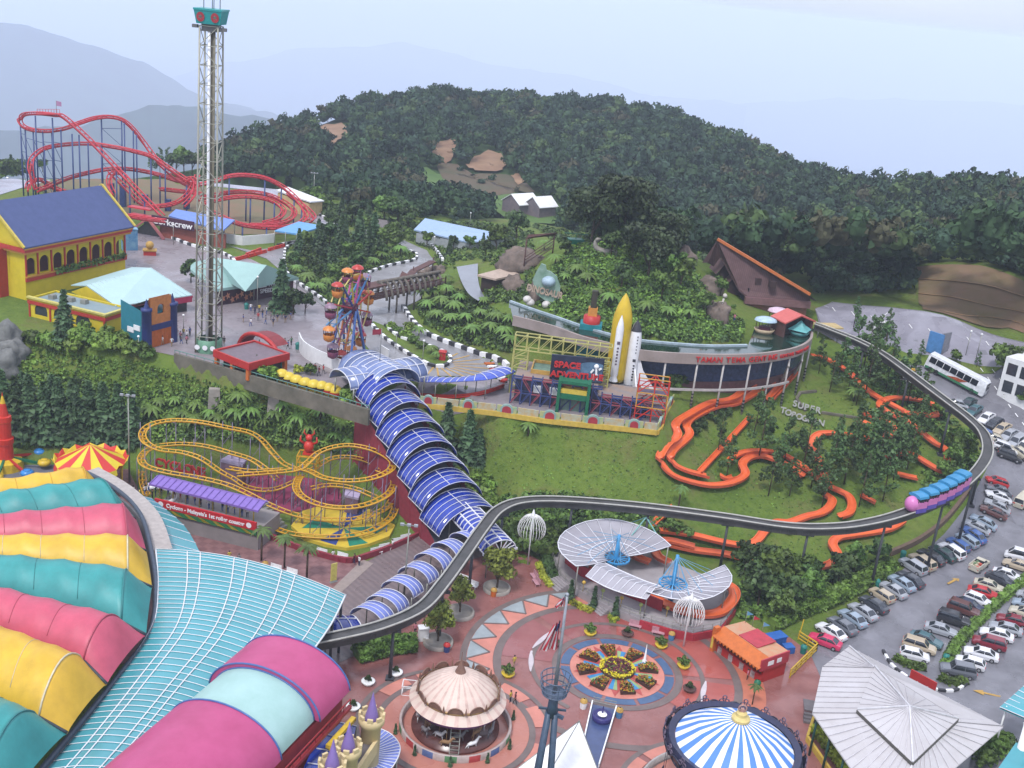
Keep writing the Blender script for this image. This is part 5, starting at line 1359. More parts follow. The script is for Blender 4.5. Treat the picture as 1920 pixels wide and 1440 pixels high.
tb=G(1098,690);tbk=thing('turquoise_block_tower','turquoise block with red drum and orange cap behind the gantry','tower',(tb.x,tb.y,15))
FTb=Frame(tb,FS.a);m=MB();FTb.box(m,-1.9,1.9,-1.5,1.5,15,24.2);m.build('block',M('block_turquoise',C(40,150,160),rough=.45),tbk)
m=MB();m.lathe([(1.5,0),(1.45,1.3),(.1,1.4)],14,(tb.x,tb.y,24.2));m.build('drum',REDP,tbk)
m=MB();FTb.box(m,-.8,.8,-.7,.7,25.5,27.0);m.build('cap',M('cap_orange',C(232,160,74),rough=.5),tbk)
m=MB();FTb.box(m,-.5,.5,-.5,.5,27.0,30.0);m.bar(FTb(.5,0,27),FTb(1.6,0,29.5),.12);m.build('chimney',M('chimney_dark',C(84,72,60),rough=.8,col2=C(56,60,44),scale=1),tbk)
sb=P(1152,712,17.8);sh=thing('space_shuttle_model','model space shuttle stack with yellow tank, white booster and winged orbiter','model shuttle',sb)
TK=M('tank_yellow',C(232,196,44),rough=.45,var=.12,scale=.5);WO=M('orbiter_white',(.66,.66,.68),rough=.4,var=.06);lean=Vector((.035,0,1))
m=MB();m.lathe([(.2,-.3),(1.5,0),(1.62,.6),(1.62,10.2),(1.5,11.3),(1.1,12.8),(.55,14.2),(.06,15.0)],20,sb);m.build('fuel_tank',TK,sh)
q=sb+Vector((-.35,-1.75,1.2));m=MB();m.lathe([(.75,-.8),(.5,0),(.62,.3),(.62,8.2),(.45,9.2),(.05,10.5)],14,q);bo=m.build('booster',WO,sh)
m=MB();m.box(q+Vector((0,-.64,5.7)),(.5,.06,.5));
for k in range(6):m.box(q+Vector((0,-.64,4.9-k*.55)),(.3,.05,.3))
sub(m,'booster_marking',M('marking_grey',C(110,96,110),rough=.5),bo)
q=sb+Vector((2.5,.1,-.4));m=MB();m.lathe([(1.0,0),(1.15,.8),(1.15,7.6),(.95,9.0),(.6,10.2),(.12,11.0)],16,q,sx=.95);ob=m.build('orbiter_body',WO,sh)
m=MB();m.lathe([(.9,9.2),(.58,10.25),(.13,11.02)],16,q+Vector((.02,0,.03)),a0=-PI*.9,a1=PI*.1,sx=1.0);m.box(q+Vector((.2,-1.16,4.2)),(.5,.06,.45));
for k in range(6):m.box(q+Vector((.25,-1.14,3.4-k*.5)),(.28,.05,.25));m.box(q+Vector((.3,-1.1,8.4-k*.55)),(.18,.06,.2))
sub(m,'orbiter_marking',M('marking_dark',C(60,60,70),rough=.5),ob)
m=MB();w_=[Vector((.9,-.3,5.6)),Vector((1.1,-.3,.3)),Vector((4.4,-.7,-1.7)),Vector((4.7,-.7,-1.0)),Vector((2.0,-.4,2.6))]
m.mesh([q+p for p in w_]+[q+p+Vector((0,.3,0))for p in w_],[(0,1,2,3,4),(9,8,7,6,5)]+[(i,i+5,(i+1)%5+5,(i+1)%5)for i in range(5)]);m.build('wing',WO,sh)
m=MB();w_=[Vector((.4,-1.0,3.0)),Vector((.4,-1.1,.2)),Vector((.9,-2.6,-.6)),Vector((.9,-2.6,.3))]
m.mesh([q+p for p in w_]+[q+p+Vector((.25,0,0))for p in w_],[(0,1,2,3),(7,6,5,4)]+[(i,i+4,(i+1)%4+4,(i+1)%4)for i in range(4)]);m.build('tail_fin',WO,sh)
m=MB();m.box(sb+Vector((1,0,-2.0)),(6.5,4,1.6));m.build('launch_pad',M('pad_grey',C(120,120,130),rough=.6),sh)
st_=thing('red_stair_tower','red and yellow scaffold stair tower right of the shuttle model','scaffold',G(1200,790));m=MB();p0=G(1188,788);F=Frame(p0,FS.a)
for lv in range(3):
 z=15+lv*2.4
 for a in(0,2.6,4.8):
  for b in(0,2.2):m.bar(F(a,b,z),F(a,b,z+2.4),.16,mi=lv%2)
 for b in(0,2.2):m.bar(F(0,b,z+2.4),F(4.8,b,z+2.4),.14,mi=1);m.bar(F(0,b,z+1.2),F(4.8,b,z+1.2),.1);m.bar(F(0,b,z),F(2.6,b,z+2.4),.14);m.bar(F(2.6,b,z+2.4),F(4.8,b,z),.14)
m.build('frame',[RED,M('scaffold_yellow',C(232,170,70),rough=.5)],st_)
m=MB();F.box(m,0,4.8,0,2.2,17.3,17.42);F.box(m,0,4.8,0,2.2,19.7,19.82);m.build('deck',M('deck_grey',C(110,100,120),rough=.7),st_)
# waterway building with name fascia
WATER=M('water_green',(.012,.03,.02),rough=.06,var=.3,scale=.2,spec=.8)
rim_px=[(962,592),(1000,601),(1040,612),(1090,630),(1142,643),(1192,655),(1250,661),(1310,664),(1360,665),(1410,664),(1450,660),(1485,654),(1510,645),(1523,634),(1525,622)]
rim=catmull([P(x,y,23.6)for x,y in rim_px],4)
inn_px=[(955,566),(1000,582),(1045,597),(1085,611),(1145,629),(1195,639),(1280,647),(1340,650),(1402,649)]
inn=catmull([P(x,y,23.3)for x,y in inn_px],4)
wb=thing('waterway_building','curved concrete waterway building on white pillars with red name lettering','building',(rim[28].x,rim[28].y,15))
def strip(mb,pts,z0,z1,t,mi=0):
 for a,b in zip(pts,pts[1:]):
  d=Vector((b.x-a.x,b.y-a.y,0));d.normalize();s=Vector((-d.y,d.x,0))*t
  lo=[Vector((p.x,p.y,z0))for p in(a,b,b+s,a+s)];hi=[Vector((p.x,p.y,z1))for p in(a,b,b+s,a+s)]
  mb.face(hi,mi);mb.face(lo[::-1],mi);mb.face([lo[0],lo[1],hi[1],hi[0]],mi);mb.face([lo[2],lo[3],hi[3],hi[2]],mi);mb.face([lo[1],lo[2],hi[2],hi[1]],mi);mb.face([lo[3],lo[0],hi[0],hi[3]],mi)
m=MB();strip(m,rim,21.8,23.6,.45);m.build('fascia',M('pale_concrete',C(186,170,164),rough=.7,col2=C(160,146,138),scale=.35,bump=.1),wb)
m=MB()
inset=lambda pts,k:[p+(Vector((52,240,p.z))-p).normalized()*k for p in pts]
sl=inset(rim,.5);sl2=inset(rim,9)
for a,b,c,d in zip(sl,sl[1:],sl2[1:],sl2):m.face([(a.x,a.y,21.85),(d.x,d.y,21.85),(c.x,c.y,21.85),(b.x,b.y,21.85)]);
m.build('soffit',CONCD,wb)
rw=inset(rim[14:],5.0);m=MB();strip(m,rw,17.3,21.8,.3);m.build('glazing',M('blue_dark_glass',C(70,84,118),rough=.2,var=.3),wb)
m=MB();strip(m,inset(rim[14:],4.6),13.5,17.3,.4);m.build('lower_wall',M('brown_red_wall',C(120,84,84),rough=.7,var=.2),wb)
m=MB();strip(m,inset(rim[22:46],.1),17.0,17.35,.35);m.build('beam',M('beam_white',C(206,200,196),rough=.6),wb)
for k in range(20,len(rim)-2,4):
 p=rim[k]+(Vector((52,240,rim[k].z))-rim[k]).normalized()*.35;g=h(p.x,p.y)-.5;m=MB();m.tube([(p.x,p.y,g),(p.x,p.y,21.8)],.17,8);q=m.build('pillar',M('beam_white',None),wb)
 m=MB()
 for j in range(4):m.lathe([(.23,0),(.23,.3)],8,(p.x,p.y,g+1.0+j*.6))
 sub(m,'stripe',BLACKP,q)
for k,sx in((44,1),(48,1)):
 p=rim[k];q=rim[k]+(Vector((52,240,p.z))-p).normalized()*5;m=MB();m.bar((p.x,p.y,20.6),(q.x,q.y,15.5),.3,.5);m.build('strut',M('beam_white',None),wb)
def curve_text(body,size,s0,gap,zc,name):
 cum=[0]
 for a,b in zip(rim,rim[1:]):cum.append(cum[-1]+(Vector((b.x,b.y,0))-Vector((a.x,a.y,0))).length)
 s=s0
 for ch in body:
  if ch!=' ':
   j=max(i for i in range(len(cum)-1)if cum[i]<=s);t=(s-cum[j])/(cum[j+1]-cum[j]);p=rim[j].lerp(rim[j+1],t);d=rim[j+1]-rim[j]
   n=Vector((d.y,-d.x,0)).normalized();text(ch,size,LRED,wb,(p.x+n.x*.14,p.y+n.y*.14,zc),(PI/2,0,math.atan2(d.y,d.x)),'lettering',.08,bold=.012)
  s+=gap*(.6 if ch in ' I' else 1)
 return s
_cum=0
for a,b in zip(rim,rim[1:]):
 _cum+=math.hypot(b.x-a.x,b.y-a.y)
 if proj(b)[0]>1303:break
s_=curve_text('TAMAN TEMA GENTING',1.35,_cum,.98,22.65,'x');curve_text('GENTING THEME PARK',.85,s_+.5,.6,22.6,'x')
m=MB();n=44
ra=[rim[int(i*(len(rim)-1)/n)]for i in range(n+1)];ia=[inn[min(len(inn)-1,int(i*(len(inn)-1)/(n*.66)))]if i<n*.66 else None for i in range(n+1)]
back=[P(1402,649,23.3),P(1410,628,23.3),P(1418,612,23.3),P(1440,606,23.3),P(1470,602,23.3),P(1500,604,23.3),P(1522,612,23.3),P(1526,620,23.3)]
bk=catmull(back,4);nb_=n+1-sum(1 for x in ia if x is not None);kk=0
for i in range(n+1):
 if ia[i]is None:ia[i]=bk[int(kk*(len(bk)-1)/max(1,nb_-1))];kk+=1
for i in range(n):m.face([(ra[i].x,ra[i].y,23.2),(ra[i+1].x,ra[i+1].y,23.2),(ia[i+1].x,ia[i+1].y,23.2),(ia[i].x,ia[i].y,23.2)])
struct(m.build('water',WATER))
m=MB();strip(m,inn,22.2,23.55,.5);struct(m.build('water_kerb',M('kerb_pale_blue',C(188,206,216),rough=.5,var=.2,scale=1)))
m=MB();L_=[P(*q)for q in((856,500,21.2),(864,525,21),(878,550,20.9),(897,564,20.8))];R_=[P(*q)for q in((896,494,21.4),(896,520,21.2),(900,540,21),(908,556,20.9))]
L_=catmull(L_,4);R_=catmull(R_,4)
for i in range(len(L_)-1):m.face([L_[i],L_[i+1],R_[i+1],R_[i]],0,True)
struct(m.build('stream',M('stream_grey',C(128,132,140),rough=.22,var=.12,scale=.3,spec=.6)))
for i,(px,py,top_,lab)in enumerate(((1432,624,C(196,222,240),'boat with pale blue rounded canopy floating nearest on the waterway'),(1456,606,C(238,208,224),'boat with pale pink canopy moored behind the blue canopied one'))):
 p=P(px,py,23.2);b=thing('canopy_boat',lab,'boat',p,'boats on the waterway');m=MB();m.lathe([(.2,-.1),(1.5,0),(1.9,.8),(1.75,.8),(1.4,.3),(.1,.3)],16,p,sx=1.0,sy=.75);m.build('hull',M('hull_cream',C(220,196,160),rough=.5),b)
 m=MB();m.lathe([(2.1,2.3),(1.9,2.7),(1.0,3.0),(.05,3.1)],16,p,sy=.75);m.lathe([(.05,2.25),(2.1,2.3)],16,p,sy=.75);m.build('canopy',M('boat_top_%s'%'ab'[i],top_,rough=.4),b)
 m=MB()
 for a in range(6):q=Vector((math.cos(a*PI/3)*1.6,math.sin(a*PI/3)*1.2,0));m.tube([p+q+Vector((0,0,.7)),p+q+Vector((0,0,2.4))],.06,4)
 m.box(p+Vector((0,0,.3)),(1.9,1.2,.9));m.build('seating',M('seat_maroon',C(96,40,60),rough=.6),b)
p=P(1497,628,23.2);b=thing('canopy_boat','boat with turquoise pointed canopy emerging from the red boat house','boat',p,'boats on the waterway');m=MB();m.lathe([(.2,-.1),(1.5,0),(1.9,.8),(1.4,.4),(.1,.4)],14,p);m.build('hull',M('hull_teal',C(70,140,140),rough=.5),b)
m=MB();m.lathe([(2.5,1.1),(1.2,1.8),(.05,2.8)],4,p,smooth=False,rz=.3);m.build('canopy',M('boat_teal',C(120,200,200),rough=.45),b)
H0,H1=P(1472,606,26.0),P(1530,602,26.0);FB_=Frame(H0,two(H0,H1));LB_=(H1-H0).length
bh=thing('boat_house','boat house with red gabled roof at the end of the waterway','boat house',(H0 .x,H0 .y,23));m=MB();mid=FB_(LB_/2,0,28.4)
for a0,z0,a1,z1 in((0,26.0,LB_/2,27.3),(LB_,26.0,LB_/2,27.3)):
 q=[FB_(a0,0,z0),FB_(a1,0,z1),FB_(a1,4,z1+.2),FB_(a0,4,z0+.2)];m.face(q if a0>0 else q[::-1]);m.face([p-dn for p in(q[::-1]if a0>0 else q)]);m.face([q[0],q[0]-dn*1.5,q[1]-dn*1.5,q[1]])
m.build('roof',M('boat_house_red',C(222,108,100),rough=.5,var=.08),bh)
m=MB();FB_.box(m,.3,.7,.3,3.8,22.5,25.9);m.build('wall',BROWN,bh);m=MB();FB_.box(m,LB_-.7,LB_-.3,.3,3.8,22.5,25.9);m.build('wall',BROWN,bh);m=MB();FB_.box(m,.72,LB_-.72,2,3.7,22.5,26);m.build('opening',DARKW,bh)
# brown longhouse
a0,b0=P(1401,555,24.6),P(1519,564,24.6);c0_,d0=P(1345,450,34.5),P(1519,554,26.2);la=P(1338,500,28.5);ll=P(1386,542,25.6)
lh=thing('longhouse','brown timber longhouse with one huge steep roof and orange ridge','building',(a0 .x,a0 .y,22))
off=Vector((5.5,13,0));m=MB();lf=P(1328,492,29.5)
mid=P(1352,480,31.2)
m.face([a0,b0,d0,c0_,mid,ll]);m.face([d0,d0+Vector((4,9,-3.2)),c0_+off+Vector((0,0,-9)),c0_]);m.face([c0_,lf,la,mid]);m.face([c0_,c0_+Vector((-1.5,5,-6)),lf])
for p,q in((a0,b0),(ll,a0),(mid,ll)):m.face([p,p-Vector((0,0,.4)),q-Vector((0,0,.4)),q])
ro=m.build('roof',M('longhouse_shingle',C(124,92,92),rough=.75,col2=C(100,72,72),scale=.6,bump=.3),lh)
stripes(MATS['longhouse_shingle'],C(88,62,62),.9,.45,.5)
m=MB();m.bar(c0_+Vector((0,0,.2)),d0+Vector((0,0,.2)),.6,.5);sub(m,'ridge_cap',M('ridge_orange',C(220,124,64),rough=.5,var=.12),ro)
m=MB();m.face([mid,P(1362,500,28.6),P(1356,484,30.3)]);m.face([P(1372,492,29.5),P(1384,492,29.5),P(1388,515,27.4),P(1370,505,28)]);sub(m,'dormer',M('dormer_dark',C(70,48,48),rough=.8),ro)
for q0,w_ in(((1354,488),1.6),((1378,506),1.9)):
 p=P(q0[0],q0[1],29.6 if w_<1.8 else 28.4);F=Frame(p,two(a0,b0));m=MB()
 m.mesh([F(-w_,-2.6,p.z-2.4),F(w_,-2.6,p.z-2.4),F(0,-2.9,p.z),F(-w_,3,p.z-2.4),F(w_,3,p.z-2.4),F(0,4,p.z)],[(0,2,5,3),(2,1,4,5)]);sub(m,'dormer',M('longhouse_shingle',None),ro)
 m=MB();m.mesh([F(-w_*.8,-2.2,p.z-2.4),F(w_*.8,-2.2,p.z-2.4),F(0,-2.3,p.z-.3),F(-w_*.8,-2.2,p.z-4.6),F(w_*.8,-2.2,p.z-4.6)],[(0,1,2),(3,4,1,0)]);sub(m,'dormer_face',M('dormer_dark',None),ro)
for q0 in((1420,526),(1448,532)):
 p=P(q0[0],q0[1],27.4);F=Frame(p,two(a0,b0));m=MB();F.box(m,-.6,.6,-.9,.6,26.7,28.0);sub(m,'window',M('dormer_dark',None),ro)
F=Frame(a0,two(a0,b0));LA=(b0-a0).length
m=MB();F.box(m,.2,LA-.2,.4,9,20.5,24.0);m.build('wall',M('longhouse_wall',C(166,112,84),rough=.8,col2=C(132,92,78),scale=.5),lh)
m=MB();F.box(m,-.4,LA+.1,-.5,.38,23.1,24.5);m.build('fascia',M('longhouse_fascia',C(142,104,104),rough=.7),lh)
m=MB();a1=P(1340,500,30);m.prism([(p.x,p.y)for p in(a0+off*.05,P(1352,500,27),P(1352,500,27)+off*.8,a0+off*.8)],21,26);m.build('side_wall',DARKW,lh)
# rocks, signs and dinosaurs on the mound
ROCK=M('rock',C(150,132,120),rough=.95,col2=C(98,88,80),scale=.5,bump=.6)
def rock(pos,rad,sz,label,seed=0,group=None,mat=None):
 q=random.Random(seed);m=MB();m.ball((0,0,0),1,0,24,16);off=Vector((q.uniform(0,50),q.uniform(0,50),q.uniform(0,50)))
 for i,v in enumerate(m.v):
  v=Vector(v);k=1+.45*mnoise.noise(v*1.4+off)+.28*mnoise.noise(v*3.5+off)+.1*mnoise.noise(v*9+off);v=v*k;m.v[i]=(pos[0]+v.x*rad,pos[1]+v.y*rad,pos[2]+v.z*sz)
 return tag(m.build('rock',mat or ROCK),label,'rock',group)
for i,(x,y,r,sz,lab)in enumerate(((978,498,4.6,3.2,'broad grey artificial rock roofing the cave beside the dinosaur sign'),(1282,494,2.2,2.8,'upright brown boulder at the right edge of the mound trees'),(1015,552,2.6,2.6,'rock backing under the dinosaur sign'),(962,540,2.2,2.2,'brown rock below the pale cave roof'),(1330,540,2.6,2.4,'grey rock left of the longhouse entrance'),(1322,565,1.6,1.6,'small rock below the longhouse entrance rock'),(1345,598,2.3,3.0,'dark pointed rock on the lawn by the waterway'),(800,515,2.0,1.4,'rounded rock beside the ribbed bridge end'),(826,512,2.4,1.6,'larger rock at the far end of the ribbed bridge'))):rock(G(x,y),r,sz,lab,i)
cv=thing('cave_hut','low cave hut with pale flat roof among rocks','hut',G(930,540));c=[P(*q)for q in((895,515,23.4),(930,523,23.2),(978,512,23.6),(940,503,23.8))];m=MB();m.face(c);m.face([p-dn*2 for p in c[::-1]])
for i in range(4):m.face([c[i],c[i]-dn*2,c[(i+1)%4]-dn*2,c[(i+1)%4]])
m.build('roof',M('hut_pale',C(206,184,166),rough=.7),cv);m=MB();m.prism([(p.x,p.y)for p in[c[0].lerp(c[2],.1),c[1].lerp(c[3],.12),c[2].lerp(c[0],.1),c[3].lerp(c[1],.1)]],18,22.8);m.build('wall',M('hut_dark',C(70,56,48),rough=.9),cv)
SG=thing('dinosaur_sign','dinosaur land sign with green dinosaur, bone letters and white eggs','sign',G(1020,566));sp0=P(1018,548,25.5);aS=two(P(992,545,25),P(1046,552,25))
F=Frame(sp0,aS);m=MB();pts=[(-2.2,2.0),(-1.6,3.8),(-.9,5.2),(-.1,5.0),(.2,4.1),(1.0,3.9),(2.2,3.1),(3.0,1.4),(3.2,-.6),(2.4,-1.8),(.6,-1.6),(-1.2,-.6)]
m.mesh([F(a,.3,25.5+z)for a,z in pts]+[F(a,.9,25.5+z)for a,z in pts],[tuple(range(12))[::-1],tuple(range(12,24))]+[(i,(i+1)%12,(i+1)%12+12,i+12)for i in range(12)]);m.build('dinosaur_board',M('dino_green',C(120,158,132),rough=.6,col2=C(168,194,180),scale=.7),SG)
m=MB();m.ball(F(.8,.25,27.6),1.3,0,10,8,.8);m.build('pale_globe',M('globe_pale',C(186,210,224),rough=.5),SG)
text('DINOSAUR',1.7,M('bone_tan',C(206,182,160),rough=.7),SG,F(.3,.1,25.6),(PI/2,.12,aS),bold=.05,depth=.15,sx=.8)
for a,z in((-2.7,23.4),(-2.1,22.9),(.9,22.9)):m=MB();m.ball(F(a,-.2,z+.4),.85,0,10,8,.85);m.build('egg',M('egg_white',C(232,226,220),rough=.5),SG)
DINO=M('dino_grey',C(176,170,160),rough=.7,col2=C(146,138,128),scale=.8)
for i,(base,pts,lab)in enumerate((((1172,442),[(1160,446),(1178,441),(1190,436),(1196,428),(1194,421),(1188,421)],'long grey dinosaur neck curving up between the mound trees'),((1128,472),[(1142,474),(1126,470),(1117,462),(1118,452),(1126,449)],'lower grey dinosaur with bent neck beside the big dark tree'))):
 g=G(*base);D=math.hypot(g.x,g.y)-.5;pp=[PD(x,y,D)for x,y in pts];d=thing('dinosaur_model',lab,'dinosaur',g);m=MB();pc_=catmull(pp,4);n=len(pc_);m.tube(pc_,[.75-.5*k/n for k in range(n)],8);m.tube([pc_[-1],pc_[-1]+Vector((-.6,-.3,.05)),pc_[-1]+Vector((-1.0,-.4,-.1))],[.32,.38,.2],7);m.build('neck',DINO,d)
 m=MB();q=pp[0];m.ball(q+Vector((.9,.6,-.6)),1.6,0,12,8,.8);m.build('body',DINO,d)
ps=thing('timber_shelter','timber frame shelter on the path behind the mound','shelter',G(1015,462));c=[P(*q)for q in((988,446,31),(1040,440,31),(1046,436,31.5),(990,440,31.5))];m=MB();m.face(c);m.face([p-dn for p in c[::-1]]);m.build('roof',BROWN,ps)
for p in c[:2]:m=MB();m.tube([(p.x,p.y,h(p.x,p.y)-.3),p],.15,5);m.build('post',BROWN,ps)
m=MB();p,q=c[0],c[1]
for z in(1.2,1.9,2.6,3.2):m.bar((p.x,p.y,h(p.x,p.y)+z),(q.x,q.y,h(q.x,q.y)+z),.12)
m.build('rail',BROWN,ps)
gb=G(1078,462);gd=thing('green_gondola','small green hanging gondola model on the mound','ride',gb);m=MB();m.box(gb+Vector((0,0,.6)),(2.6,1.6,1.0),.2,0,1.25);m.build('body',M('gondola_teal',C(40,130,110),rough=.5),gd);m=MB();m.bar(gb+Vector((-2.4,0,2.6)),gb+Vector((2.4,.3,2.6)),.15);m.bar(gb,gb+Vector((0,0,2.6)),.15);m.build('frame',GREEN,gd)
sk=G(1350,592);s_=thing('skeleton_model','white skeleton figure standing on the lawn below the longhouse','statue',sk);m=MB();m.tube([sk,sk+Vector((0,0,2.4)),sk+Vector((.2,0,3.4))],.2,6);m.ball(sk+Vector((.3,0,3.9)),.45,0,8,6)
for k in range(4):m.tube([sk+Vector((-.6,0,1.6+k*.35)),sk+Vector((0,-.3,1.7+k*.35)),sk+Vector((.6,0,1.6+k*.35))],.08,4)
m.bar(sk+Vector((0,0,2.8)),sk+Vector((-.9,-.2,1.6)),.12);m.bar(sk+Vector((0,0,2.8)),sk+Vector((1.0,-.2,1.9)),.12);m.bar(sk,sk+Vector((.3,0,1.2)),.2);m.build('bones',M('bone_white',C(214,206,196),rough=.6),s_)
# roofs at the edge of the wood
def hall_(name,label,cen,ang,L_,W,zb,ze,zr,roofm,wallm):
 F=Frame(cen,ang);t=thing(name,label,'building',(cen.x,cen.y,zb));m=MB();gable_roof(m,F,-L_/2,L_/2,-W/2,W/2,ze,zr);m.build('roof',roofm,t)
 m=MB();F.box(m,-L_/2+.4,L_/2-.4,-W/2+.5,W/2-.5,zb-3,ze);
 for a in(-L_/2+.4,L_/2-.4):m.face([F(a,-W/2+.5,ze),F(a,W/2-.5,ze),F(a,0,zr-.3)])
 m.build('wall',wallm,t);return t
sa,sb_,sc_,sd2=P(776,428,19),P(940,446,19),P(800,408,22),P(948,438,20.4)
t=thing('long_blue_shed','long shed with pale blue metal roof at the edge of the forest','shed',(sa.x,sa.y,13));m=MB();e0,e1=P(776,430,18.2),P(888,456,17.6);r0,r1=P(797,409,20.6),P(948,440,19.4);m.face([e0,e1,r1,r0]);q=Vector((3,8,-2.4));m.face([r0,r1,r1+q,r0+q])
for a,b in((e0,e1),(e0,r0)):m.face([a,a-dn*2,b-dn*2,b])
m.build('roof',BLUES,t);stripes(BLUES,C(160,186,222),1.6,.6,.4)
m=MB();m.prism([(p.x,p.y)for p in(e0 .lerp(r1,.03),e1 .lerp(r0,.03),r1+q*.8,r0+q*.8)],12,17.3);m.build('wall',M('shed_wall_grey',C(190,196,200),rough=.6),t)
for i,(x,y,a,lab)in enumerate(((975,396,.35,'larger white roofed house in the forest clearing'),(1012,402,.35,'smaller white roofed house right of the larger one in the clearing'))):
 c=HR(x,y+6);hall_('valley_house',lab,c,.75,[11,9.5][i],[10.5,9][i],c.z+1,c.z+4.4,c.z+7.6,WHITE,M('valley_wall',C(150,132,136),rough=.8,col2=C(110,104,112),scale=.4))
for i,(x,y,w_)in enumerate(((700,432,5),(722,440,4))):
 g=G(x,y);F=Frame(g,-.3);hall_('garden_hut',['white walled hut with dark roof half hidden behind the garden conifers','second smaller hut right of the white walled one'][i],g,-.3,8,4,g.z,g.z+2.2,g.z+3.2,M('hut_roof_dark',C(120,112,110),rough=.7),WHITE)
# orange toboggan run
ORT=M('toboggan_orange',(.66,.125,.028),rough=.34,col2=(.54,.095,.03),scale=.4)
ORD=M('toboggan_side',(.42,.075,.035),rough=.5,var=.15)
def trough(parent,pix,w=1.25,lift=.55,name='channel',dep=.38):
 pts=[G(*q[:2])+Vector((0,0,lift if len(q)<3 else q[2]))for q in pix];pts=catmull(pts,6)
 z=[p.z for p in pts]
 for _ in range(2):z=[z[0]]+[(z[i-1]+2*z[i]+z[i+1])/4 for i in range(1,len(z)-1)]+[z[-1]]
 m=MB();sd=MB();prev=None
 for i,p in enumerate(pts):
  p=Vector((p.x,p.y,max(z[i],h(p.x,p.y)+.4)));t=pts[min(i+1,len(pts)-1)]-pts[max(i-1,0)];t.z=0;t.normalize();s=Vector((-t.y,t.x,0))
  prof=[p+s*(math.sin(a)*w*.44)+Vector((0,0,dep*(1-math.cos(a))))for a in(-1.5,-1.0,-.5,0,.5,1.0,1.5)]
  out=[prof[0]+s*-.14,prof[-1]+s*.14]
  if prev:
   for a in range(6):m.face([prev[0][a],prof[a],prof[a+1],prev[0][a+1]][::-1],0,True)
   for k in(0,1):
    e0,e1=prev[1][k],out[k];r0,r1=prev[0][0 if k==0 else 6],prof[0 if k==0 else 6]
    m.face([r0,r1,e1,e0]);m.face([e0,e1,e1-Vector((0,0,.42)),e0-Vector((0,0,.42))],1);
  if i%9==4:
   for k in(0,1):sd.bar(out[k]-Vector((0,0,.3)),Vector((out[k].x,out[k].y,h(out[k].x,out[k].y)-.3)),.12)
  prev=(prof,out)
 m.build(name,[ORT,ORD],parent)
 if False:sd.build('trestle',M('trestle_grey',C(96,88,84),rough=.7),parent)
tg=thing('toboggan_run','twin orange toboggan channels snaking down the hillside from the waterway building','toboggan run',G(1300,790))
trough(tg,[(1462,700),(1440,714),(1400,737),(1370,759),(1330,766),(1290,788),(1265,806),(1268,830),(1238,862),(1240,881),(1262,903),(1300,916),(1335,921),(1370,916),(1395,901),(1390,881),(1405,868),(1430,866),(1468,880),(1505,903)],1.3,.9)
trough(tg,[(1475,705),(1445,727),(1417,744),(1380,766),(1342,772),(1300,792),(1285,808),(1290,828),(1257,860),(1262,880),(1285,893),(1325,904)],1.3,.9)
trough(tg,[(1365,877),(1380,862),(1417,855),(1467,862),(1517,894)],1.1,.8)
trough(tg,[(1487,702),(1462,730),(1437,758)],1.0,.8);trough(tg,[(1493,704),(1468,732),(1443,760)],.9,.8)
trough(tg,[(1407,787),(1370,828),(1310,893)],.8,.6)
trough(tg,[(1349,898),(1362,904),(1374,900)],.9,.5)
tr=thing('toboggan_run','orange toboggan channel winding through the pines below the monorail curve','toboggan run',G(1640,830))
trough(tr,[(1522,674),(1550,681),(1590,706),(1610,728),(1640,750),(1677,770),(1695,780)],1.2,.7)
trough(tr,[(1695,782),(1720,786),(1750,787),(1764,778),(1743,765),(1709,757),(1675,755),(1654,761),(1648,770),(1661,781),(1686,793),(1709,806),(1748,838),(1766,848),(1776,861),(1771,884),(1764,893),(1743,882),(1709,862),(1682,859),(1654,866)],1.3,.8)
trough(tr,[(1617,783),(1643,793),(1663,802),(1672,813),(1663,826),(1640,832),(1608,829),(1572,822),(1537,822),(1521,836),(1521,852),(1533,872),(1549,916),(1572,930),(1588,939),(1595,955),(1590,971),(1572,978)],1.25,.8)
trough(tr,[(1606,793),(1629,804)],1.2,.6);trough(tr,[(1682,896),(1718,904)],1.2,.6);trough(tr,[(1612,935),(1640,950)],.9,.6);trough(tr,[(1517,894),(1549,917)],1.1,.6)
trough(tr,[(1544,935),(1558,946),(1553,960),(1537,971),(1512,977),(1480,988),(1455,988),(1435,1001),(1417,1023),(1395,1031),(1355,1026),(1292,1011),(1235,1003)],1.3,.7)
trough(tr,[(1470,1003),(1500,993)],1.2,.6)
trough(tr,[(1690,985),(1662,1001),(1598,1012),(1570,1017),(1559,1029),(1568,1050),(1552,1068),(1500,1073),(1440,1066),(1360,1048),(1300,1040),(1240,1026)],1.3,.7)
trough(tr,[(1262,958),(1240,975),(1222,992)],1.0,.6)
ts=thing('toboggan_run','orange toboggan loop around the fan roofed station on the plaza','toboggan run',P(1258,1150,1));
trough(ts,[(1097,1087,1.6),(1143,1106,1.6),(1200,1131,1.6),(1258,1159,1.6),(1304,1172,1.6),(1345,1170,1.7),(1370,1147,1.8),(1371,1128,1.8),(1354,1116,1.8)],1.5,1.6)
trough(ts,[(1300,1040,1.2),(1250,1030,1.4),(1225,1040,1.5),(1230,1062,1.6),(1252,1074,1.6)],1.3,1.4);trough(ts,[(1182,1048,1.4),(1190,1062,1.5),(1216,1072,1.5)],1.3,1.4)
hl=thing('hillside_lettering','weathered grey SUPER TOBOGGAN letters standing on the grass','sign',G(1520,785));LG_=M('letter_grey',C(176,176,172),rough=.8,var=.2)
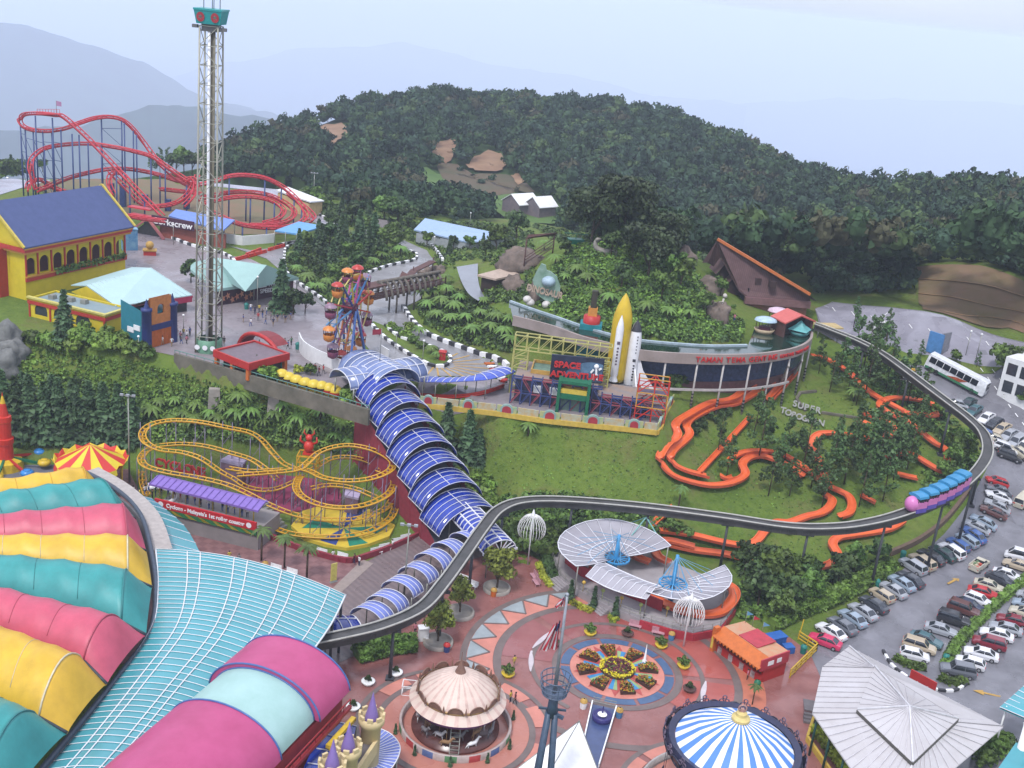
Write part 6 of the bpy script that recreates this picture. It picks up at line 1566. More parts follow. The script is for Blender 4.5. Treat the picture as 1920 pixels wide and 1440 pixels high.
for body,q0,q1 in(('SUPER',(1484,762),(1538,778)),('TOBOGGAN',(1462,774),(1544,802))):
 a,b=G(*q0),G(*q1);n=len(body);d=b-a;an=math.atan2(d.y,d.x)
 for k,ch in enumerate(body):
  p=a+d*((k+.5)/n);p.z=h(p.x,p.y)+.7;text(ch,d.length/n*1.5,LG_,hl,p,(PI*.32,0,an),'letter',.1,bold=.05)
m=MB()
for q0,q1 in(((1540,775),(1612,786)),((1500,738),(1530,735)),((1500,738),(1493,750)),((1493,750),(1510,772))):m.bar(G(*q0,)+Vector((0,0,.2)),G(*q1)+Vector((0,0,.2)),.5,.4)
tag(m.build('stone_edging',CONCD),'low stone edging around the flower bed above the hillside letters','edging')
# monorail
MONO=[(560,1205,8),(640,1190,8),(720,1170,8),(790,1138,8),(832,1092,8),(870,1040,8),(905,990,8.2),(935,955,8.4),(980,938,8.6),(1060,936,8.8),(1200,947,9),(1350,966,9.6),(1480,985,10.2),(1570,986,11),(1640,976,12),(1700,959,13),(1760,935,14),(1805,908,14.8),(1838,875,15.5),(1852,845,16.2),(1845,812,17),(1820,785,18),(1785,758,18.8),(1745,728,19.6),(1700,694,20.6),(1655,662,21.6),(1610,638,22.6),(1560,618,23.4),(1528,606,24)]
mr_=thing('monorail_track','dark elevated monorail track sweeping from the plaza round the toboggan hill','monorail',P(935,955,0));mp=catmull([P(*q)for q in MONO],8)
MBEAM=M('monorail_dark',C(92,90,90),rough=.5,col2=C(64,64,62),scale=.6)
m=MB();rl=[MB(),MB()];wk=MB();Ls=[];Rs=[]
for i,p in enumerate(mp):
 t=mp[min(i+1,len(mp)-1)]-mp[max(i-1,0)];t.normalize();s=Vector((-t.y,t.x,0)).normalized();Ls.append(p+s*.8);Rs.append(p-s*.8)
for i in range(len(mp)-1):m.bar(mp[i]-Vector((0,0,.75)),mp[i+1]-Vector((0,0,.75)),1.0,.9);m.bar(mp[i]-Vector((0,0,.2)),mp[i+1]-Vector((0,0,.2)),1.7,.16)
m.build('beam',MBEAM,mr_)
for S_ in(Ls,Rs):k=MB();k.tube([p+Vector((0,0,.05))for p in S_],.13,5);k.build('rail',M('rail_pale',C(196,194,186),rough=.45,var=.15),mr_)
acc=0
for i in range(1,len(mp)):
 acc+=(mp[i]-mp[i-1]).length
 if acc>11:
  acc=0;p=mp[i];g=h(p.x,p.y);m=MB();m.tube([(p.x,p.y,g-.3),(p.x,p.y,p.z-1.1)],[.24,.18],8);m.bar((p.x-.9,p.y,p.z-1.3),(p.x+.9,p.y,p.z-1.3),.4,.35);m.box((p.x,p.y,g-.2),(1.0,1.0,.5));m.build('pillar',M('pillar_dark',C(72,74,80),rough=.6),mr_)
tp=[i for i,p in enumerate(mp)if 1700<proj(p)[0]<1806 and proj(p)[1]>890];tpts=[mp[i]for i in tp];cl=[0]
for a,b in zip(tpts,tpts[1:]):cl.append(cl[-1]+(b-a).length)
def along(s):
 s=min(max(s,0),cl[-1]-1e-3);j=max(i for i in range(len(cl)-1)if cl[i]<=s);return tpts[j].lerp(tpts[j+1],(s-cl[j])/(cl[j+1]-cl[j]))
trn=thing('monorail_train','pink monorail train with blue roofs running on the elevated curve','train',along(cl[-1]/2));ncar=6;Lc=cl[-1]/ncar
PK=M('train_pink',C(236,140,206),rough=.35,var=.05);TB2=M('train_blue',C(70,158,210),rough=.35,var=.06);PU=M('train_purple',C(110,92,196),rough=.4)
for k in range(ncar):
 a,b=along(Lc*k+.06),along(Lc*(k+1)-.06);d=b-a;F=Frame(a,math.atan2(d.y,d.x));L_=d.length;z=min(a.z,b.z)+.15
 m=MB();F.box(m,0,L_,-1.0,1.0,z+.35,z+1.25);c=m.build('car',PK,trn);m=MB();F.box(m,0,L_,-1.03,1.03,z-.3,z+.34);sub(m,'skirt',PU,c)
 m=MB()
 for a_ in(.05,L_/2,L_-.05):
  for b_ in(-.92,.92):m.bar(F(a_,b_,z+1.2),F(a_,b_,z+1.9),.1)
 F.box(m,.1,L_-.1,-.75,.75,z+1.26,z+1.88);sub(m,'window',GLASS,c)
 m=MB();pr=[(-1.08,1.88),(-1.0,2.2),(-.7,2.36),(0,2.42),(.7,2.36),(1.0,2.2),(1.08,1.88)]
 for(u0,v0),(u1,v1)in zip(pr,pr[1:]):m.face([F(0.04,u0,z+v0),F(L_-.04,u0,z+v0),F(L_-.04,u1,z+v1),F(.04,u1,z+v1)][::-1],0,True)
 for a_ in(.04,L_-.04):m.face([F(a_,u,z+v)for u,v in pr])
 sub(m,'roof',TB2,c)
for s,e in((0,-1),(cl[-1],1)):
 p=along(s);m=MB();m.ball(p+Vector((0,0,1.0)),1.08,0,12,8,1.1);m.build('nose',PK,trn)
# fan roofed toboggan station
stn=thing('toboggan_station','toboggan station with two fan shaped grey glass roofs hung from blue masts','building',P(1200,1110,0))
FANG=M('fan_glass',C(188,184,192),rough=.25,var=.12,scale=.3,spec=.6);BL=M('mast_blue',C(70,164,224),rough=.4,var=.06)
plat=[(1035,1046),(1050,1080),(1085,1106),(1140,1136),(1200,1160),(1260,1178),(1300,1186),(1350,1176),(1378,1140),(1372,1110),(1340,1085),(1280,1062),(1235,1035),(1200,1010),(1120,1000),(1060,1015)]
m=MB();m.prism([tuple(P(x,y,1.2)[:2])for x,y in plat],-.5,1.2);m.build('platform',M('station_paving',C(186,178,180),rough=.5,var=.12,scale=.6),stn)
m=MB();e=[P(x,y,1.2)for x,y in plat[4:9]]
for a,b in zip(e,e[1:]):m.bar(a+Vector((0,-.25,-.6)),b+Vector((0,-.25,-.6)),.3,1.1)
m.build('red_skirt',M('skirt_red',C(200,60,72),rough=.5),stn)
m=MB();e=catmull([P(x,y,1.2)for x,y in plat[:10]],3)
for zz in(.5,1.0):m.tube([p+Vector((0,0,zz))for p in e],.05,4)
for p in e:m.bar(p,p+Vector((0,0,1.0)),.06)
m.build('railing',GALV,stn)
m=MB();e=[P(x,y,1.25)for x,y in((1060,1055),(1090,1080),(1140,1102),(1200,1128),(1240,1146))]
for a,b in zip(e,e[1:]):m.bar(a+Vector((0,0,.8)),b+Vector((0,0,.8)),.25,1.6)
m.build('red_wall',M('skirt_red',None),stn)
def fan(cx,rimp,z0,z1,r_in,ring,rings=(0.45,)):
 c=P(*cx,z0);rp=catmull([P(x,y,z1)for x,y in rimp],2);m=MB();rb=MB();n=len(rp)
 pt=lambda i,t:c.lerp(rp[i],t)+Vector((0,0,.9*math.sin(PI*t)*-.35))
 ts=(r_in,.45,.72,1.0)
 for i in range(n-1):
  for a,b in zip(ts,ts[1:]):m.face([pt(i,a),pt(i+1,a),pt(i+1,b),pt(i,b)],0,False);m.face([p-dn*.5 for p in(pt(i,b),pt(i+1,b),pt(i+1,a),pt(i,a))])
 o=m.build('fan_roof',FANG,stn)
 for i in range(n):rb.tube([pt(i,t)+Vector((0,0,.07))for t in ts],.07,4)
 for t in(1.0,)+rings:rb.tube([pt(i,t)+Vector((0,0,.07))for i in range(n)],.09,4)
 sub(rb,'rib',RIBW,o);return c,rp
c1,r1=fan((1155,1046),[(1258,1024),(1230,1001),(1189,983),(1143,974),(1097,979),(1060,996),(1046,1018),(1054,1040),(1080,1062)],4.2,5.6,.2,0)
c2,r2=fan((1262,1094),[(1358,1060),(1372,1080),(1366,1101),(1338,1119),(1304,1126),(1258,1123),(1212,1110)],4.2,5.2,.28,0)
m=MB();rb=MB();U=catmull([P(x,y,5.2)for x,y in((1134,1056),(1172,1074),(1210,1090),(1240,1100))],3);D_=catmull([P(x,y,4.4)for x,y in((1098,1080),(1134,1100),(1172,1114),(1212,1124))],3)
for i in range(len(U)):
 mid_=U[i].lerp(D_[i],.5)+Vector((0,0,.7))
 if i:m.face([pD,D_[i],mid_,pm],0,True);m.face([pm,mid_,U[i],pU],0,True);m.face([p-dn*.5 for p in(pm,mid_,D_[i],pD)]);m.face([p-dn*.5 for p in(pU,U[i],mid_,pm)])
 rb.tube([D_[i],mid_+Vector((0,0,.06)),U[i]],.07,4);pD,pm,pU=D_[i],mid_,U[i]
o=m.build('link_roof',FANG,stn);rb.tube([p+Vector((0,0,.04))for p in D_],.09,4);rb.tube([p+Vector((0,0,.04))for p in U],.09,4);sub(rb,'rib',RIBW,o)
for c,top_,rp in((c1,1003,r1),(c2,1041,r2)):
 zt=ztop(c,top_);m=MB();m.tube([(c.x,c.y,1),(c.x,c.y,zt)],[.4,.22],8);m.build('mast',BL,stn)
 m=MB();n=14
 for k in range(n):a,b=2*PI*k/n,2*PI*(k+1)/n;q=lambda t,r=1.9:Vector((c.x+math.cos(t)*r,c.y+math.sin(t)*r,4.2));m.bar(q(a),q(b),.22);m.bar((c.x,c.y,4.2),q(a),.12)
 m.build('hub_ring',BL,stn);m=MB()
 for i in range(0,len(rp),2):m.bar((c.x,c.y,zt-.2),c.lerp(rp[i],.72)-Vector((0,0,-.1)),.06)
 for k in range(5):t=k/5*2*PI;m.bar((c.x,c.y,zt-.2),(c.x+math.cos(t)*1.9,c.y+math.sin(t)*1.9,4.2),.07)
 m.build('stay_cable',M('cable_blue',C(120,184,224),rough=.4),stn)
 for i in range(0,len(rp),4):p=c.lerp(rp[i],.95);m=MB();m.tube([(p.x,p.y,1),p],.1,6);m.build('post',GALV,stn)
for k,q in enumerate(((1095,1092),(1131,1107),(1166,1121),(1202,1134),(1252,1140))):p=P(q[0],q[1],2.6);m=MB();m.ball(p,.28,0,8,6);m.tube([(p.x,p.y,1.2),p],.05,4);m.build('lantern',M(['lamp_amber','lamp_lime'][k%2],[C(240,200,90),C(206,226,130)][k%2],rough=.4),stn)
m=MB();a,b=P(1112,1146,0),P(1140,1124,1.2);d=(b-a);d.z=0;F=Frame(a,math.atan2(d.y,d.x))
for k in range(7):F.box(m,d.length*k/7,d.length*(k+1)/7,-1.6,1.6,-.1,.17*(k+1))
m.build('stair',M('station_paving',None),stn)
m=MB();a,b=P(1032,1100,0),P(1062,1080,1.2);d=(b-a);d.z=0;F=Frame(a,math.atan2(d.y,d.x))
for k in range(7):F.box(m,d.length*k/7,d.length*(k+1)/7,-1.7,1.7,-.1,.17*(k+1))
m.build('stair',M('station_paving',None),stn)
m=MB();p=P(1208,995,5);
for a in range(4):m.bar(p+Vector((0,0,2.2)),p+Vector(((-2,2,2,-2)[a],(-2,-2,2,2)[a],0)),.14)
m.build('pyramid_frame',M('frame_mint',C(150,206,200),rough=.5),stn)
# yellow family coaster
YT=M('coaster_yellow',C(236,178,44),rough=.4,var=.1,scale=2);SUP=M('support_mauve',C(146,134,158),rough=.5,var=.1)
cy=thing('yellow_family_coaster','yellow looping family coaster on mauve posts below the fern slope','roller coaster',P(500,960,0))
Z=lambda lst:[P(240+x/3.43,740+y/3.43,z)for x,y,z in lst]
loops=[[(1090,480,4.6),(1000,440,5.2),(930,370,6.5),(860,290,8),(780,240,9),(640,210,9.6),(500,180,10),(380,165,10),(260,165,10),(150,190,9.8),(95,240,9.3),(110,300,8.8),(200,350,8),(350,370,7.5),(470,410,7),(590,490,5.5),(680,540,4.4),(760,590,3.4),(860,612,3.0),(960,602,3.2),(1060,560,4.2),(1115,520,5.2),(1095,545,5.8),(1082,600,5.7),(1130,660,5.5),(1250,710,5.4),(1400,725,5.4),(1550,700,5.4),(1670,640,5.6),(1712,570,5.8),(1690,520,6.2),(1600,480,6.6)],[(700,515,6.0),(900,500,6.2),(1090,478,6.6),(1160,430,7.4),(1220,375,8.4),(1300,340,9.2),(1420,323,9.6),(1550,345,9.5),(1650,388,9.2),(1705,440,8.8),(1670,495,8.4),(1550,540,8.0),(1400,552,7.6),(1260,532,7.2),(1170,490,6.8),(1090,470,6.4)],[(200,325,6.4),(350,315,6.6),(500,330,6.6),(650,370,6.2),(780,410,5.6),(870,465,4.8),(960,545,3.6)],[(200,325,6.4),(120,360,6.2),(85,410,6),(120,460,5.6),(250,497,5.2),(450,532,4.8),(620,572,4.4),(750,625,3.8),(900,702,2.8),(1050,762,2),(1200,795,1.6),(1350,805,1.6),(1500,790,1.8),(1640,740,2.2),(1705,665,2.8),(1715,600,3.4),(1690,545,4.2)],[(1180,485,5.4),(1300,412,6.6),(1430,400,6.8),(1550,430,6.4),(1640,485,5.8)],[(1180,600,4),(1300,580,4.2),(1450,600,4),(1600,660,3.4)],[(880,835,.9),(1050,892,.9),(1250,912,1),(1400,908,1.2),(1550,878,1.4),(1680,800,1.8),(1722,720,2.4)],[(640,470,4.6),(800,490,5),(1000,480,5.4)],[(90,480,1.5),(95,560,1.2),(120,640,1.0)],]
allp=[]
for L_ in loops:
 p=catmull(Z(L_),7);allp.append(p);m=MB();track(m,p,1.0,.11,.14,.75,.3);m.build('track',YT,cy)
npost=0;used=[]
for p in allp:
 acc=0
 for i in range(1,len(p)):
  acc+=(p[i]-p[i-1]).length
  if acc>4.2 and npost<72 and p[i].z>1.6:
   acc=0;q=p[i];g=h(q.x,q.y);npost+=1;m=MB()
   for s in(-.75,.75):m.tube([(q.x+s,q.y,g-.2),(q.x+s,q.y,q.z+(.9 if npost%3==0 else-.3))],.07,4)
   for k in range(max(1,int((q.z-g)/2.2))):z=g+k*2.2;m.bar((q.x-.75,q.y,z),(q.x+.75,q.y,min(z+2.2,q.z)),.07)
   m.bar((q.x-.8,q.y,q.z-.35),(q.x+.8,q.y,q.z-.35),.1);m.build('support',SUP,cy)
b0,b1=P(294,945,3.6),P(480,990,3.6);F=Frame(b0,two(b0,b1));LBn=(b1-b0).length
cst=thing('coaster_platform','grey walled coaster platform with purple roof and a red banner','building',b0)
m=MB();F.box(m,-.5,LBn+.3,.1,6.5,-.2,3.2);m.build('wall',M('platform_wall',C(160,152,150),rough=.7,var=.12,scale=.4),cst)
m=MB();F.box(m,-.2,LBn+.1,-.22,.08,3.25,4.5);bn=m.build('banner',M('banner_red',C(216,44,52),rough=.5,var=.05),cst)
text("Cyclone - Malaysia's 1st roller coaster",.82,WHT,bn,F(LBn/2,-.24,3.85),(PI/2,0,F.a),bold=.025,depth=.03,sx=.98)
for a in(.8,LBn-1):
 m=MB();m.mesh([F(a+.42*math.cos(2*PI*k/12),-.25,3.88+.42*math.sin(2*PI*k/12))for k in range(12)],[tuple(range(12))]);sub(m,'banner_disc',WHT,bn)
m=MB();F.box(m,-.2,LBn+.1,-.18,.06,2.5,3.24);zz=m.build('zigzag_frieze',M('frieze_green',C(52,132,76),rough=.6),cst)
m=MB()
for k in range(7):a=LBn*k/7;m.mesh([F(a,-.21,3.2),F(a+.5,-.21,3.2),F(a+LBn/7*.95,-.21,2.55),F(a+.9,-.21,2.6)],[(0,1,2,3),(3,2,1,0)])
sub(m,'zigzag',M('frieze_yellow',C(232,206,60),rough=.6),zz)
m=MB();rA,rB=P(292,898,6.0),P(494,948,6.0);FR=Frame(rA,two(rA,rB));LR=(rB-rA).length
for(u0,z0,u1,z1)in((-1.4,5.8,.6,6.3),(.6,6.3,1.6,6.0)):m.face([FR(-.2,u0,z0),FR(LR,u0,z0),FR(LR,u1,z1),FR(-.2,u1,z1)]);m.face([FR(-.2,u1,z1-.15),FR(LR,u1,z1-.15),FR(LR,u0,z0-.15),FR(-.2,u0,z0-.15)])
m.face([FR(-.2,-1.4,5.8),FR(-.2,-1.4,5.5),FR(LR,-1.4,5.5),FR(LR,-1.4,5.8)])
ro=m.build('roof',M('station_purple',C(150,120,206),rough=.5,var=.08),cst)
m=MB()
for k in range(18):a=LR*k/17;m.bar(FR(a,-1.4,5.86),FR(a,.6,6.36),.08)
sub(m,'roof_seam',M('seam_purple',C(128,100,184),rough=.5),ro)
for k in range(8):
 m=MB();a=LR*(k+.3)/8;m.tube([FR(a,0,3.2),FR(a,0,6.1)],.1,5);m.build('post',M('post_yellow',C(230,200,90),rough=.5),cst)
m=MB();m.tube([FR(-1.5+0*t,0,0)+Vector((1.2-3.0*math.cos(t),-1.0+3.4*math.sin(t),3.3))for t in[PI*.3+PI*1.0*k/12 for k in range(13)]],.35,6);m.build('curved_parapet',WHITE,cst)
m=MB();F2_=Frame(P(480,985,0),two(P(480,985,0),P(520,1000,0)))
for k in range(8):F2_.box(m,k*.5,(k+1)*.5,0,2.2,-.1,3.0-.36*k)
m.build('stair',GALV,cst)
fl_=[(546,985),(566,958),(600,948),(660,950),(715,958),(741,985),(730,1005),(690,1020),(650,1027),(610,1020),(570,1008)]
m=MB();m.prism([tuple(P(x,y,.5)[:2])for x,y in fl_],0,.5);struct(m.build('painted_floor',M('floor_yellow',C(238,206,70),rough=.5,var=.08)))
m=MB();c=P(645,990,.5)
for a,b,mi in(((590,972),(566,990),0),((706,1000),(730,985),0),((690,954),(652,952),1),((600,1013),(630,1022),1),((655,1024),(690,1018),0)):
 A,B=P(*a,.53),P(*b,.53);m.face([(c.x,c.y,.53),A,B]);m.m[-1]=mi
o=struct(m.build('painted_wedges',[M('wedge_green',C(40,150,120),rough=.5),M('wedge_blue',C(56,84,160),rough=.5)]))
bm=bmesh.new();bm.from_mesh(o.data);bmesh.ops.recalc_face_normals(bm,faces=bm.faces[:]);
for f in bm.faces:
 if f.normal.z<0:f.normal_flip()
bm.to_mesh(o.data);bm.free()
m=MB();m.prism([tuple(P(x,y,.3)[:2])for x,y in((430,885),(540,880),(640,910),(640,950),(520,960),(450,920))],0,.3);struct(m.build('magenta_floor',M('floor_magenta',C(170,70,110),rough=.6,var=.1)))
wl=catmull([P(x,y,0)for x,y in((500,1008),(560,1032),(606,1046),(650,1056),(680,1050),(740,1028),(800,1000))],3)
wall_path('low_wall','low maroon planter wall around the yellow coaster floor',wl,-.1,.9,.4,M('maroon_wall',None))
p=P(578,840,8.4);dv_=thing('demon_figure','red horned figure on a yellow frame box above the coaster','statue',(p.x,p.y,0));m=MB();pb=P(578,858,7.0)
for z in(6.6,7.6):
 for a in range(4):q=lambda k:Vector((pb.x+(-1.5,1.5,1.5,-1.5)[k%4],pb.y+(-1.2,-1.2,1.2,1.2)[k%4],z));m.bar(q(a),q(a+1),.16)
for a in range(4):m.bar((pb.x+(-1.5,1.5,1.5,-1.5)[a],pb.y+(-1.2,-1.2,1.2,1.2)[a],0),(pb.x+(-1.5,1.5,1.5,-1.5)[a],pb.y+(-1.2,-1.2,1.2,1.2)[a],7.6),.14)
m.build('frame',YT,dv_);m=MB();q=Vector((pb.x,pb.y,7.6));m.box(q,(1.6,1.2,.3));m.ball(q+Vector((0,0,1.3)),.8,0,10,8,1.2);m.ball(q+Vector((0,0,2.7)),.55,0,10,8)
for s in(-1,1):m.tube([q+Vector((.3*s,0,3.0)),q+Vector((.8*s,0,3.5)),q+Vector((.7*s,0,4.1))],[.18,.12,.03],6);m.tube([q+Vector((.6*s,0,1.7)),q+Vector((1.3*s,-.2,2.2)),q+Vector((1.2*s,-.2,3.0))],[.22,.18,.1],6)
m.build('body',RED,dv_)
cl_=thing('cyclone_letters','red upright letters standing behind the coaster station roof','sign',P(330,880,0));a,b=P(298,868,4.0),P(380,886,4.0);an=two(a,b)
m=MB();m.bar(a-Vector((0,0,1)),b-Vector((0,0,1)),.2);
for t in(0,.5,1):q=a.lerp(b,t);m.bar((q.x,q.y,0),(q.x,q.y,3),.2)
m.build('stand',SUP,cl_)
for k,ch in enumerate('CYCLONE'):text(ch,1.9,REDP,cl_,a.lerp(b,k/6),(PI/2,0,an),'letter',.15,bold=.06)
for i,(c4,lab)in enumerate((([(412,862,4.2),(455,872,4.2),(463,862,4.6),(430,852,4.6)],'small mauve roofed booth under the upper coaster track'),([(646,928,3.4),(672,934,3.4),(678,920,3.8),(648,914,3.8)],'small mauve roofed booth inside the right coaster ring'))):shed('ride_booth',lab,c4,4,M('booth_mauve',C(190,176,206),rough=.5),'coaster booths',wall=M('booth_wall',C(140,110,130),rough=.6),posts=False)
# rocket ride and striped tent at the left edge
rk=P(12,880,0);rr_=thing('rocket_ride','spinning rocket ride with striped hub and blue and yellow cars in a round pit','ride',rk)
m=MB();m.lathe([(8.2,.2),(8.2,.9),(7.6,.9),(7.6,.3),(.1,.3)],40,rk,sx=1.0,sy=1.0);m.build('platform',M('pit_grey',C(130,132,146),rough=.6),rr_)
m=MB();m.lathe([(8.5,.2),(8.8,1.3),(8.4,1.3)],48,rk,mfun=lambda i,j:j%3,smooth=False,a0=PI,a1=2*PI+.3);m.build('striped_kerb',[M('kerb_red',C(214,80,70)),M('kerb_blue',C(70,100,170)),M('kerb_amber',C(240,190,80))],rr_)
m=MB();m.lathe([(2.6,.3),(2.4,1.6),(1.2,2.0),(1.1,4.4),(1.3,4.5),(1.3,5.3),(1.0,5.4),(1.0,8.0),(1.15,8.1),(1.1,8.9),(.75,9.0),(.4,11.0),(.1,12.2),(.02,12.8)],16,rk,mfun=lambda i,j:[1,1,0,0,0,0,0,1,0,0,0,1,0][min(i,12)],smooth=False);m.build('rocket_hub',[RED,M('rocket_yellow',C(244,204,50),rough=.4)],rr_)
for k in range(8):
 a=2*PI*k/8+.2;q=rk+Vector((math.cos(a)*5.6,math.sin(a)*5.6,1.0));m=MB();m.bar(rk+Vector((0,0,2.2)),q,.35);m.build('arm',[GREEN,REDP,BLUEST][k%3],rr_);m=MB();m.ball(q+Vector((0,0,.3)),1.05,0,10,6,.6);c=m.build('car',[M('rocket_yellow',None),M('car_blue',C(60,150,226),rough=.3)][k%2],rr_);m=MB();m.lathe([(.6,.85),(.05,.8)],8,q);sub(m,'cockpit',DARKW,c)
tc_=P(170,868,4.5);tt=thing('striped_tent','red and yellow striped round tent roof with scalloped upturned rim','tent',(tc_.x,tc_.y,0));TR,TY=M('tent_red',C(232,66,58),rough=.5,var=.05),M('tent_yellow',C(248,224,56),rough=.5,var=.05)
m=MB();m.lathe([(.1,3.0),(1.5,2.2),(3.2,1.2),(5.0,.2)],16,tc_,mfun=lambda i,j:j%2,smooth=False);m.lathe([(4.9,.05),(.1,2.6)],16,tc_,smooth=False);m.build('canopy',[TR,TY],tt)
for j in range(16):
 a,b=2*PI*j/16,2*PI*(j+1)/16;q=lambda t,r,z:tc_+Vector((math.cos(t)*r,math.sin(t)*r,z));m=MB()
 pp=[q(a,5.0,.15),q(b,5.0,.15),q(b,5.5,1.0),q((a+b)/2,5.3,.55),q(a,5.5,1.0)]if math.sin((a+b)/2)>-.2 else[q(a,5.0,.2),q(b,5.0,.2),q(b,5.2,-.5),q((a+b)/2,5.25,-1.1),q(a,5.2,-.5)]
 m.face(pp);m.build('valance',[TY,TR][j%2],tt)
m=MB()
for j in range(8):a=2*PI*j/8;m.tube([(tc_.x+math.cos(a)*4.6,tc_.y+math.sin(a)*4.6,0),(tc_.x+math.cos(a)*4.8,tc_.y+math.sin(a)*4.8,4.7)],.12,5)
m.build('frame',M('rocket_yellow',None),tt);m=MB();m.box((tc_.x+.8,tc_.y-5.2,2.0),(3.4,.3,1.6));m.build('sign_panel',TY,tt);m=MB();m.lathe([(3.6,0),(3.6,2.4),(.1,2.5)],16,(tc_.x,tc_.y,0));m.build('base',M('tent_base_blue',C(60,96,160),rough=.6),tt)
# great striped vault roof
FAB={k:M('fabric_'+k,c,rough=.45,var=.15,scale=.35,bump=.16,detail=7)for k,c in(('yellow',C(246,198,60)),('teal',C(64,168,166)),('pink',C(222,96,122)))}
BL_=[[(-260,950),(150,888),(172,902)],[(-260,968),(166,918),(203,930)],[(-260,992),(226,962),(254,974)],[(-260,1008),(240,1020),(274,1034)],[(-260,1022),(240,1082),(285,1102)],[(-260,1048),(228,1168),(274,1192)],[(-260,1090),(156,1240),(200,1284)],[(-260,1190),(72,1346),(126,1376)],[(-260,1400),(-30,1470),(20,1500)]]
VZ=(11.6,11.6,10.0)
sv=thing('striped_vault_roof','large roof of yellow, teal and pink fabric vaults ending in a curved edge','roof',P(100,1150,0))
order=['yellow','teal','pink','yellow','teal','pink','yellow','teal']
def bline(k,t):
 a,b,c=[P(x,y,z)for(x,y),z in zip(BL_[k],VZ)]
 return a.lerp(b,t/.86)if t<.86 else b.lerp(c,(t-.86)/.14)
for k in range(8):
 NT,NU=57,12;g=[]
 for i in range(NT+1):
  t=i/NT;A,B=bline(k,t),bline(k+1,t);row=[]
  for j in range(NU+1):
   u=j/NU;p=A.lerp(B,u);W=(B-A).length;tap=1.0 if t<.86 else max(.0,1-((t-.86)/.14)**1.3*.85)
   scal=.42*(1-abs(math.sin(t/.86*PI*6.5))**.8)if t<.86 else 0
   p.z+=math.sin(PI*u)**.75*(min(2.9,W*.34)+scal)*tap+.12*(1 if 0<j<NU else 0);row.append(p)
  g.append(row)
 vs=[p for r in g for p in r];W1=NU+1;m=MB();m.mesh(vs,[(i*W1+j,i*W1+j+1,(i+1)*W1+j+1,(i+1)*W1+j)for i in range(NT)for j in range(NU)],0,True)
 o=m.build('vault_strip',FAB[order[k]],sv);bm=bmesh.new();bm.from_mesh(o.data);bmesh.ops.recalc_face_normals(bm,faces=bm.faces[:]);bm.to_mesh(o.data);bm.free()
 m=MB();c=int(.86*NT);m.tube([p+Vector((0,0,.04))for p in g[c]],.10,5);
 for s in range(1,6):m.tube([p+Vector((0,0,.02))for p in g[int(c*(1-s/6.5))][1:-1]],.035,4)
 sub(m,'seam',M('seam_%s'%order[k],{'yellow':C(226,172,50),'teal':C(52,142,142),'pink':C(196,80,104)}[order[k]],rough=.5)if k not in(3,6)else M('seam_white',C(238,226,190),rough=.5),o)
m=MB()
for k in range(1,8):m.tube([bline(k,t/30)+Vector((0,0,.12))for t in range(31)],.16,5,mi=0)
m.build('valley_gutter',M('gutter_dark',C(70,80,90),rough=.6),sv)
ed=catmull([P(*q)for q in((150,880,10),(215,915,10),(262,962,9.8),(284,1035,9.6),(292,1105,9.4),(280,1185,9.2),(208,1285,9.0),(130,1380,9.0),(20,1510,9))],5)
m=MB();m.tube(ed,.3,6);m.build('edge_beam',M('edge_dark',C(80,92,110),rough=.5),sv)
m=MB();strip(m,ed,3,8.9,.3);m.build('wall',M('vault_wall',C(120,120,124),rough=.7),sv)
ew=catmull([P(*q)for q in((172,880,9.4),(232,915,9.2),(282,965,9.0),(306,1030,8.8))],5)
m=MB();m.ribbon(ew,2.2);m.build('edge_walkway',M('walkway_beige',C(200,190,184),rough=.6),sv)
lr=thing('lower_glass_roof','strip of pale turquoise glass roof beside the curved vault edge','roof',P(330,1010,0));m=MB();A=catmull([P(*q)for q in((262,930,7.5),(300,970,7.5),(318,1030,7.5))],4);B=catmull([P(*q)for q in((285,935,6.4),(345,985,6.4),(380,1046,6.4))],4)
for i in range(len(A)-1):m.face([A[i],A[i+1],B[i+1],B[i]],0,True)
rb=MB();[rb.bar(A[i]+Vector((0,0,.05)),B[i]+Vector((0,0,.05)),.07)for i in range(len(A))]
TG=M('turquoise_glass',C(88,176,188),rough=.22,var=.12,scale=.15,spec=.55);o=m.build('roof',TG,lr);sub(rb,'rib',RIBW,o);m=MB()
for p in B[::3]:m.tube([(p.x,p.y,0),p],.12,5)
m.build('frame',GALV,lr)
# turquoise ribbed canopy
tq=thing('turquoise_canopy','huge curved turquoise glass canopy gridded with white ribs','canopy',P(400,1200,0))
A=catmull([P(*q)for q in((292,1030,9.2),(296,1105,9.0),(284,1185,8.8),(212,1290,8.6),(134,1385,8.6),(20,1515,8.6))],9)
B=catmull([P(*q)for q in((648,1116,8.2),(618,1180,8.6),(560,1260,9.4),(470,1350,9.8),(390,1440,9.8),(300,1540,9.8))],9)
n=len(A);NU=14
def tqp(i,u):
 p=A[i].lerp(B[i],u);p.z+=1.5*math.sin(PI*u)**.9+.5*math.sin(PI*min(1,i/(n-1)*1.2));return p
vs=[tqp(i,j/NU)for i in range(n)for j in range(NU+1)];W1=NU+1;m=MB();m.mesh(vs,[(i*W1+j,(i+1)*W1+j,(i+1)*W1+j+1,i*W1+j+1)for i in range(n-1)for j in range(NU)],0,True);o=m.build('roof',TG,tq)
rb=MB()
for i in range(n):rb.tube([tqp(i,j/NU)+Vector((0,0,.07))for j in range(NU+1)],.045,4)
for u in(.0,.17,.24,.42,.49,.67,.74,.92,1.0):rb.tube([tqp(i,u)+Vector((0,0,.07))for i in range(n)],.085 if 0<u<1 else.12,4)
sub(rb,'rib_grid',M('canopy_white',(.62,.64,.66),rough=.4,var=.05),o)
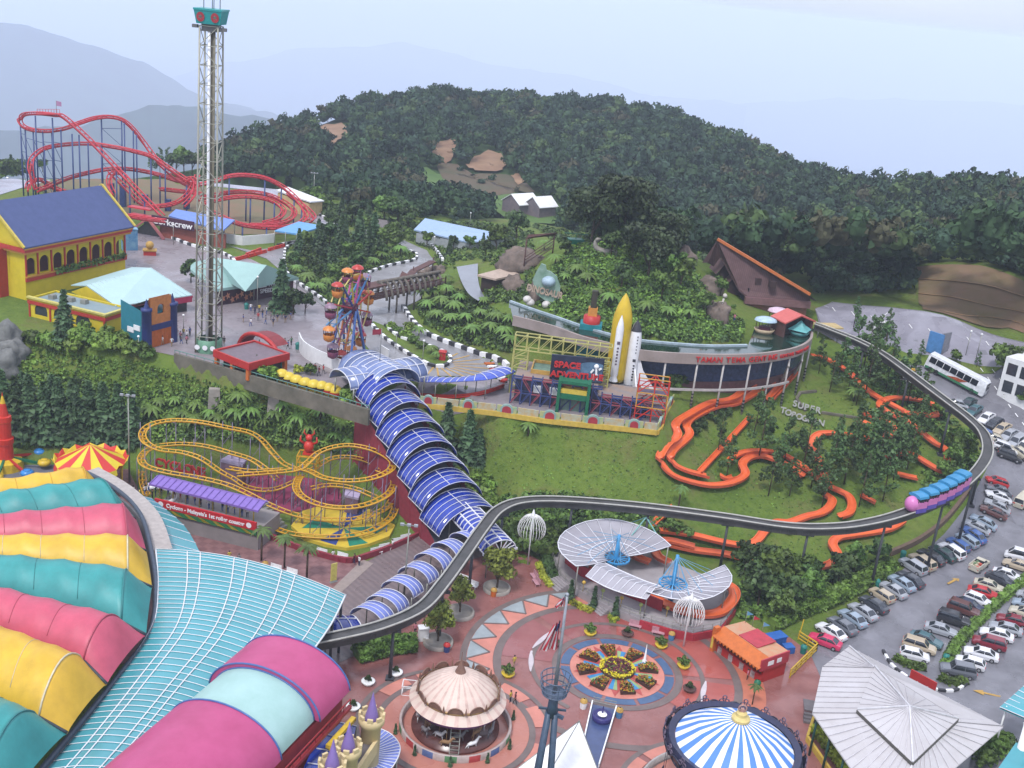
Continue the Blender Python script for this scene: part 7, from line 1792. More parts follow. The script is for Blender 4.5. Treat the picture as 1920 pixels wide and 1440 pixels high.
for i in(0,6,14):p=B[i];m=MB();m.tube([(p.x-.5,p.y+.2,0),(p.x-.5,p.y+.2,p.z)],.18,6);m.build('post',M('dark_steel',C(60,64,74),rough=.5),tq)
for i in(0,18,36):p=tqp(i,.5);m=MB();m.tube([(p.x,p.y,0),(p.x,p.y,p.z-.1)],.25,6);m.build('post',M('dark_steel',None),tq)
# pink and mint barrel vault
pv=thing('pink_barrel_vault','magenta and pale mint barrel vault roof with blue edge seams','roof',P(560,1300,0))
s1=P(656,1300,11.5);s0=P(455,1232,11.5);ctr=(s0+s1)/2;rad=(s1-s0).length/2;axd=(P(552,1440,11.5)-s1);axd.z=0;axd.normalize();acr=(s1-s0).normalized();axd=(axd-acr*axd.dot(acr)).normalized()
PKF=M('vault_magenta',C(216,92,146),rough=.4,col2=C(196,76,126),scale=.35,bump=.14,detail=7);MTF=M('vault_mint',C(192,230,226),rough=.42,col2=C(176,216,208),scale=.4,bump=.14,detail=7)
def vault(t0,t1,r,mat,over=0):
 m=MB();n=22;f=lambda t,a:ctr+axd*t+acr*(math.cos(a)*r)+Vector((0,0,math.sin(a)*r*.66));seg=4
 ag=[R(4)+(PI-R(8))*j/n for j in range(n+1)]
 vs=[f(t0+(t1-t0)*i/seg,a)for i in range(seg+1)for a in ag];W=n+1;m.mesh(vs,[(i*W+j,i*W+j+1,(i+1)*W+j+1,(i+1)*W+j)for i in range(seg)for j in range(n)],0,True)
 m.face([f(t0,a)for a in ag][::-1]);m.face([f(t1,a)for a in ag]);o=m.build('vault_section',mat,pv)
 for t in(t0,t1):k=MB();k.tube([f(t,a)+Vector((0,0,.05))for a in ag],.09,5);sub(k,'edge_seam',M('seam_blue',C(84,120,186),rough=.4),o)
vault(0,5.6,rad,PKF);vault(5.65,11.8,rad*.9,MTF);vault(11.85,30,rad*.97,PKF)
m=MB();m.prism([tuple((ctr+acr*(rad*s)+axd*t)[:2])for s,t in((-.9,.3),(.9,.3),(.9,30),(-.9,30))],0,11.4);m.build('wall',M('vault_wall_red',C(170,50,56),rough=.6),pv)
m=MB();
for t in(0,):
 a,b=ctr+acr*(rad*1.02),ctr+acr*(rad*1.02)+axd*30;a.z=b.z=10.9;m.bar(a,b,.12,.12);m.bar(a-Vector((0,0,.9)),b-Vector((0,0,.9)),.35,.4)
 for k in range(24):q=a.lerp(b,k/23);m.bar(q,q-Vector((0,0,.9)),.07)
m.build('rail',M('rail_red',C(176,54,60),rough=.5),pv)
m=MB();a,b=ctr+acr*(rad+.6),ctr+acr*(rad+.6)+axd*5;m.bar((a.x,a.y,8.8),(b.x,b.y,8.8),.5,.4);m.ball((b.x+.9,b.y+.3,8.6),.9,0,12,8,.7);m.build('yellow_ledge',M('ledge_yellow',C(244,206,64),rough=.5),pv)
# little castle
CRM=M('castle_cream',C(246,222,168),rough=.6,var=.07,scale=.8);LIL=M('castle_lilac',C(158,132,206),rough=.55,var=.06)
kc_=thing('toy_castle','cream toy castle gatehouse with three lilac coned turrets','castle',P(690,1420,0));turr=[(697,1345,9.2),(653,1402,9.6),(623,1435,9.8)]
for x,y,z in turr:
 p=P(x,y,z);m=MB();m.lathe([(.98,-z),(.98,-1.0),(1.12,-.9),(1.12,-.75),(1.3,-.55),(1.3,.2),(1.08,.2),(1.05,-.6),(.1,-.62)],20,p)
 for k in range(8):a=2*PI*k/8;m.box((p.x+math.cos(a)*1.18,p.y+math.sin(a)*1.18,p.z+.2),(.24,.55,.38),a)
 t=m.build('turret',CRM,kc_);m=MB();m.lathe([(.72,-.6),(.66,.2),(.32,1.5),(.02,2.9)],14,p);sub(m,'cone_roof',LIL,t)
t1_,t2_,t3_=[P(*q)for q in turr];m=MB()
for a,b in((t1_,t2_),(t2_,t3_)):m.bar((a.x+.7,a.y-.3,6.2),(b.x+.7,b.y-.3,6.2),.35,1.6);m.bar((a.x-.4,a.y,5.4),(b.x-.4,b.y,5.4),.3,1.6)
m.build('wall',CRM,kc_);m=MB();a,b=t1_,t2_;m.face([(a.x-.3,a.y,6.7),(a.x+.5,a.y-.2,6.7),(b.x+.5,b.y-.2,6.7),(b.x-.3,b.y,6.7)]);m.build('walkway',M('castle_grey',C(120,112,112),rough=.7),kc_)
bg_=thing('blue_glass_roof','dark blue glass lean-to roof with white ribs between the vault and the castle','roof',P(590,1420,0));q=[P(*v)for v in((624,1352,8.4),(668,1362,7.6),(640,1470,7.6),(560,1460,8.6),(590,1395,8.6))];m=MB();m.face(q);o=m.build('roof',BGL,bg_);rb=MB()
for t in(0,.25,.5,.75,1):rb.bar(q[0].lerp(q[3],t)+Vector((0,0,.05)),q[1].lerp(q[2],t)+Vector((0,0,.05)),.08)
rb.bar(q[0].lerp(q[1],.5)+Vector((0,0,.05)),q[3].lerp(q[2],.5)+Vector((0,0,.05)),.08);sub(rb,'rib',RIBW,o);m=MB();[m.tube([(p.x,p.y,0),p],.1,5)for p in q[1:3]];m.build('frame',GALV,bg_)
fcn=thing('violet_fan_canopy','violet blue half-round canopy with white ribs in front of the castle','canopy',P(700,1420,0));c=P(672,1418,4.4);rp=catmull([P(*v)for v in((712,1366,3.6),(735,1378,3.5),(750,1400,3.5),(744,1425,3.5),(725,1450,3.5),(690,1475,3.6))],4);m=MB();rb=MB()
for i in range(len(rp)):
 if i:m.face([c,rp[i-1],rp[i]],0,True)
 rb.bar(c+Vector((0,0,.06)),rp[i]+Vector((0,0,.06)),.06)
rb.tube([p+Vector((0,0,.03))for p in rp],.07,4);o=m.build('roof',BGL3,fcn);sub(rb,'rib',RIBW,o);m=MB();[m.tube([(p.x,p.y,0),p],.08,5)for p in rp[::6]];m.build('frame',GALV,fcn)
# carousel
co=thing('carousel','cream roofed carousel with dark mirrored base and painted railing','carousel',CC);CR1=M('carousel_cream',C(246,222,206),rough=.5,var=.05);zt=min(7.7,ztop(CC,1258))
CR2=M('carousel_rib',C(234,200,186),rough=.5);nn=72
m=MB();m.lathe([(5.35,4.0),(4.35,4.75),(4.3,5.0)],nn,CC,mfun=lambda i,j:j%3==0,smooth=False);m.build('skirt',[CR1,CR2],co)
m=MB();m.lathe([(4.3,4.9),(3.3,5.75),(2.1,6.6),(.9,zt-.3),(.5,zt)],nn,CC,mfun=lambda i,j:j%3==0,smooth=False);m.build('roof',[CR1,CR2],co)
m=MB();m.lathe([(5.3,3.95),(5.2,3.7),(4.9,3.4),(.3,3.5)],40,CC);m.build('purple_eave',M('carousel_purple',C(130,70,150),rough=.5),co)
GLD=M('carousel_gold',C(200,160,110),rough=.35,var=.2,metal=.3);m=MB();m.lathe([(4.45,4.75),(4.5,5.0),(4.38,5.05)],48,CC);o=m.build('cornice',GLD,co)
for k in range(12):
 a=2*PI*k/12;m=MB();q=CC+Vector((math.cos(a)*4.5,math.sin(a)*4.5,5.0));tn=Vector((-math.sin(a),math.cos(a),0));m.tube([q+tn*(.8*math.cos(t))+Vector((0,0,.7*math.sin(t)))for t in[PI*j/8 for j in range(9)]],.08,5);m.box(q+tn*1.1,(.25,.25,.8),a,0,.2);m.face([q+tn*(.75*math.cos(t))+Vector((0,0,.65*math.sin(t)))for t in[PI*j/8 for j in range(9)]]);sub(m,'cresting',M('cresting_copper',C(150,112,96),rough=.5,var=.2),o)
m=MB();m.lathe([(.75,zt-.4),(.5,zt+.2),(.25,zt+.8),(.05,zt+1.5),(.03,zt+2.4)],14,CC);m.build('finial',M('cresting_copper',None),co)
m=MB();m.lathe([(4.9,.2),(4.9,.45),(.1,.46)],48,CC);m.build('turntable',M('carousel_floor',C(110,66,60),rough=.25,var=.2),co)
m=MB();m.lathe([(1.3,.46),(1.3,3.5)],12,CC,smooth=False);m.build('centre_drum',M('carousel_mirror',C(120,70,60),rough=.3,var=.3,scale=2),co)
for k in range(18):
 a=2*PI*k/18;r=(3.2,4.2)[k%2];q=CC+Vector((math.cos(a)*r,math.sin(a)*r,1.1+.25*math.sin(k*2.4)));tn=Vector((-math.sin(a),math.cos(a),0));m=MB()
 m.tube([q-tn*.55,q-tn*.2+Vector((0,0,.08)),q+tn*.35+Vector((0,0,.1)),q+tn*.6+Vector((0,0,.5)),q+tn*.75+Vector((0,0,.75)),q+tn*1.0+Vector((0,0,.62))],[.14,.24,.24,.15,.13,.07],7)
 for s in(-.4,.4):m.tube([q+tn*s,q+tn*(s*1.3)-Vector((0,0,.7))],[.08,.04],5)
 m.tube([q-tn*.55,q-tn*.85-Vector((0,0,.4))],[.08,.02],5);hs=m.build('horse',[WHT,M('horse_tan',C(180,140,100)),M('horse_grey',C(150,146,150))][k%3],co);m=MB();m.tube([(q.x,q.y,.46),(q.x,q.y,3.45)],.03,4);sub(m,'pole',GLD,hs)
m=MB();m.lathe([(6.25,0),(6.25,.95),(6.1,1.0),(5.95,.95),(5.95,0)],60,CC,mfun=lambda i,j:(0 if i else[1,0,2,0,3,0][(j//2)%6]));m.build('railing',[M('rail_cream',C(206,186,180),rough=.4),M('panel_red',C(190,70,70)),M('panel_blue',C(90,110,160)),M('panel_leaf',C(90,140,90))],co)
m=MB();m.lathe([(5.94,.04),(5.0,.05)],48,CC);m.build('apron',M('apron_wet',C(130,90,92),rough=.12,var=.15,spec=.7),co)
m=MB();a=-PI/2+.05;q0=CC+Vector((math.cos(a)*5.0,math.sin(a)*5.0,.3));q1=CC+Vector((math.cos(a)*3.0,math.sin(a)*3.0,3.2));tn=Vector((-math.sin(a),math.cos(a),0))
for s in(-.5,.5):m.bar(q0+tn*s,q1+tn*s,.08)
for k in range(9):q=q0 .lerp(q1,k/8);m.bar(q-tn*.5,q+tn*.5,.09)
m.build('ladder',GALV,co)
tbp=P(770,1300,0)
bt=thing('ticket_frame','white open metal frame booth left of the carousel','booth',tbp);m=MB()
for i in range(4):
 for j in(0,1.2):m.bar((tbp.x+(-1,1,1,-1)[i],tbp.y+(-.7,-.7,.7,.7)[i],j+.1),(tbp.x+(1,1,-1,-1)[i],tbp.y+(-.7,.7,.7,-.7)[i],j+.1),.08)
 m.bar((tbp.x+(-1,1,1,-1)[i],tbp.y+(-.7,-.7,.7,.7)[i],0),(tbp.x+(-1,1,1,-1)[i],tbp.y+(-.7,-.7,.7,.7)[i],1.3),.08)
m.build('frame',WHITEP,bt)
# ship mast with crow's nest, sail and flag
mbp=P(1004,1570,0);mst=thing('ship_mast','dark blue four legged ship mast with round crow nest and grey topmast','mast',mbp);MS=M('mast_navy',C(72,92,116),rough=.45,var=.2);zn=ztop(mbp,1304);ztp=ztop(mbp,1115)
for i in range(4):
 m=MB();dx,dy=((-1.0,-.8),(1.0,-.8),(1.0,.8),(-1.0,.8))[i];m.tube([(mbp.x+dx,mbp.y+dy,0),(mbp.x+dx*.3,mbp.y+dy*.3,zn-1.8)],[.36,.28],8);m.build('leg',MS,mst)
m=MB();m.tube([(mbp.x,mbp.y,zn-2.2),(mbp.x,mbp.y,zn+.2)],[.55,.42],10);m.bar((mbp.x-1.3,mbp.y,zn-1.5),(mbp.x+1.3,mbp.y,zn-1.5),.18);m.bar((mbp.x,mbp.y,zn-1.9),(mbp.x+1.1,mbp.y-.4,zn-2.1),.3);m.build('mast_head',MS,mst)
m=MB()
for z,r in((0,1.15),(.55,1.3),(1.1,1.4),(1.75,1.45)):m.tube([(mbp.x+math.cos(a)*r,mbp.y+math.sin(a)*r,zn+.3+z)for a in[2*PI*k/24 for k in range(24)]],.06,5,closed=True)
for k in range(14):a=2*PI*k/14;m.bar((mbp.x+math.cos(a)*1.15,mbp.y+math.sin(a)*1.15,zn+.3),(mbp.x+math.cos(a)*1.45,mbp.y+math.sin(a)*1.45,zn+2.05),.06)
m.lathe([(.1,.2),(1.15,.25),(1.15,.3),(.1,.32)],20,(mbp.x,mbp.y,zn));m.build('crow_nest',M('nest_blue',C(96,112,136),rough=.45),mst)
m=MB();m.tube([(mbp.x,mbp.y,zn+.2),(mbp.x,mbp.y,ztp)],[.19,.12],8);m.ball((mbp.x,mbp.y,ztp),.18,0,8,6);m.build('topmast',M('topmast_grey',C(168,172,180),rough=.35,metal=.2),mst)
FR_,FW_,FB2=M('flag_red',C(206,50,66),rough=.8),M('flag_white',C(226,214,216),rough=.8),M('flag_blue',C(60,60,110),rough=.8)
def drooped(name,label,top_,H_,W_):
 f=thing(name,label,'flag',top_);m=MB();nz_,ns_=10,9
 pt=lambda i,j:top_+Vector((-W_*(i/ns_)*(.35+.75*j/nz_),.25*math.sin(i*1.5+j*.3),-H_*j/nz_-.5*(i/ns_)))
 for i in range(ns_):
  for j in range(nz_):m.face([pt(i,j),pt(i+1,j),pt(i+1,j+1),pt(i,j+1)],2 if(i<4 and j<3)else(i%2),True)
 m.build('cloth',[FR_,FW_,FB2],f);return f
drooped('striped_flag','red and white striped flag with blue canton hanging limp below the topmast',Vector((mbp.x-.3,mbp.y,ztop(mbp,1165))),2.9,1.5)
drooped('striped_flag','small red and white striped flag bunched at the very top of the mast',Vector((mbp.x-.15,mbp.y,ztp-.1)),1.0,.9)
sl_=thing('white_sail','white sail tent stretched beside the ship mast','tent',P(1060,1440,0));q=[P(1086,1352,6.0),P(955,1452,4.2),P(1000,1500,3.6),P(1138,1490,4.0)];m=MB();c=P(1078,1440,4.3)
def tri(m,a,b,c,n=6,sag=.25):
 g={}
 for i in range(n+1):
  for j in range(n+1-i):u,v=i/n,j/n;p=a*(1-u-v)+b*u+c*v;p.z-=sag*27*u*v*(1-u-v);g[i,j]=p
 for i in range(n):
  for j in range(n-i):
   m.face([g[i,j],g[i+1,j],g[i,j+1]],0,True)
   if i+j<n-1:m.face([g[i+1,j],g[i+1,j+1],g[i,j+1]],0,True)
tri(m,q[0],q[1],q[2]);tri(m,q[0],q[2],q[3]);m.build('canvas',M('sail_white',(.7,.69,.68),rough=.6,var=.04),sl_);m=MB();m.tube([q[0],q[1]],.05,4);m.tube([q[0],q[3]],.05,4);m.tube([q[0],q[2]],.05,4);m.tube([(q[0].x,q[0].y,0),q[0]],.1,5);m.build('rope',GALV,sl_)
# swing ride
sw=thing('swing_ride','wave swing ride with blue and white striped canopy and dark ornate rim','ride',SC);sc_=Vector((26.2,95.6,0));zr=8.2;ap=P(1393,1340,11.0);tilt=Vector((ap.x-sc_.x,ap.y-sc_.y,0))*0.5
SB,SW_=M('swing_blue',C(96,152,232),rough=.45,var=.04),M('swing_white',(.68,.68,.7),rough=.45,var=.04)
m=MB();ns_=44;c0=Vector((sc_.x,sc_.y,zr));apx=Vector((sc_.x+tilt.x,sc_.y+tilt.y,10.9))
for j in range(ns_):
 a,b=2*PI*j/ns_,2*PI*(j+1)/ns_;f=lambda t,k:(c0+Vector((math.cos(t)*6.0,math.sin(t)*6.0,0))).lerp(apx,k)+Vector((0,0,.55*math.sin(PI*k)))
 for k0,k1 in((0,.35),(.35,.7),(.7,.93)):m.face([f(a,k0),f(b,k0),f(b,k1),f(a,k1)],j%2,False)
m.lathe([(6.0,0),(.3,-.2)],44,c0);m.build('canopy',[SB,SW_],sw)
m=MB();m.lathe([(.95,-.1),(.95,.15),(.6,.4),(.55,.7),(.3,.8),(.1,.9)],18,apx,smooth=False);cp_=m.build('cap',M('swing_cream',C(240,216,140),rough=.5),sw);m=MB();m.tube([apx+Vector((math.cos(t)*.4,0,1.2+.4*math.sin(t)))for t in[2*PI*k/12 for k in range(12)]],.09,5,closed=True);m.box(apx+Vector((0,0,.8)),(.35,.35,.4));sub(m,'ornament',M('ornament_rose',C(196,150,140),rough=.5),cp_)
SN=M('swing_navy',C(56,58,88),rough=.4,var=.15)
m=MB();m.lathe([(6.05,-.35),(6.9,-.9),(7.0,-.5),(6.7,.35),(6.05,.1)],40,c0,smooth=False);rm=m.build('rim',SN,sw)
for k in range(20):
 a=2*PI*(k+.5)/20;tn=Vector((-math.sin(a),math.cos(a),0));ra_=Vector((math.cos(a),math.sin(a),0));q=c0+ra_*7.0;m=MB();m.tube([q+tn*(.75*math.cos(t))+Vector((0,0,-.5))+(ra_*.2+Vector((0,0,.6)))*(math.sin(t))for t in[2*PI*j/14 for j in range(14)]],.09,5,closed=True);m.face([q+tn*(.6*math.cos(t))+Vector((0,0,-.5))+(ra_*.2+Vector((0,0,.6)))*(.8*math.sin(t))for t in[2*PI*j/12 for j in range(12)]]);sub(m,'rim_panel',M('panel_indigo',C(40,42,66),rough=.3),rm)
 a=2*PI*k/20;ra_=Vector((math.cos(a),math.sin(a),0));tn=Vector((-math.sin(a),math.cos(a),0));q=c0+ra_*7.15+Vector((0,0,.1));m=MB();[m.tube([q+tn*(dx+.22*math.cos(t))+Vector((0,0,dz+.22*math.sin(t)))for t in[2*PI*j/8 for j in range(8)]],.07,4,closed=True)for dx,dz in((-.3,0),(.3,0),(0,.45))];sub(m,'rim_scroll',M('scroll_mauve',C(112,96,118),rough=.5),rm)
m=MB();m.lathe([(1.5,0),(1.2,7.9)],12,SC);m.build('column',M('swing_column',C(150,120,140),rough=.5),sw)
m=MB();m.lathe([(8.4,0),(8.4,.9),(8.2,.9),(8.2,0)],48,SC,a0=R(95),a1=R(330));m.build('railing',M('swing_rail',C(206,200,196),rough=.5),sw)
for k in range(12):a=2*PI*k/12;q=SC+Vector((math.cos(a)*6.2,math.sin(a)*6.2,1.2));m=MB();m.box(q,(.5,.5,.1),a);m.box(q+Vector((math.cos(a)*.25,math.sin(a)*.25,.1)),(.08,.5,.55),a);m.tube([q+Vector((0,0,.5)),(q.x,q.y,7.3)],.025,4);m.build('swing_seat',SN,sw)
# grey metal pavilion roof
pvn=thing('grey_pavilion','pavilion with two-tier pale grey metal roof and green posts beside the car park','pavilion',P(1600,1400,0));RG=M('pavilion_roof',C(226,222,224),rough=.4,col2=C(212,206,206),scale=.25,bump=.05)
Rz=P(1705,1325,9.4);U=[P(1607,1331,7.3),P(1711,1430,7.3),P(1797,1348,7.3),P(1640,1250,7.6)];Lw=[P(1523,1337,5.2),P(1668,1545,5.2),P(1882,1362,5.2),P(1592,1212,5.2)];Ee=P(1542,1250,5.2)
m=MB();rb=MB()
def rpan(q,n,d=0.05):
 m.face(q);m.face([p-dn*.8 for p in q[::-1]])
 for k in range(n+1):t=k/n;rb.bar(q[0].lerp(q[1],t)+Vector((0,0,d)),(q[3]if len(q)>3 else q[2]).lerp(q[2],t)+Vector((0,0,d)),.07)
for i in range(4):rpan([U[i],U[(i+1)%4],Rz],8)
D=Vector((0,0,-.45));Ul=[u+D for u in U];Ul[3]=U[3]+D*.4
rpan([Lw[0],Lw[1],Ul[1],Ul[0]],13);rpan([Lw[1],Lw[2],Ul[2],Ul[1]],14);rpan([Lw[2],Lw[3],Ul[3],Ul[2]],15);rpan([Ee,Lw[0],Ul[0],Ul[3]],9);rpan([Lw[3],Ee,Ul[3]],5)
o=m.build('roof',RG,pvn);sub(rb,'seam',M('pavilion_seam',C(226,222,226),rough=.4),o)
m=MB();[m.bar(a+Vector((0,0,.1)),b+Vector((0,0,.1)),.16)for a,b in((Rz,U[1]),(Rz,U[3]),(Rz,U[0]),(Rz,U[2]),(Ul[3],Lw[3]),(Ul[1],Lw[1]))];sub(m,'ridge_cap',M('ridge_white',C(236,234,238),rough=.4),o)
m=MB();[m.bar(U[i]-Vector((0,0,.2)),U[(i+1)%4]-Vector((0,0,.2)),.12,.4)for i in range(3)];m.build('clerestory',M('clerestory_grey',C(110,106,100),rough=.6),pvn)
for t in(.03,.22,.42,.62,.82):p=Lw[0].lerp(Lw[1],t);p=p.lerp(Rz,.04);m=MB();m.tube([(p.x,p.y,0),(p.x,p.y,5.2)],.14,6);m.build('post',M('post_green',C(36,84,76),rough=.5),pvn)
for t in(.1,.5,.9):p=Lw[2].lerp(Lw[3],t).lerp(Rz,.05);m=MB();m.tube([(p.x,p.y,0),(p.x,p.y,5.2)],.14,6);m.build('post',M('post_green',None),pvn)
m=MB();a,b=P(1512,1390,0),P(1560,1460,0);m.bar(a+Vector((0,0,.4)),b+Vector((0,0,.4)),.3,.8);m.bar(a+Vector((0,0,.4)),P(1528,1340,0)+Vector((0,0,.4)),.3,.8);m.build('plinth',M('plinth_yellow',None),pvn)
m=MB();a=P(1505,1345,0);F=Frame(a,-.15);F.box(m,0,2.6,0,2.2,1.0,1.15);[F.box(m,0,2.6,-.4*(k+1),-.4*k,0,.85-.25*k)for k in range(3)];m.build('steps',M('steps_grey',C(130,124,128),rough=.7),pvn)
tr_=thing('turquoise_eave','corner of a turquoise glass roof on white posts at the car park edge','roof',P(1900,1340,0));q=[P(*v)for v in((1874,1326,6),(1935,1272,6.5),(2010,1310,7),(1930,1350,6))];m=MB();m.face(q);m.face([p-dn for p in q[::-1]]);o=m.build('roof',TG,tr_);rb=MB();[rb.bar(q[0].lerp(q[1],k/7)+Vector((0,0,.06)),q[3].lerp(q[2],k/7)+Vector((0,0,.06)),.07)for k in range(8)];sub(rb,'rib',RIBW,o);m=MB();[m.tube([(p.x,p.y,0),p],.1,5)for p in(q[0].lerp(q[2],.1),q[3])];m.build('frame',WHITEP,tr_)
tr2=thing('turquoise_eave','lower turquoise roof corner with a white column behind the grey pavilion','roof',P(1900,1420,0));q=[P(*v)for v in((1858,1460,5),(1905,1392,6),(1990,1420,6),(1960,1500,5))];m=MB();m.face(q);o=m.build('roof',TG,tr2);m=MB();p=P(1908,1430,4);m.tube([(p.x,p.y,0),(p.x,p.y,9)],.5,10);m.bar((p.x-.4,p.y,8.6),(p.x+2.5,p.y,9.2),.7);m.build('column',WHITEP,tr2)
# vehicles
CARGL=M('car_glass',(.025,.03,.04),rough=.08,var=.2,spec=.7);TYRE=M('tyre_black',(.02,.02,.022),rough=.8);RIM=M('rim_silver',(.4,.4,.42),rough=.3,metal=.6);HEADL=M('headlight_clear',(.6,.62,.65),rough=.15);TAILL=M('taillight_red',(.45,.03,.03),rough=.25);TRIMB=M('bumper_dark',(.05,.05,.055),rough=.5)
_carcol={}
def carpaint(name,c):
 if name not in _carcol:
  m=M('car_paint_'+name.replace(' ','_'),c,rough=.28,var=.04,spec=.6);m.node_tree.nodes['Principled BSDF'].inputs['Coat Weight'].default_value=.6;_carcol[name]=m
 return _carcol[name]
def loft(mb,st,mi=0):
 """st: (x, z0, z1, halfwidth, top halfwidth) stations -> closed skin with a shoulder"""
 rings=[]
 for(x,z0,z1,w,wt)in st:
  zm=z0+(z1-z0)*.62;rings.append([(x,-w*.94,z0),(x,-w,zm),(x,-wt,z1),(x,-wt*.5,z1+.025),(x,wt*.5,z1+.025),(x,wt,z1),(x,w,zm),(x,w*.94,z0)])
 vs=[p for r in rings for p in r];k=8;fs=[]
 for i in range(len(st)-1):
  for j in range(k):fs.append((i*k+j,i*k+(j+1)%k,(i+1)*k+(j+1)%k,(i+1)*k+j))
 fs.append(tuple(range(k))[::-1]);fs.append(tuple((len(st)-1)*k+j for j in range(k)));mb.mesh(vs,fs,mi,False)
KIND={'sedan':dict(body=[(-2.2,.42,.7,.72,.66),(-2.1,.28,.88,.8,.72),(-1.5,.22,.95,.85,.78),(.95,.22,.93,.85,.78),(1.9,.24,.8,.83,.74),(2.15,.3,.68,.76,.68),(2.22,.4,.6,.66,.6)],cab=(1.05,.35,-.95,-1.65),zr=1.4,zb=.93,w=.74,wr=.6,wx=(1.35,-1.35)),'hatch':dict(body=[(-1.9,.4,.8,.72,.68),(-1.82,.28,.95,.8,.74),(-.9,.22,.95,.82,.76),(.9,.22,.93,.82,.76),(1.7,.24,.8,.8,.72),(1.9,.35,.66,.7,.62)],cab=(1.0,.4,-1.35,-1.8),zr=1.42,zb=.93,w=.73,wr=.6,wx=(1.2,-1.2)),'wagon':dict(body=[(-2.2,.4,.85,.76,.72),(-2.12,.28,1.0,.84,.78),(-1,.22,1.0,.86,.8),(1.0,.22,.97,.86,.8),(1.95,.24,.84,.84,.76),(2.2,.36,.68,.74,.66)],cab=(1.15,.5,-1.75,-2.1),zr=1.62,zb=.98,w=.77,wr=.66,wx=(1.35,-1.35)),'suv':dict(body=[(-2.2,.5,.95,.8,.76),(-2.12,.4,1.12,.88,.82),(-1,.36,1.12,.9,.84),(1.0,.36,1.1,.9,.84),(2.0,.38,1.0,.88,.8),(2.25,.5,.85,.8,.72)],cab=(1.05,.55,-1.8,-2.08),zr=1.8,zb=1.1,w=.8,wr=.7,wx=(1.38,-1.38)),'van':dict(body=[(-2.3,.45,1.1,.82,.78),(-2.25,.32,1.2,.86,.8),(0,.3,1.2,.86,.8),(1.6,.3,1.1,.86,.8),(2.15,.34,.9,.84,.76),(2.3,.45,.75,.76,.7)],cab=(1.85,1.1,-2.1,-2.24),zr=2.0,zb=1.16,w=.8,wr=.72,wx=(1.4,-1.4)),}
CARP={}
def make_car(kind,p,rz,paint,label,lower=None,group='parked cars'):
 K=KIND[kind]
 if kind not in CARP:
  D={};m=MB();loft(m,K['body']);D['body']=m
  a,b,c,d=K['cab'];zr,zb,w,wr=K['zr'],K['zb'],K['w'],K['wr'];m=MB()
  loft(m,[(d,zb-.06,zb,w,w),(c,zb-.05,zr-.03,w,wr),(b,zb-.05,zr-.03,w,wr),(a,zb-.06,zb,w,w)]);D['window']=m
  m=MB();m.mesh([(c-.05,-wr-.02,zr-.03),(b+.05,-wr-.02,zr-.03),(b+.05,wr+.02,zr-.03),(c-.05,wr+.02,zr-.03),(c+.12,-wr+.14,zr+.04),(b-.12,-wr+.14,zr+.04),(b-.12,wr-.14,zr+.04),(c+.12,wr-.14,zr+.04)],[(4,5,6,7),(0,1,5,4),(1,2,6,5),(2,3,7,6),(3,0,4,7)])
  for s in(-1,1):
   for x0,z0,x1,z1 in((a,zb,b,zr),(d,zb,c,zr),((b+c)/2,zb,(b+c)/2,zr)):m.bar((x0,s*(w+.01),z0),(x1,s*(wr+.01),z1-.02),.09,.07)
  D['roof']=m;m=MB();m.tube([(0,-.1,0),(0,.1,0)],.31,12);D['wheel']=m;m=MB();m.tube([(0,-.11,0),(0,.11,0)],.17,8);D['rim']=m
  x1=K['body'][-2][0];zf=K['body'][-2][2];m=MB();m.box((x1-.02,0,zf-.2),(.16,.36,.14));D['headlight']=m;x0=K['body'][1][0];zt_=K['body'][1][2];m=MB();m.box((x0-.02,0,zt_-.26),(.12,.3,.2));D['taillight']=m
  m=MB();m.box((x1+.02,0,.3),(.22,1.5,.18));D['bumper']=m
  CARP[kind]={}
  for nm,mb_ in D.items():
   o=mb_.build(nm,{'window':CARGL,'wheel':TYRE,'rim':RIM,'headlight':HEADL,'taillight':TAILL,'bumper':TRIMB}.get(nm,TYRE));CARP[kind][nm]=o.data;bpy.data.objects.remove(o)
 t=thing({'van':'parked_van'}.get(kind,'parked_car'),label,'van' if kind=='van' else 'car',p,group,rz);D=CARP[kind]
 def add(nm,loc=(0,0,0),par=None,mat=None):
  o=bpy.data.objects.new(nm,D[nm]);COL.objects.link(o);o.parent=par or t;o.location=loc
  if mat:o.material_slots[0].link='OBJECT';o.material_slots[0].material=mat
  return o
 add('body',mat=paint);add('window');add('roof',mat=paint if lower is None else lower)
 for x in K['wx']:
  for s in(-1,1):w_=add('wheel',(x,s*(K['body'][2][3]-.08),.31));add('rim',(0,0,0),w_)
 yl=K['body'][-2][3]-.24
 for s in(-1,1):add('headlight',(0,s*yl,0));add('taillight',(0,s*(K['body'][1][3]-.2),0))
 add('bumper')
 e=Vector((math.cos(rz),math.sin(rz),0));zf_=h(*(p+e*1.4)[:2]);zr_=h(*(p-e*1.4)[:2]);t.rotation_mode='XYZ';t.rotation_euler=(0,-math.atan2(zf_-zr_,2.8),rz);t.location.z=(zf_+zr_)/2+.08
 return t
PAINT={'white':C(236,236,240,.75),'silver':C(186,190,198),'grey':C(120,124,134),'dark grey':C(70,74,84),'black':(.02,.02,.025),'beige':C(214,196,168),'pink':C(236,60,110),'red':C(216,40,48),'dark red':C(150,36,56),'blue':C(70,110,180),'pale blue':C(168,186,204),'dark green':C(40,74,72),'brown':C(110,64,60),'dark blue':C(56,66,96),'teal':C(80,120,128),'cream':C(226,218,196)}
q1=lambda x,y:(1500+x/4.571,1000+y/4.571);q8=lambda x,y:(1480+x/4.364,700+y/4.364)
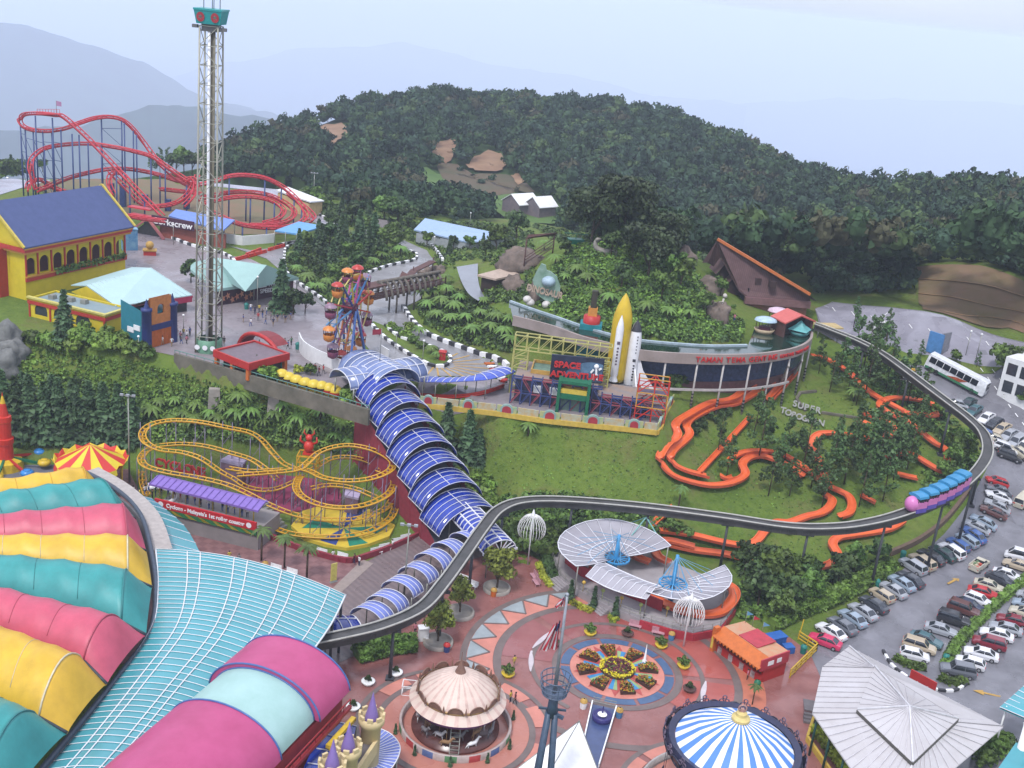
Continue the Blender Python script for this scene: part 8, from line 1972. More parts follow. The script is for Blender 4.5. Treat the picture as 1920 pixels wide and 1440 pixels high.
rowA=[('pink','sedan',(90,895),(325,985)),('white','sedan',(150,790),(370,930)),('grey','sedan',(255,735),(462,880)),('pale blue','sedan',(340,670),(550,820)),('silver','sedan',(420,612),(645,765)),('dark grey','sedan',(518,552),(735,695)),('beige','hatch',(610,490),(775,600)),('silver','sedan',(682,428),(900,572)),('pale blue','sedan',(758,368),(968,512)),('dark grey','sedan',(838,345),(1036,470)),('silver','wagon',(862,232),(1055,358)),('beige','wagon',(938,188),(1140,328)),('black','sedan',(1030,158),(1205,272)),('dark green','sedan',(1122,120),(1312,248)),('white','wagon',(1185,92),(1392,235)),('blue','hatch',(1268,55),(1420,165)),('pale blue','hatch',(1330,5),(1515,135)),('blue','sedan',(1405,-30),(1545,75))]
rowB=[('silver','sedan',(1430,1222),(1612,1312)),('pale blue','sedan',(1492,1182),(1662,1272)),('brown','sedan',(1552,1098),(1762,1192)),('silver','sedan',(1602,1052),(1775,1140)),('white','sedan',(1595,978),(1800,1055)),('grey','sedan',(1612,930),(1790,1000)),('red','hatch',(1605,868),(1765,925))]
mids=[('white','hatch',(1095,1090),(850,1030)),('beige','wagon',(1168,1032),(858,935)),('teal','sedan',(1195,975),(945,878)),('silver','sedan',(1342,885),(1058,800)),('black','suv',(1455,805),(1158,712)),('brown','suv',(1545,725),(1238,615)),('dark blue','sedan',(1575,680),(1310,582)),('white','hatch',(1612,622),(1420,545)),('red','sedan',(1705,562),(1418,482)),('cream','sedan',(1745,505),(1478,422)),('dark grey','sedan',(1838,462),(1585,348)),('white','sedan',(1905,412),(1638,325))]
rights=[('grey','suv',(1158,1160),(1535,1235)),('white','hatch',(1310,1082),(1592,1172)),('white','sedan',(1372,1002),(1722,1095)),('dark red','wagon',(1452,912),(1778,1002)),('white','sedan',(1528,842),(1832,925)),('silver','sedan',(1602,790),(1912,872)),('dark red','sedan',(1688,728),(1950,800)),('cream','sedan',(1795,658),(2060,735)),('pale blue','sedan',(1825,592),(2080,660)),('silver','hatch',(1858,522),(2080,585)),('beige','sedan',(1760,255),(1960,320))]
uppers=[('dark green','sedan',(1420,285),(1500,230)),('teal','sedan',(1465,345),(1552,285)),('white','sedan',(1560,410),(1655,345)),('dark grey','hatch',(1640,440),(1715,405)),('beige','sedan',(1690,495),(1785,435)),('silver','sedan',(1745,545),(1845,485)),('silver','wagon',(1810,600),(1912,535)),('white','wagon',(1885,640),(1975,580)),('blue','hatch',(1640,530),(1580,500)),('cream','sedan',(1735,575),(1635,535)),('white','wagon',(1815,650),(1685,600)),('black','wagon',(1855,712),(1725,665)),('cream','sedan',(1920,690),(1850,640)),('silver','sedan',(1310,250),(1400,275))]
ORD=['first','second','third','fourth','fifth','sixth','seventh','eighth','ninth','tenth','eleventh','twelfth','thirteenth','fourteenth','fifteenth','sixteenth','seventeenth','eighteenth']
KN={'sedan':'saloon car','hatch':'hatchback','wagon':'estate car','suv':'off-roader'}
def rowcars(row,conv,where,dy=4):
 for i,(c,k,f,r)in enumerate(row):
  a,b=conv(*f),conv(*r);A,B=G(a[0],a[1]+dy),G(b[0],b[1]+dy);p=(A+B)/2
  make_car(k,p,math.atan2((A-B).y,(A-B).x),carpaint(c,PAINT[c]),'%s %s %s'%(c,KN[k],where%ORD[i]))
rowcars(rowA,q1,'%s from the plaza end of the hedge row');rowcars(rowB,q8,'%s up the row by the monorail curve')
rowcars(mids,q1,'%s up the left side of the middle hedge');rowcars(rights,q1,'%s up the right side of the middle hedge');rowcars(uppers,q8,'%s down the slope near the white bus',3)
a,b=q8(1945,1040),q8(1870,1110);A,B=G(*a),G(*b);make_car('van',(A+B)/2,math.atan2((A-B).y,(A-B).x),carpaint('cream',PAINT['cream']),'cream van parked alone in the middle of the car park lane')
a,b=q1(1775,190),q1(1985,250);A,B=G(a[0],a[1]+4),G(b[0],b[1]+4);make_car('van',(A+B)/2,math.atan2((A-B).y,(A-B).x),carpaint('white',PAINT['white']),'tall white van at the right edge above the middle hedge')
a,b=q1(1590,235),q1(1470,330);A,B=G(a[0],a[1]+4),G(b[0],b[1]+4);pk=make_car('sedan',(A+B)/2,math.atan2((A-B).y,(A-B).x),carpaint('cream',PAINT['cream']),'cream pickup truck with a loaded open bed standing in the lane',group='parked cars')
pk.name='pickup_truck';pk['category']='truck'
for o in list(pk.children):
 if o.name.split('.')[0]in('window','roof'):bpy.data.objects.remove(o)
m=MB();loft(m,[(-.1,.9,.95,.74,.74),(0,.9,1.45,.74,.62),(.55,.9,1.45,.74,.62),(1.15,.9,.94,.74,.74)]);o=m.build('window',CARGL);o.parent=pk
m=MB();m.box((.28,0,1.42),(.75,1.3,.08));o=m.build('roof',carpaint('cream',PAINT['cream']));o.parent=pk
m=MB()
for s in(-.78,.78):m.box((-1.15,s,.9),(2.1,.08,.4))
m.box((-2.2,0,.9),(.08,1.6,.4));o=m.build('cargo_bed',carpaint('cream',PAINT['cream']));o.parent=pk
for k in range(6):m=MB();m.box((-1.8+.32*k,-.4+.35*(k%3),.95),(.4,.4,.2+.06*(k%4)),k);o=m.build('load',M('load_%s'%'abc'[k%3],[C(210,90,70),C(220,200,170),C(120,150,110)][k%3]));o.parent=pk
BA,BB=G(1829,738),G(1747,694);bc=(BA+BB)/2;rzb=math.atan2((BA-BB).y,(BA-BB).x);bus=thing('tour_bus','white tour bus with green skirt and orange swoosh turning on the car park road','bus',bc,None,rzb);bus.rotation_euler=(0,-math.atan2(BA.z-BB.z,(BA-BB).length),rzb)
def bp(m,nm,mat,par=None):o=m.build(nm,mat);o.parent=par or bus;return o
m=MB();loft(m,[(-6,.5,3.1,1.2,1.1),(-5.9,.4,3.25,1.25,1.15),(5.4,.4,3.25,1.25,1.15),(5.9,.4,3.0,1.22,1.1),(6.1,.5,1.6,1.15,1.05)]);body=bp(m,'body',M('bus_white',C(238,240,244,.75),rough=.3))
m=MB()
for s in(-1,1):m.box((-.3,s*1.265,.42),(11.0,.03,.45));
bp(m,'green_skirt',M('bus_green',C(70,140,100),rough=.4))
for s in(-1,1):
 m=MB();m.mesh([(x,s*1.285,z)for x,z in((-1.5,.9),(1.2,.9),(2.6,1.7),(.4,1.5))],[(0,1,2,3),(3,2,1,0)]);bp(m,'swoosh',M('bus_orange',C(240,120,70),rough=.4))
for k in range(7):
 for s in(-1,1):m=MB();m.mesh([(x,s*(1.30-(z-1.9)*.1),z)for x,z in((-5.5+k*1.42,1.75),(-4.2+k*1.42,1.75),(-4.2+k*1.42,2.85),(-5.5+k*1.42,2.85))],[(0,1,2,3),(3,2,1,0)]);bp(m,'window',CARGL)
m=MB();m.mesh([(6.13,-1.0,1.55),(6.13,1.0,1.55),(5.93,1.0,2.85),(5.93,-1.0,2.85)],[(0,1,2,3)]);bp(m,'windscreen',CARGL)
for x in(3.9,-3.4,-4.6):
 for s in(-1,1):m=MB();m.tube([(x,s*1.0,.48),(x,s*1.28,.48)],.48,12);bp(m,'wheel',TYRE)
for s in(-.8,.8):m=MB();m.box((6.05,s,.8),(.15,.4,.2));bp(m,'headlight',HEADL)
wbk=G(1905,745);wbl=thing('white_office','white office block with dark square windows at the right edge','building',wbk);F=Frame(G(1868,742),two(G(1868,742),G(1930,775)));z0=wbk.z
m=MB();F.box(m,0,16,0,10,z0-2,z0+7.5);m.build('wall',WHITE,wbl)
for lv in range(2):
 for k in range(5):
  m=MB();F.box(m,.7+k*2.6,2.6+k*2.6,-.06,.1,z0+.9+lv*3.4,z0+3.1+lv*3.4);m.build('window',GLASS,wbl)
  m=MB();F.box(m,-.06,.1,.9+k*1.9,2.3+k*1.9,z0+.9+lv*3.4,z0+3.1+lv*3.4);m.build('window',GLASS,wbl)
p0,p1=P(1709,1256,1.8),P(1757,1282,1.8);rs=thing('red_sign_board','long red sign board standing at the near end of the middle hedge','sign',(p0 .x,p0 .y,0));m=MB();m.bar(p0-Vector((0,0,.6)),p1-Vector((0,0,.6)),.18,1.4);m.build('panel',REDP,rs);m=MB();[m.bar((p0 .lerp(p1,t).x,p0 .lerp(p1,t).y,0),p0 .lerp(p1,t)-Vector((0,0,1.2)),.12)for t in(.1,.9)];m.build('post',STEEL,rs)
bb_=G(1748,668);bs=thing('blue_billboard','blue and white double sided billboard on the verge of the upper lot','billboard',bb_);m=MB();m.box(bb_+Vector((0,0,.6)),(3.2,.3,4.2),-.9);m.build('panel',M('billboard_blue',C(96,156,220),rough=.4),bs);m=MB();m.box(bb_+Vector((2.2,.9,.6)),(3.0,.3,4.2),.7);m.build('side_panel',M('billboard_grey',C(160,160,170),rough=.5),bs);m=MB();m.bar(bb_,bb_+Vector((0,0,1)),.3);m.build('post',STEEL,bs)
for i,(x,y,s)in enumerate(((1703,700,0),(1712,712,1),(1690,690,2),(1722,720,0),(1700,718,1))):g=G(x,y);m=MB();m.box(g,(2.4,1.0,.9),-.6);m.box(g+Vector((0,0,.9)),(2.0,.8,.3),-.6);tag(m.build('traffic_barrier',[M('barrier_amber',C(226,176,60),rough=.5),M('barrier_white',(.6,.6,.6)),BLACKP][s]),['amber block barrier beside the bus lane','white block barrier next to the amber one','black block barrier nearest the monorail','amber block barrier closest to the bus','pale block barrier between the amber ones'][i],'barrier','lane barriers')
bg1=G(1648,628);tag(MB().box(bg1,(2.2,1.6,2.6),.4).box(bg1+Vector((0,0,2.6)),(2.6,2.0,.25),.4).build('guard_hut',WHITE),'small white guard hut on the verge of the upper lot','hut')
bl_=P(1556,690,17);pp_=thing('pale_yellow_booth','pale yellow flat awning by the ramp beside the waterway end','booth',G(1545,640));g=G(1548,634);m=MB();m.box(g+Vector((0,0,2.4)),(5,3.4,.3),.3);m.build('roof',M('awning_cream',C(232,206,150),rough=.6),pp_);m=MB();[m.tube([g+Vector((dx,dy,-.3)),g+Vector((dx,dy,2.4))],.1,5)for dx in(-2,2)for dy in(-1.2,1.2)];m.build('frame',STEEL,pp_)
rw_=[G(*q)for q in((1668,1042),(1720,1018),(1765,985),(1800,945),(1822,915))]
wall_path('kerb_wall','low brown wall between the toboggan slope and the parked row',catmull(rw_,4),lambda p:h(p.x,p.y)-.3,lambda p:h(p.x,p.y)+.9,.5,M('wall_brown',C(120,98,84),rough=.9,var=.2))
kerb([(1655,1222),(1672,1250),(1705,1275),(1740,1292),(1785,1298),(1812,1285)],.35,.3,1.0)
# planting
pl=plants
pl(['conifer0','conifer1','conifer2'],'conifer','dark conifer in the garden enclosed by the kart track','tree',[(560,478,.7),(602,492,1.0),(622,512,.85),(640,480,1.1),(672,474,1.15),(690,482,.9),(700,466,1.0),(596,466,.8),(645,455,.8)],group='conifers in the kart track garden')
pl(['broad0','broad2','broad1'],'broadleaf_tree','rounded broadleaf tree among the kart garden conifers','tree',[(590,520,.5),(578,500,.6),(655,500,.7),(668,512,.6),(618,462,.7),(724,470,.65),(552,500,.4),(632,535,.55),(710,488,.6),(742,474,.62),(688,450,.7),(735,458,.6),(655,530,.5),(575,470,.5)],group='broadleaf trees in the kart track garden')
pl(['fern0','fern1','fern2'],'tree_fern','tree fern growing under the kart garden conifers','tree fern',[(548,490),(556,515),(575,535),(612,540),(640,552),(660,560),(715,490),(750,482),(700,500),(598,550),(585,548)],group='tree ferns in the kart garden')
pl(['fern0','fern1','fern2'],'tree_fern','bright tree fern on the slope between kart track and waterway','tree fern',[(790,565),(812,560),(836,556),(860,570),(800,585),(826,580),(850,590),(818,605),(845,612),(872,608),(900,600),(930,610),(886,632),(918,628),(945,640),(956,612),(905,575),(955,655),(835,535)],(.75,1.15),'tree ferns on the slope by the waterway')
pl(['broad0','broad1','broad2','broad3','conifer1'],'broadleaf_tree','tree at the back of the park beside the long blue shed','tree',[(640,412,.7),(660,420,.7),(690,425,.8),(720,420,.9),(745,425,.9),(765,432,.8),(850,466,.4),(880,468,.4),(905,466,.45),(930,470,.7),(968,448,.95),(800,464,.45),(825,462,.4),(610,400,.6),(585,385,.6),(950,480,.5),(842,478,.5),(910,482,.5),(620,430,.55)],group='trees at the back of the park')
pl(['shade0'],'shade_tree','great dark round crowned tree crowning the dinosaur mound','tree',[(1108,458,.95),(1168,450,1.05),(1140,440,.9)],group='great trees on the dinosaur mound')
pl(['shade0'],'shade_tree','large dark bushy tree on the right flank of the dinosaur mound','tree',[(1215,520,.82),(1250,478,.7)],group='flank trees of the dinosaur mound')
pl(['broad1','broad3','bush1','broad0'],'mound_tree','smaller dark tree or bush on the dinosaur mound','tree',[(1090,470,.6),(1145,480,.6),(1185,500,.65),(1165,540,.6),(1255,530,.7),(1240,560,.6),(1275,540,.7),(1290,520,.5),(1300,560,.5),(1200,470,.6),(1060,480,.4),(1072,505,.45),(1265,480,.6)],group='small trees on the dinosaur mound')
pl(['fern0','fern1'],'tree_fern','light green fern on the dinosaur mound','tree fern',[(1060,530),(1080,520),(1100,535),(1120,560),(1050,555),(1140,575),(1170,590),(1210,590),(1250,600),(1290,600),(1040,500),(1020,470)],(.7,1.1),'ferns on the dinosaur mound')
pl(['broad2','bush2'],'leafy_tree','leafy tree beside the longhouse entrance','tree',[(1350,555,.45),(1375,578,.4),(1318,590,.5)],group='trees by the longhouse')
pl(['bush0','topiary0'],'bush','dark bush in the bed beneath the waterway building','bush',[(1222,720,1.3),(1240,726,1.3),(1262,726,1.3),(1280,722,1.2),(1295,716,1.1)],group='bushes beneath the waterway building')
pl(['bush1'],'bush','round green bush growing against the concrete waterway wall','bush',[(1047,638,1.5)])
PN=['pine0','pine1','pine2','pine3']
pl(PN,'pine_tree','slender pine on the toboggan hillside','tree',[(1412,820,.9),(1422,862,1.15),(1362,895,.8),(1470,870,.9),(1505,880,1.1),(1520,915,1.0),(1455,905),(1440,930,.9),(1552,920,1.2),(1582,908,1.25),(1620,890,1.2),(1640,905,1.3),(1662,880,1.1),(1600,872,1.2),(1690,860,1.0),(1675,900,1.1),(1700,880,.9),(1640,850,1.0),(1560,870,.9),(1720,830,.9),(1480,930,.8),(1540,955,.9),(1610,950,1.0),(1655,940,1.0),(1345,850,.7)],(.75,1.05),'pines on the toboggan hillside')
pl(PN,'pine_tree','tall pine beside the monorail above the toboggan loop','tree',[(1598,690,1.1),(1615,705,1.25),(1632,690,1.1),(1645,715,1.2),(1660,735,1.1),(1622,740,1.1),(1590,735,.9),(1680,750,1.0),(1570,715,.9),(1605,760,.8),(1555,735,.8),(1700,760,1.0),(1725,775,.9),(1535,700,.7)],group='pines by the upper monorail')
pl(['broad0','broad2'],'broadleaf_tree','small bright broadleaf tree near the right toboggan bends','tree',[(1790,850,.55),(1800,870,.6),(1780,880,.5),(1770,905,.45),(1810,850,.5),(1760,790,.4)],group='trees by the right toboggan bends')
pl(['topiary0'],'ball_bush','dark ball shaped bush inside the first toboggan bend','bush',[(1365,776,.9),(1352,783,.9),(1330,786,1.0),(1343,796,1.0),(1318,797,1.0),(1305,806,1.05),(1320,806,.9),(1306,818,1.0),(1366,782,.8)],group='ball bushes at the toboggan bend')
pl(['palm0'],'palm_tree','single palm under the monorail beside the toboggan lift','palm',[(1270,962,.9)])
pl(['fern1'],'tree_fern','lone tree fern on the grass by the hillside letters','tree fern',[(1600,752,1.0),(990,815,.8)],group='lone tree ferns')
pl(['conifer0','conifer2'],'conifer','tall conifer standing beside the covered escalator','tree',[(833,868,1.15),(874,876,1.1)],group='conifers beside the escalator')
pl(['conifer1'],'conifer','short bushy conifer right of the escalator pair','tree',[(896,872,.7)])
pl(['brightbush0','brightbush1'],'bright_shrub','bright green shrub at the foot of the escalator bank','shrub',[(880,915,1.2),(900,930,1.4),(885,945,1.3),(905,955,1.2),(865,900,1.3),(918,950,1.0),(895,905,1.2),(910,925,1.2)],group='bright shrubs by the escalator')
pl(['bush0','bush1','bush2'],'shrub','dark shrub behind the white weeping lamp near the monorail','shrub',[(960,1030,1.4),(985,1035,1.6),(1010,1040,1.6),(1030,1040,1.5),(970,1010,1.6),(1000,1015,1.6),(1025,1020,1.4),(950,1000,1.2),(1040,1000,1.2),(1260,1000,1.2),(1290,1010,.9)],group='shrubs behind the weeping lamp')
pl(['conifer0','conifer1','conifer2'],'conifer','dark conifer in the row behind the rocket ride','tree',[(8,808,1.15),(32,815,1.1),(58,820,1.2),(85,824,1.1),(112,822,1.15),(140,826,1.2),(168,822,1.1),(195,828,1.15),(222,826,1.1),(248,830,1.0),(-15,800,1.2),(45,795,1.0),(100,800,1.0)],group='conifer row behind the rocket ride')
pl(['conifer1'],'conifer','lone conifer in front of the yellow hall wing','tree',[(122,634,.95)])
pl(['conifer0'],'conifer','big conifer right of the pale turquoise tent roof','tree',[(527,584,1.15)])
pl(['broad1','broad3'],'broadleaf_tree','dark round tree next to the big conifer by the tent roof','tree',[(550,590,.62),(572,588,.5),(358,530,.6),(372,536,.5)],group='round trees by the tent roof')
pl(['brightbush0','bush0','bush1','brightbush1'],'bush','leafy bush along the top of the fern slope below the yellow hall','bush',[(150,642),(172,648),(192,652),(212,656),(235,662),(258,668),(90,650),(60,640),(110,662),(140,660),(280,672)],(1.0,1.5),'bushes below the yellow hall')
pl(['topiary0','bush2','brightbush0','yellowbush0'],'bush','clipped bush behind the retaining wall by the caterpillar train','bush',[(508,712,1.1),(495,700,1.1),(540,722,1.0),(650,742,1.2),(470,690,1.0),(485,690,1.0),(560,700,.9),(580,702,1.0),(655,755,1.2)],group='clipped bushes by the caterpillar train')
pl(['fern0','bush1','brightbush1'],'bush','low plant in the traffic island by the kart hairpin','bush',[(745,625,.7),(760,635,.8),(775,645,.8),(790,655,.8),(808,665,.7),(820,675,.6),(735,618,.7),(770,620,.8),(785,632,.8)],(.6,.9),'plants in the kart hairpin island')
pl(['fern0','fern1','fern2'],'tree_fern','tree fern on the bank behind the yellow coaster','tree fern',[(300,770),(330,765),(345,790),(370,775),(395,790),(420,780),(445,795),(470,790),(495,805),(515,795),(540,812),(560,805),(580,822),(605,815),(630,832),(655,840),(410,805),(365,805),(320,800),(285,790),(530,775),(450,765),(600,790),(640,812)],(.7,1.15),'tree ferns behind the yellow coaster')
for i,(q,s)in enumerate((((931,1106),1.05),((862,1152),.85),((821,1207),.95))):
 g=P(q[0],q[1],0);plant('potyellow0','planted_tree',['yellow-green tree in the round planter nearest the escalator exit','middle yellow-green tree in a round planter beside the monorail','lowest yellow-green tree by the hedge above the carousel'][i],'tree',g,s,group='yellow-green trees in round planters')
 m=MB();m.lathe([(1.9,0),(1.9,.55),(1.65,.55),(1.6,.4),(.1,.42)],24,g);tag(m.build('round_planter',CONC),['round concrete planter nearest the escalator exit','round concrete planter in the middle beside the monorail','round concrete planter above the carousel hedge'][i],'planter','round concrete planters')
pl(['palm0'],'palm_tree','slim palm on the tiled court in front of the coaster platform','palm',[(490,1052,1.0),(533,1066,.98),(575,1086,1.0)],group='palms on the tiled court')
pl(['palm0'],'palm_tree','palm beside the food stall near the swing ride','palm',[(1410,1322,.55)])
for q,lab in(((1068,1128),'narrow cypress beside the station stairs, nearest the mast'),((1112,1140),'narrow cypress in the middle of the station hedge bed'),((1152,1160),'narrow cypress right of the station stairs')):plant('cypress0','cypress',lab,'tree',P(*q,.1),1.0,group='cypresses by the toboggan station')
def hedge(name,label,pts,w,hh,leaf,n=220,size=.32,seed=3,cat='hedge',group=None):
 rg=np.random.default_rng(seed);V=[];core=MB()
 for a,b in zip(pts,pts[1:]):core.bar(a+Vector((0,0,hh*.42)),b+Vector((0,0,hh*.42)),w*.8,hh*.8)
 cum=[0]
 for a,b in zip(pts,pts[1:]):cum.append(cum[-1]+(b-a).length)
 for _ in range(n):
  s=rg.uniform(0,cum[-1]);j=max(i for i in range(len(cum)-1)if cum[i]<=s);p=pts[j].lerp(pts[j+1],(s-cum[j])/max(1e-6,cum[j+1]-cum[j]));d=(pts[j+1]-pts[j]).normalized();sd=Vector((-d.y,d.x,0));a=rg.uniform(-.3,PI+.3)
  V.append((p+sd*(math.cos(a)*w*.52)+Vector((0,0,max(.1,hh*(.35+.65*math.sin(a)))))))
 A_=np.array([tuple(v)for v in V]);q=leaf_quads(A_,rg.normal(size=A_.shape)+np.array([0,0,.7]),size,1.3,rg);o=quads_obj(name,np.concatenate([q,np.array([[core.v[i]for i in f]for f in core.f])]),leaf);return tag(o,label,cat,group)
hp=lambda*px:[G(*q)for q in px]
hedge('hedge','bright yellow-green hedge edging the left bed of the toboggan station',hp((1010,1060),(1018,1082),(1032,1102)),.9,.7,L_YEL,160);hedge('hedge','bright yellow-green hedge between the two station stairs',hp((1072,1132),(1090,1142),(1110,1150)),.9,.7,L_YEL,160);hedge('hedge','short yellow-green hedge right of the station stairs',hp((1142,1158),(1156,1166)),.9,.7,L_YEL,90);hedge('hedge','dark clipped hedge inside the left bed of the station',hp((1025,1050),(1032,1072),(1040,1090)),1.6,1.3,L_DARK,220,.4)
hedge('hedge','long clipped hedge dividing the two parked rows',hp((1772,1252),(1790,1215),(1820,1180),(1860,1140),(1900,1105),(1960,1060)),1.5,1.0,L_HEDGE,1100,.35);hedge('hedge','hedge at the near end of the left parked row',hp((1678,1236),(1700,1250),(1735,1256)),1.2,.8,L_BUSH,260,.35);hedge('hedge','hedge behind the red sign board',hp((1762,1272),(1785,1284),(1808,1278)),1.5,.7,L_BUSH,260,.35)
hedge('hedge','leafy hedge along the plaza edge above the carousel',hp((668,1236),(700,1228),(740,1218),(780,1215)),2.6,1.8,L_BUSH,900,.45);hedge('hedge','yellow flowering hedge beside the grey pavilion',hp((1530,1372),(1560,1410),(1590,1450)),1.8,1.2,L_YEL,420,.35);hedge('hedge','yellow clipped hedge before the white office block',hp((1880,742),(1900,752),(1935,768)),1.3,1.1,L_YEL,260,.35)
hedge('hedge','dark hedge row behind the parked cars along the toboggan slope',hp((1440,1178),(1500,1150),(1560,1128),(1620,1096),(1668,1066)),2.6,2.0,L_HEDGE,1800,.5)
pl(['broad0','broad1','bush0','broad3'],'broadleaf_tree','bushy tree in the thicket between toboggan and parked row','tree',[(1402,1105,.75),(1420,1140,.8),(1445,1125,.8),(1470,1150,.7),(1480,1105,.7),(1510,1110,.65),(1540,1105,.6),(1570,1095,.6),(1395,1075,.6),(1430,1090,.7),(1600,1075,.5),(1640,1060,.5),(1460,1170,.55),(1400,1150,.6),(1520,1135,.55)],group='bushy trees by the parked row')
pl(['conifer2','broad2'],'leafy_tree','tree in front of the white office block','tree',[(1878,712,.8),(1885,735,.4),(1915,765,.4)],group='trees by the office block');pl(['bush0','bush1'],'bush','bush behind the grey pavilion near the turquoise roof corner','bush',[(1860,1415,1.2),(1840,1435,1.2),(1880,1400,1.0)],group='bushes behind the pavilion');pl(['pine1','broad2'],'leafy_tree','small tree on the verge below the upper lot','tree',[(1662,640,.7),(1600,615,.7),(1725,672,.4),(1830,690,.35),(1790,684,.35)],group='trees on the upper verge')
pl(['broad0','pine2','conifer1','broad3'],'far_tree','tree on the far edge beyond the red coaster','tree',[(285,326,.9),(300,325,1.0),(315,325,1.0),(330,326,1.0),(345,325,1.05),(22,328,.8),(10,330,.7),(400,330,1.0),(430,335,.9),(500,340,.8),(540,350,.8),(610,380,.8),(80,322,.5),(360,327,1.0),(385,328,.9)],group='trees beyond the red coaster')
undergrowth('undergrowth',[[(-20,740),(60,700),(250,735),(420,745),(560,780),(690,810),(700,860),(560,835),(420,820),(260,830),(-20,840)]],3600,[L_BUSH,L_BRIGHT,L_HEDGE,L_DARK],.42,1.2,21)
undergrowth('tall_grass',[[(-20,640),(120,660),(260,680),(420,722),(560,765),(690,800),(690,815),(540,782),(420,750),(250,740),(60,705),(-20,745)]],1500,[L_BRIGHT,L_BUSH],.3,.4,22)
undergrowth('mound_scrub',[[(1000,565),(1060,602),(1150,627),(1300,642),(1392,640),(1390,600),(1340,575),(1300,500),(1240,440),(1100,440),(1040,500)]],3200,[L_BRIGHT,L_BUSH,L_HEDGE,L_DARK],.42,.9,23)
undergrowth('garden_scrub',[GARDEN_A,[(700,430),(1000,440),(1000,560),(950,570),(905,565),(850,500),(820,520),(815,470)],[(780,575),(860,545),(960,600),(960,660),(870,645),(800,610)]],3600,[L_BUSH,L_HEDGE,L_DARK,L_DARK],.42,.9,24,7,[[(850,490),(910,490),(912,565),(880,565)],[(890,500),(985,500),(985,530),(890,530)]])
undergrowth('bank_scrub',[[(800,775),(830,880),(930,960),(900,985),(780,800)],[(930,930),(1060,925),(1250,960),(1250,1000),(1050,990),(940,1010)],[(1380,1040),(1560,1075),(1660,1050),(1640,1085),(1480,1165),(1390,1160)],[(1560,690),(1700,690),(1790,790),(1840,860),(1770,960),(1720,900),(1790,850),(1700,770)]],1900,[L_BUSH,L_HEDGE,L_DARK],.5,.9,25)
undergrowth('meadow_tufts',[[(830,780),(1240,815),(1230,880),(1300,930),(1240,950),(960,930),(900,880)],[(1290,810),(1480,720),(1640,740),(1760,850),(1740,950),(1560,970),(1400,960),(1290,900)],[(1260,1000),(1480,1000),(1640,1010),(1540,1060),(1400,1030)]],1600,[L_BUSH,L_BRIGHT,L_HEDGE],.22,.2,26,3)
undergrowth('wood_edge',[[(560,355),(640,390),(760,420),(900,418),(1000,440),(900,445),(760,440),(620,420)],[(1000,425),(1080,440),(1330,480),(1340,500),(1250,460),(1040,455)],[(-20,300),(60,305),(60,325),(-20,335)]],1300,[L_DARK,L_BUSH],.7,1.5,27)
# flower clock
fcb=thing('flower_bed','round central flower bed ringed with yellow blooms on the plaza star','flower bed',FC);m=MB();m.lathe([(2.15,.08),(2.15,.5),(1.9,.6),(.1,.7)],28,FC);m.build('soil_ring',M('bed_dark',C(96,50,50),rough=.8,col2=C(70,60,40),scale=2),fcb)
rg=np.random.default_rng(8);a=rg.uniform(0,6.28,420);r=rg.uniform(1.7,2.2,420);cpts=np.stack([FC.x+np.cos(a)*r,FC.y+np.sin(a)*r,rg.uniform(.5,.8,420)],1);o=quads_obj('yellow_blooms',leaf_quads(cpts,rg.normal(size=(420,3))*.4+np.array([0,0,1]),.3,1,rg),M('bloom_yellow',C(246,226,40),rough=.6));o.parent=fcb;o.matrix_parent_inverse=part_inv(fcb)
a=rg.uniform(0,6.28,500);r=1.7*np.sqrt(rg.uniform(0,1,500));cpts=np.stack([FC.x+np.cos(a)*r,FC.y+np.sin(a)*r,rg.uniform(.6,.9,500)],1);o=quads_obj('red_blooms',leaf_quads(cpts,rg.normal(size=(500,3))*.4+np.array([0,0,1]),.25,1,rg),[M('bloom_maroon',C(120,44,60),rough=.6),L_BUSH,M('bloom_yellow',None)],mi=rg.choice(3,500,p=[.7,.2,.1]));o.parent=fcb;o.matrix_parent_inverse=part_inv(fcb)
for k in range(8):
 an=R(45*k+12);c=FC+Vector((math.cos(an)*3.9,math.sin(an)*3.9,0));ra_=Vector((math.cos(an),math.sin(an),0));tn=Vector((-math.sin(an),math.cos(an),0));q=[c-ra_*1.1-tn*.45,c+ra_*1.1-tn*.95,c+ra_*1.1+tn*.95,c-ra_*1.1+tn*.45]
 fb=thing('flower_bed','wedge shaped red and yellow flower bed around the plaza star','flower bed',c,'wedge flower beds around the star');m=MB();m.prism([(p.x,p.y)for p in q],.02,.5);m.build('bed',M('bed_dark',None),fb);n=170;u=rg.uniform(0,1,n);v=rg.uniform(0,1,n);cpts=np.array([tuple(q[0].lerp(q[1],x).lerp(q[3].lerp(q[2],x),y)+Vector((0,0,.55+.25*math.sin(PI*x))))for x,y in zip(u,v)])
 o=quads_obj('blooms',leaf_quads(cpts,rg.normal(size=(n,3))*.5+np.array([0,0,1]),.28,1.1,rg),[M('bloom_rust',C(170,74,50),rough=.7),M('bloom_gold',C(214,170,50),rough=.7),L_BUSH],mi=rg.choice(3,n,p=[.4,.3,.3]));o.parent=fb;o.matrix_parent_inverse=part_inv(fb)
p=P(1208,1242,0);m=MB();m.lathe([(.35,0),(.3,.3),(.16,.5),(.04,2.6)],8,p);tag(m.build('white_spike',WHITEP),'slim white spike standing on the blue ray of the star','ornament')
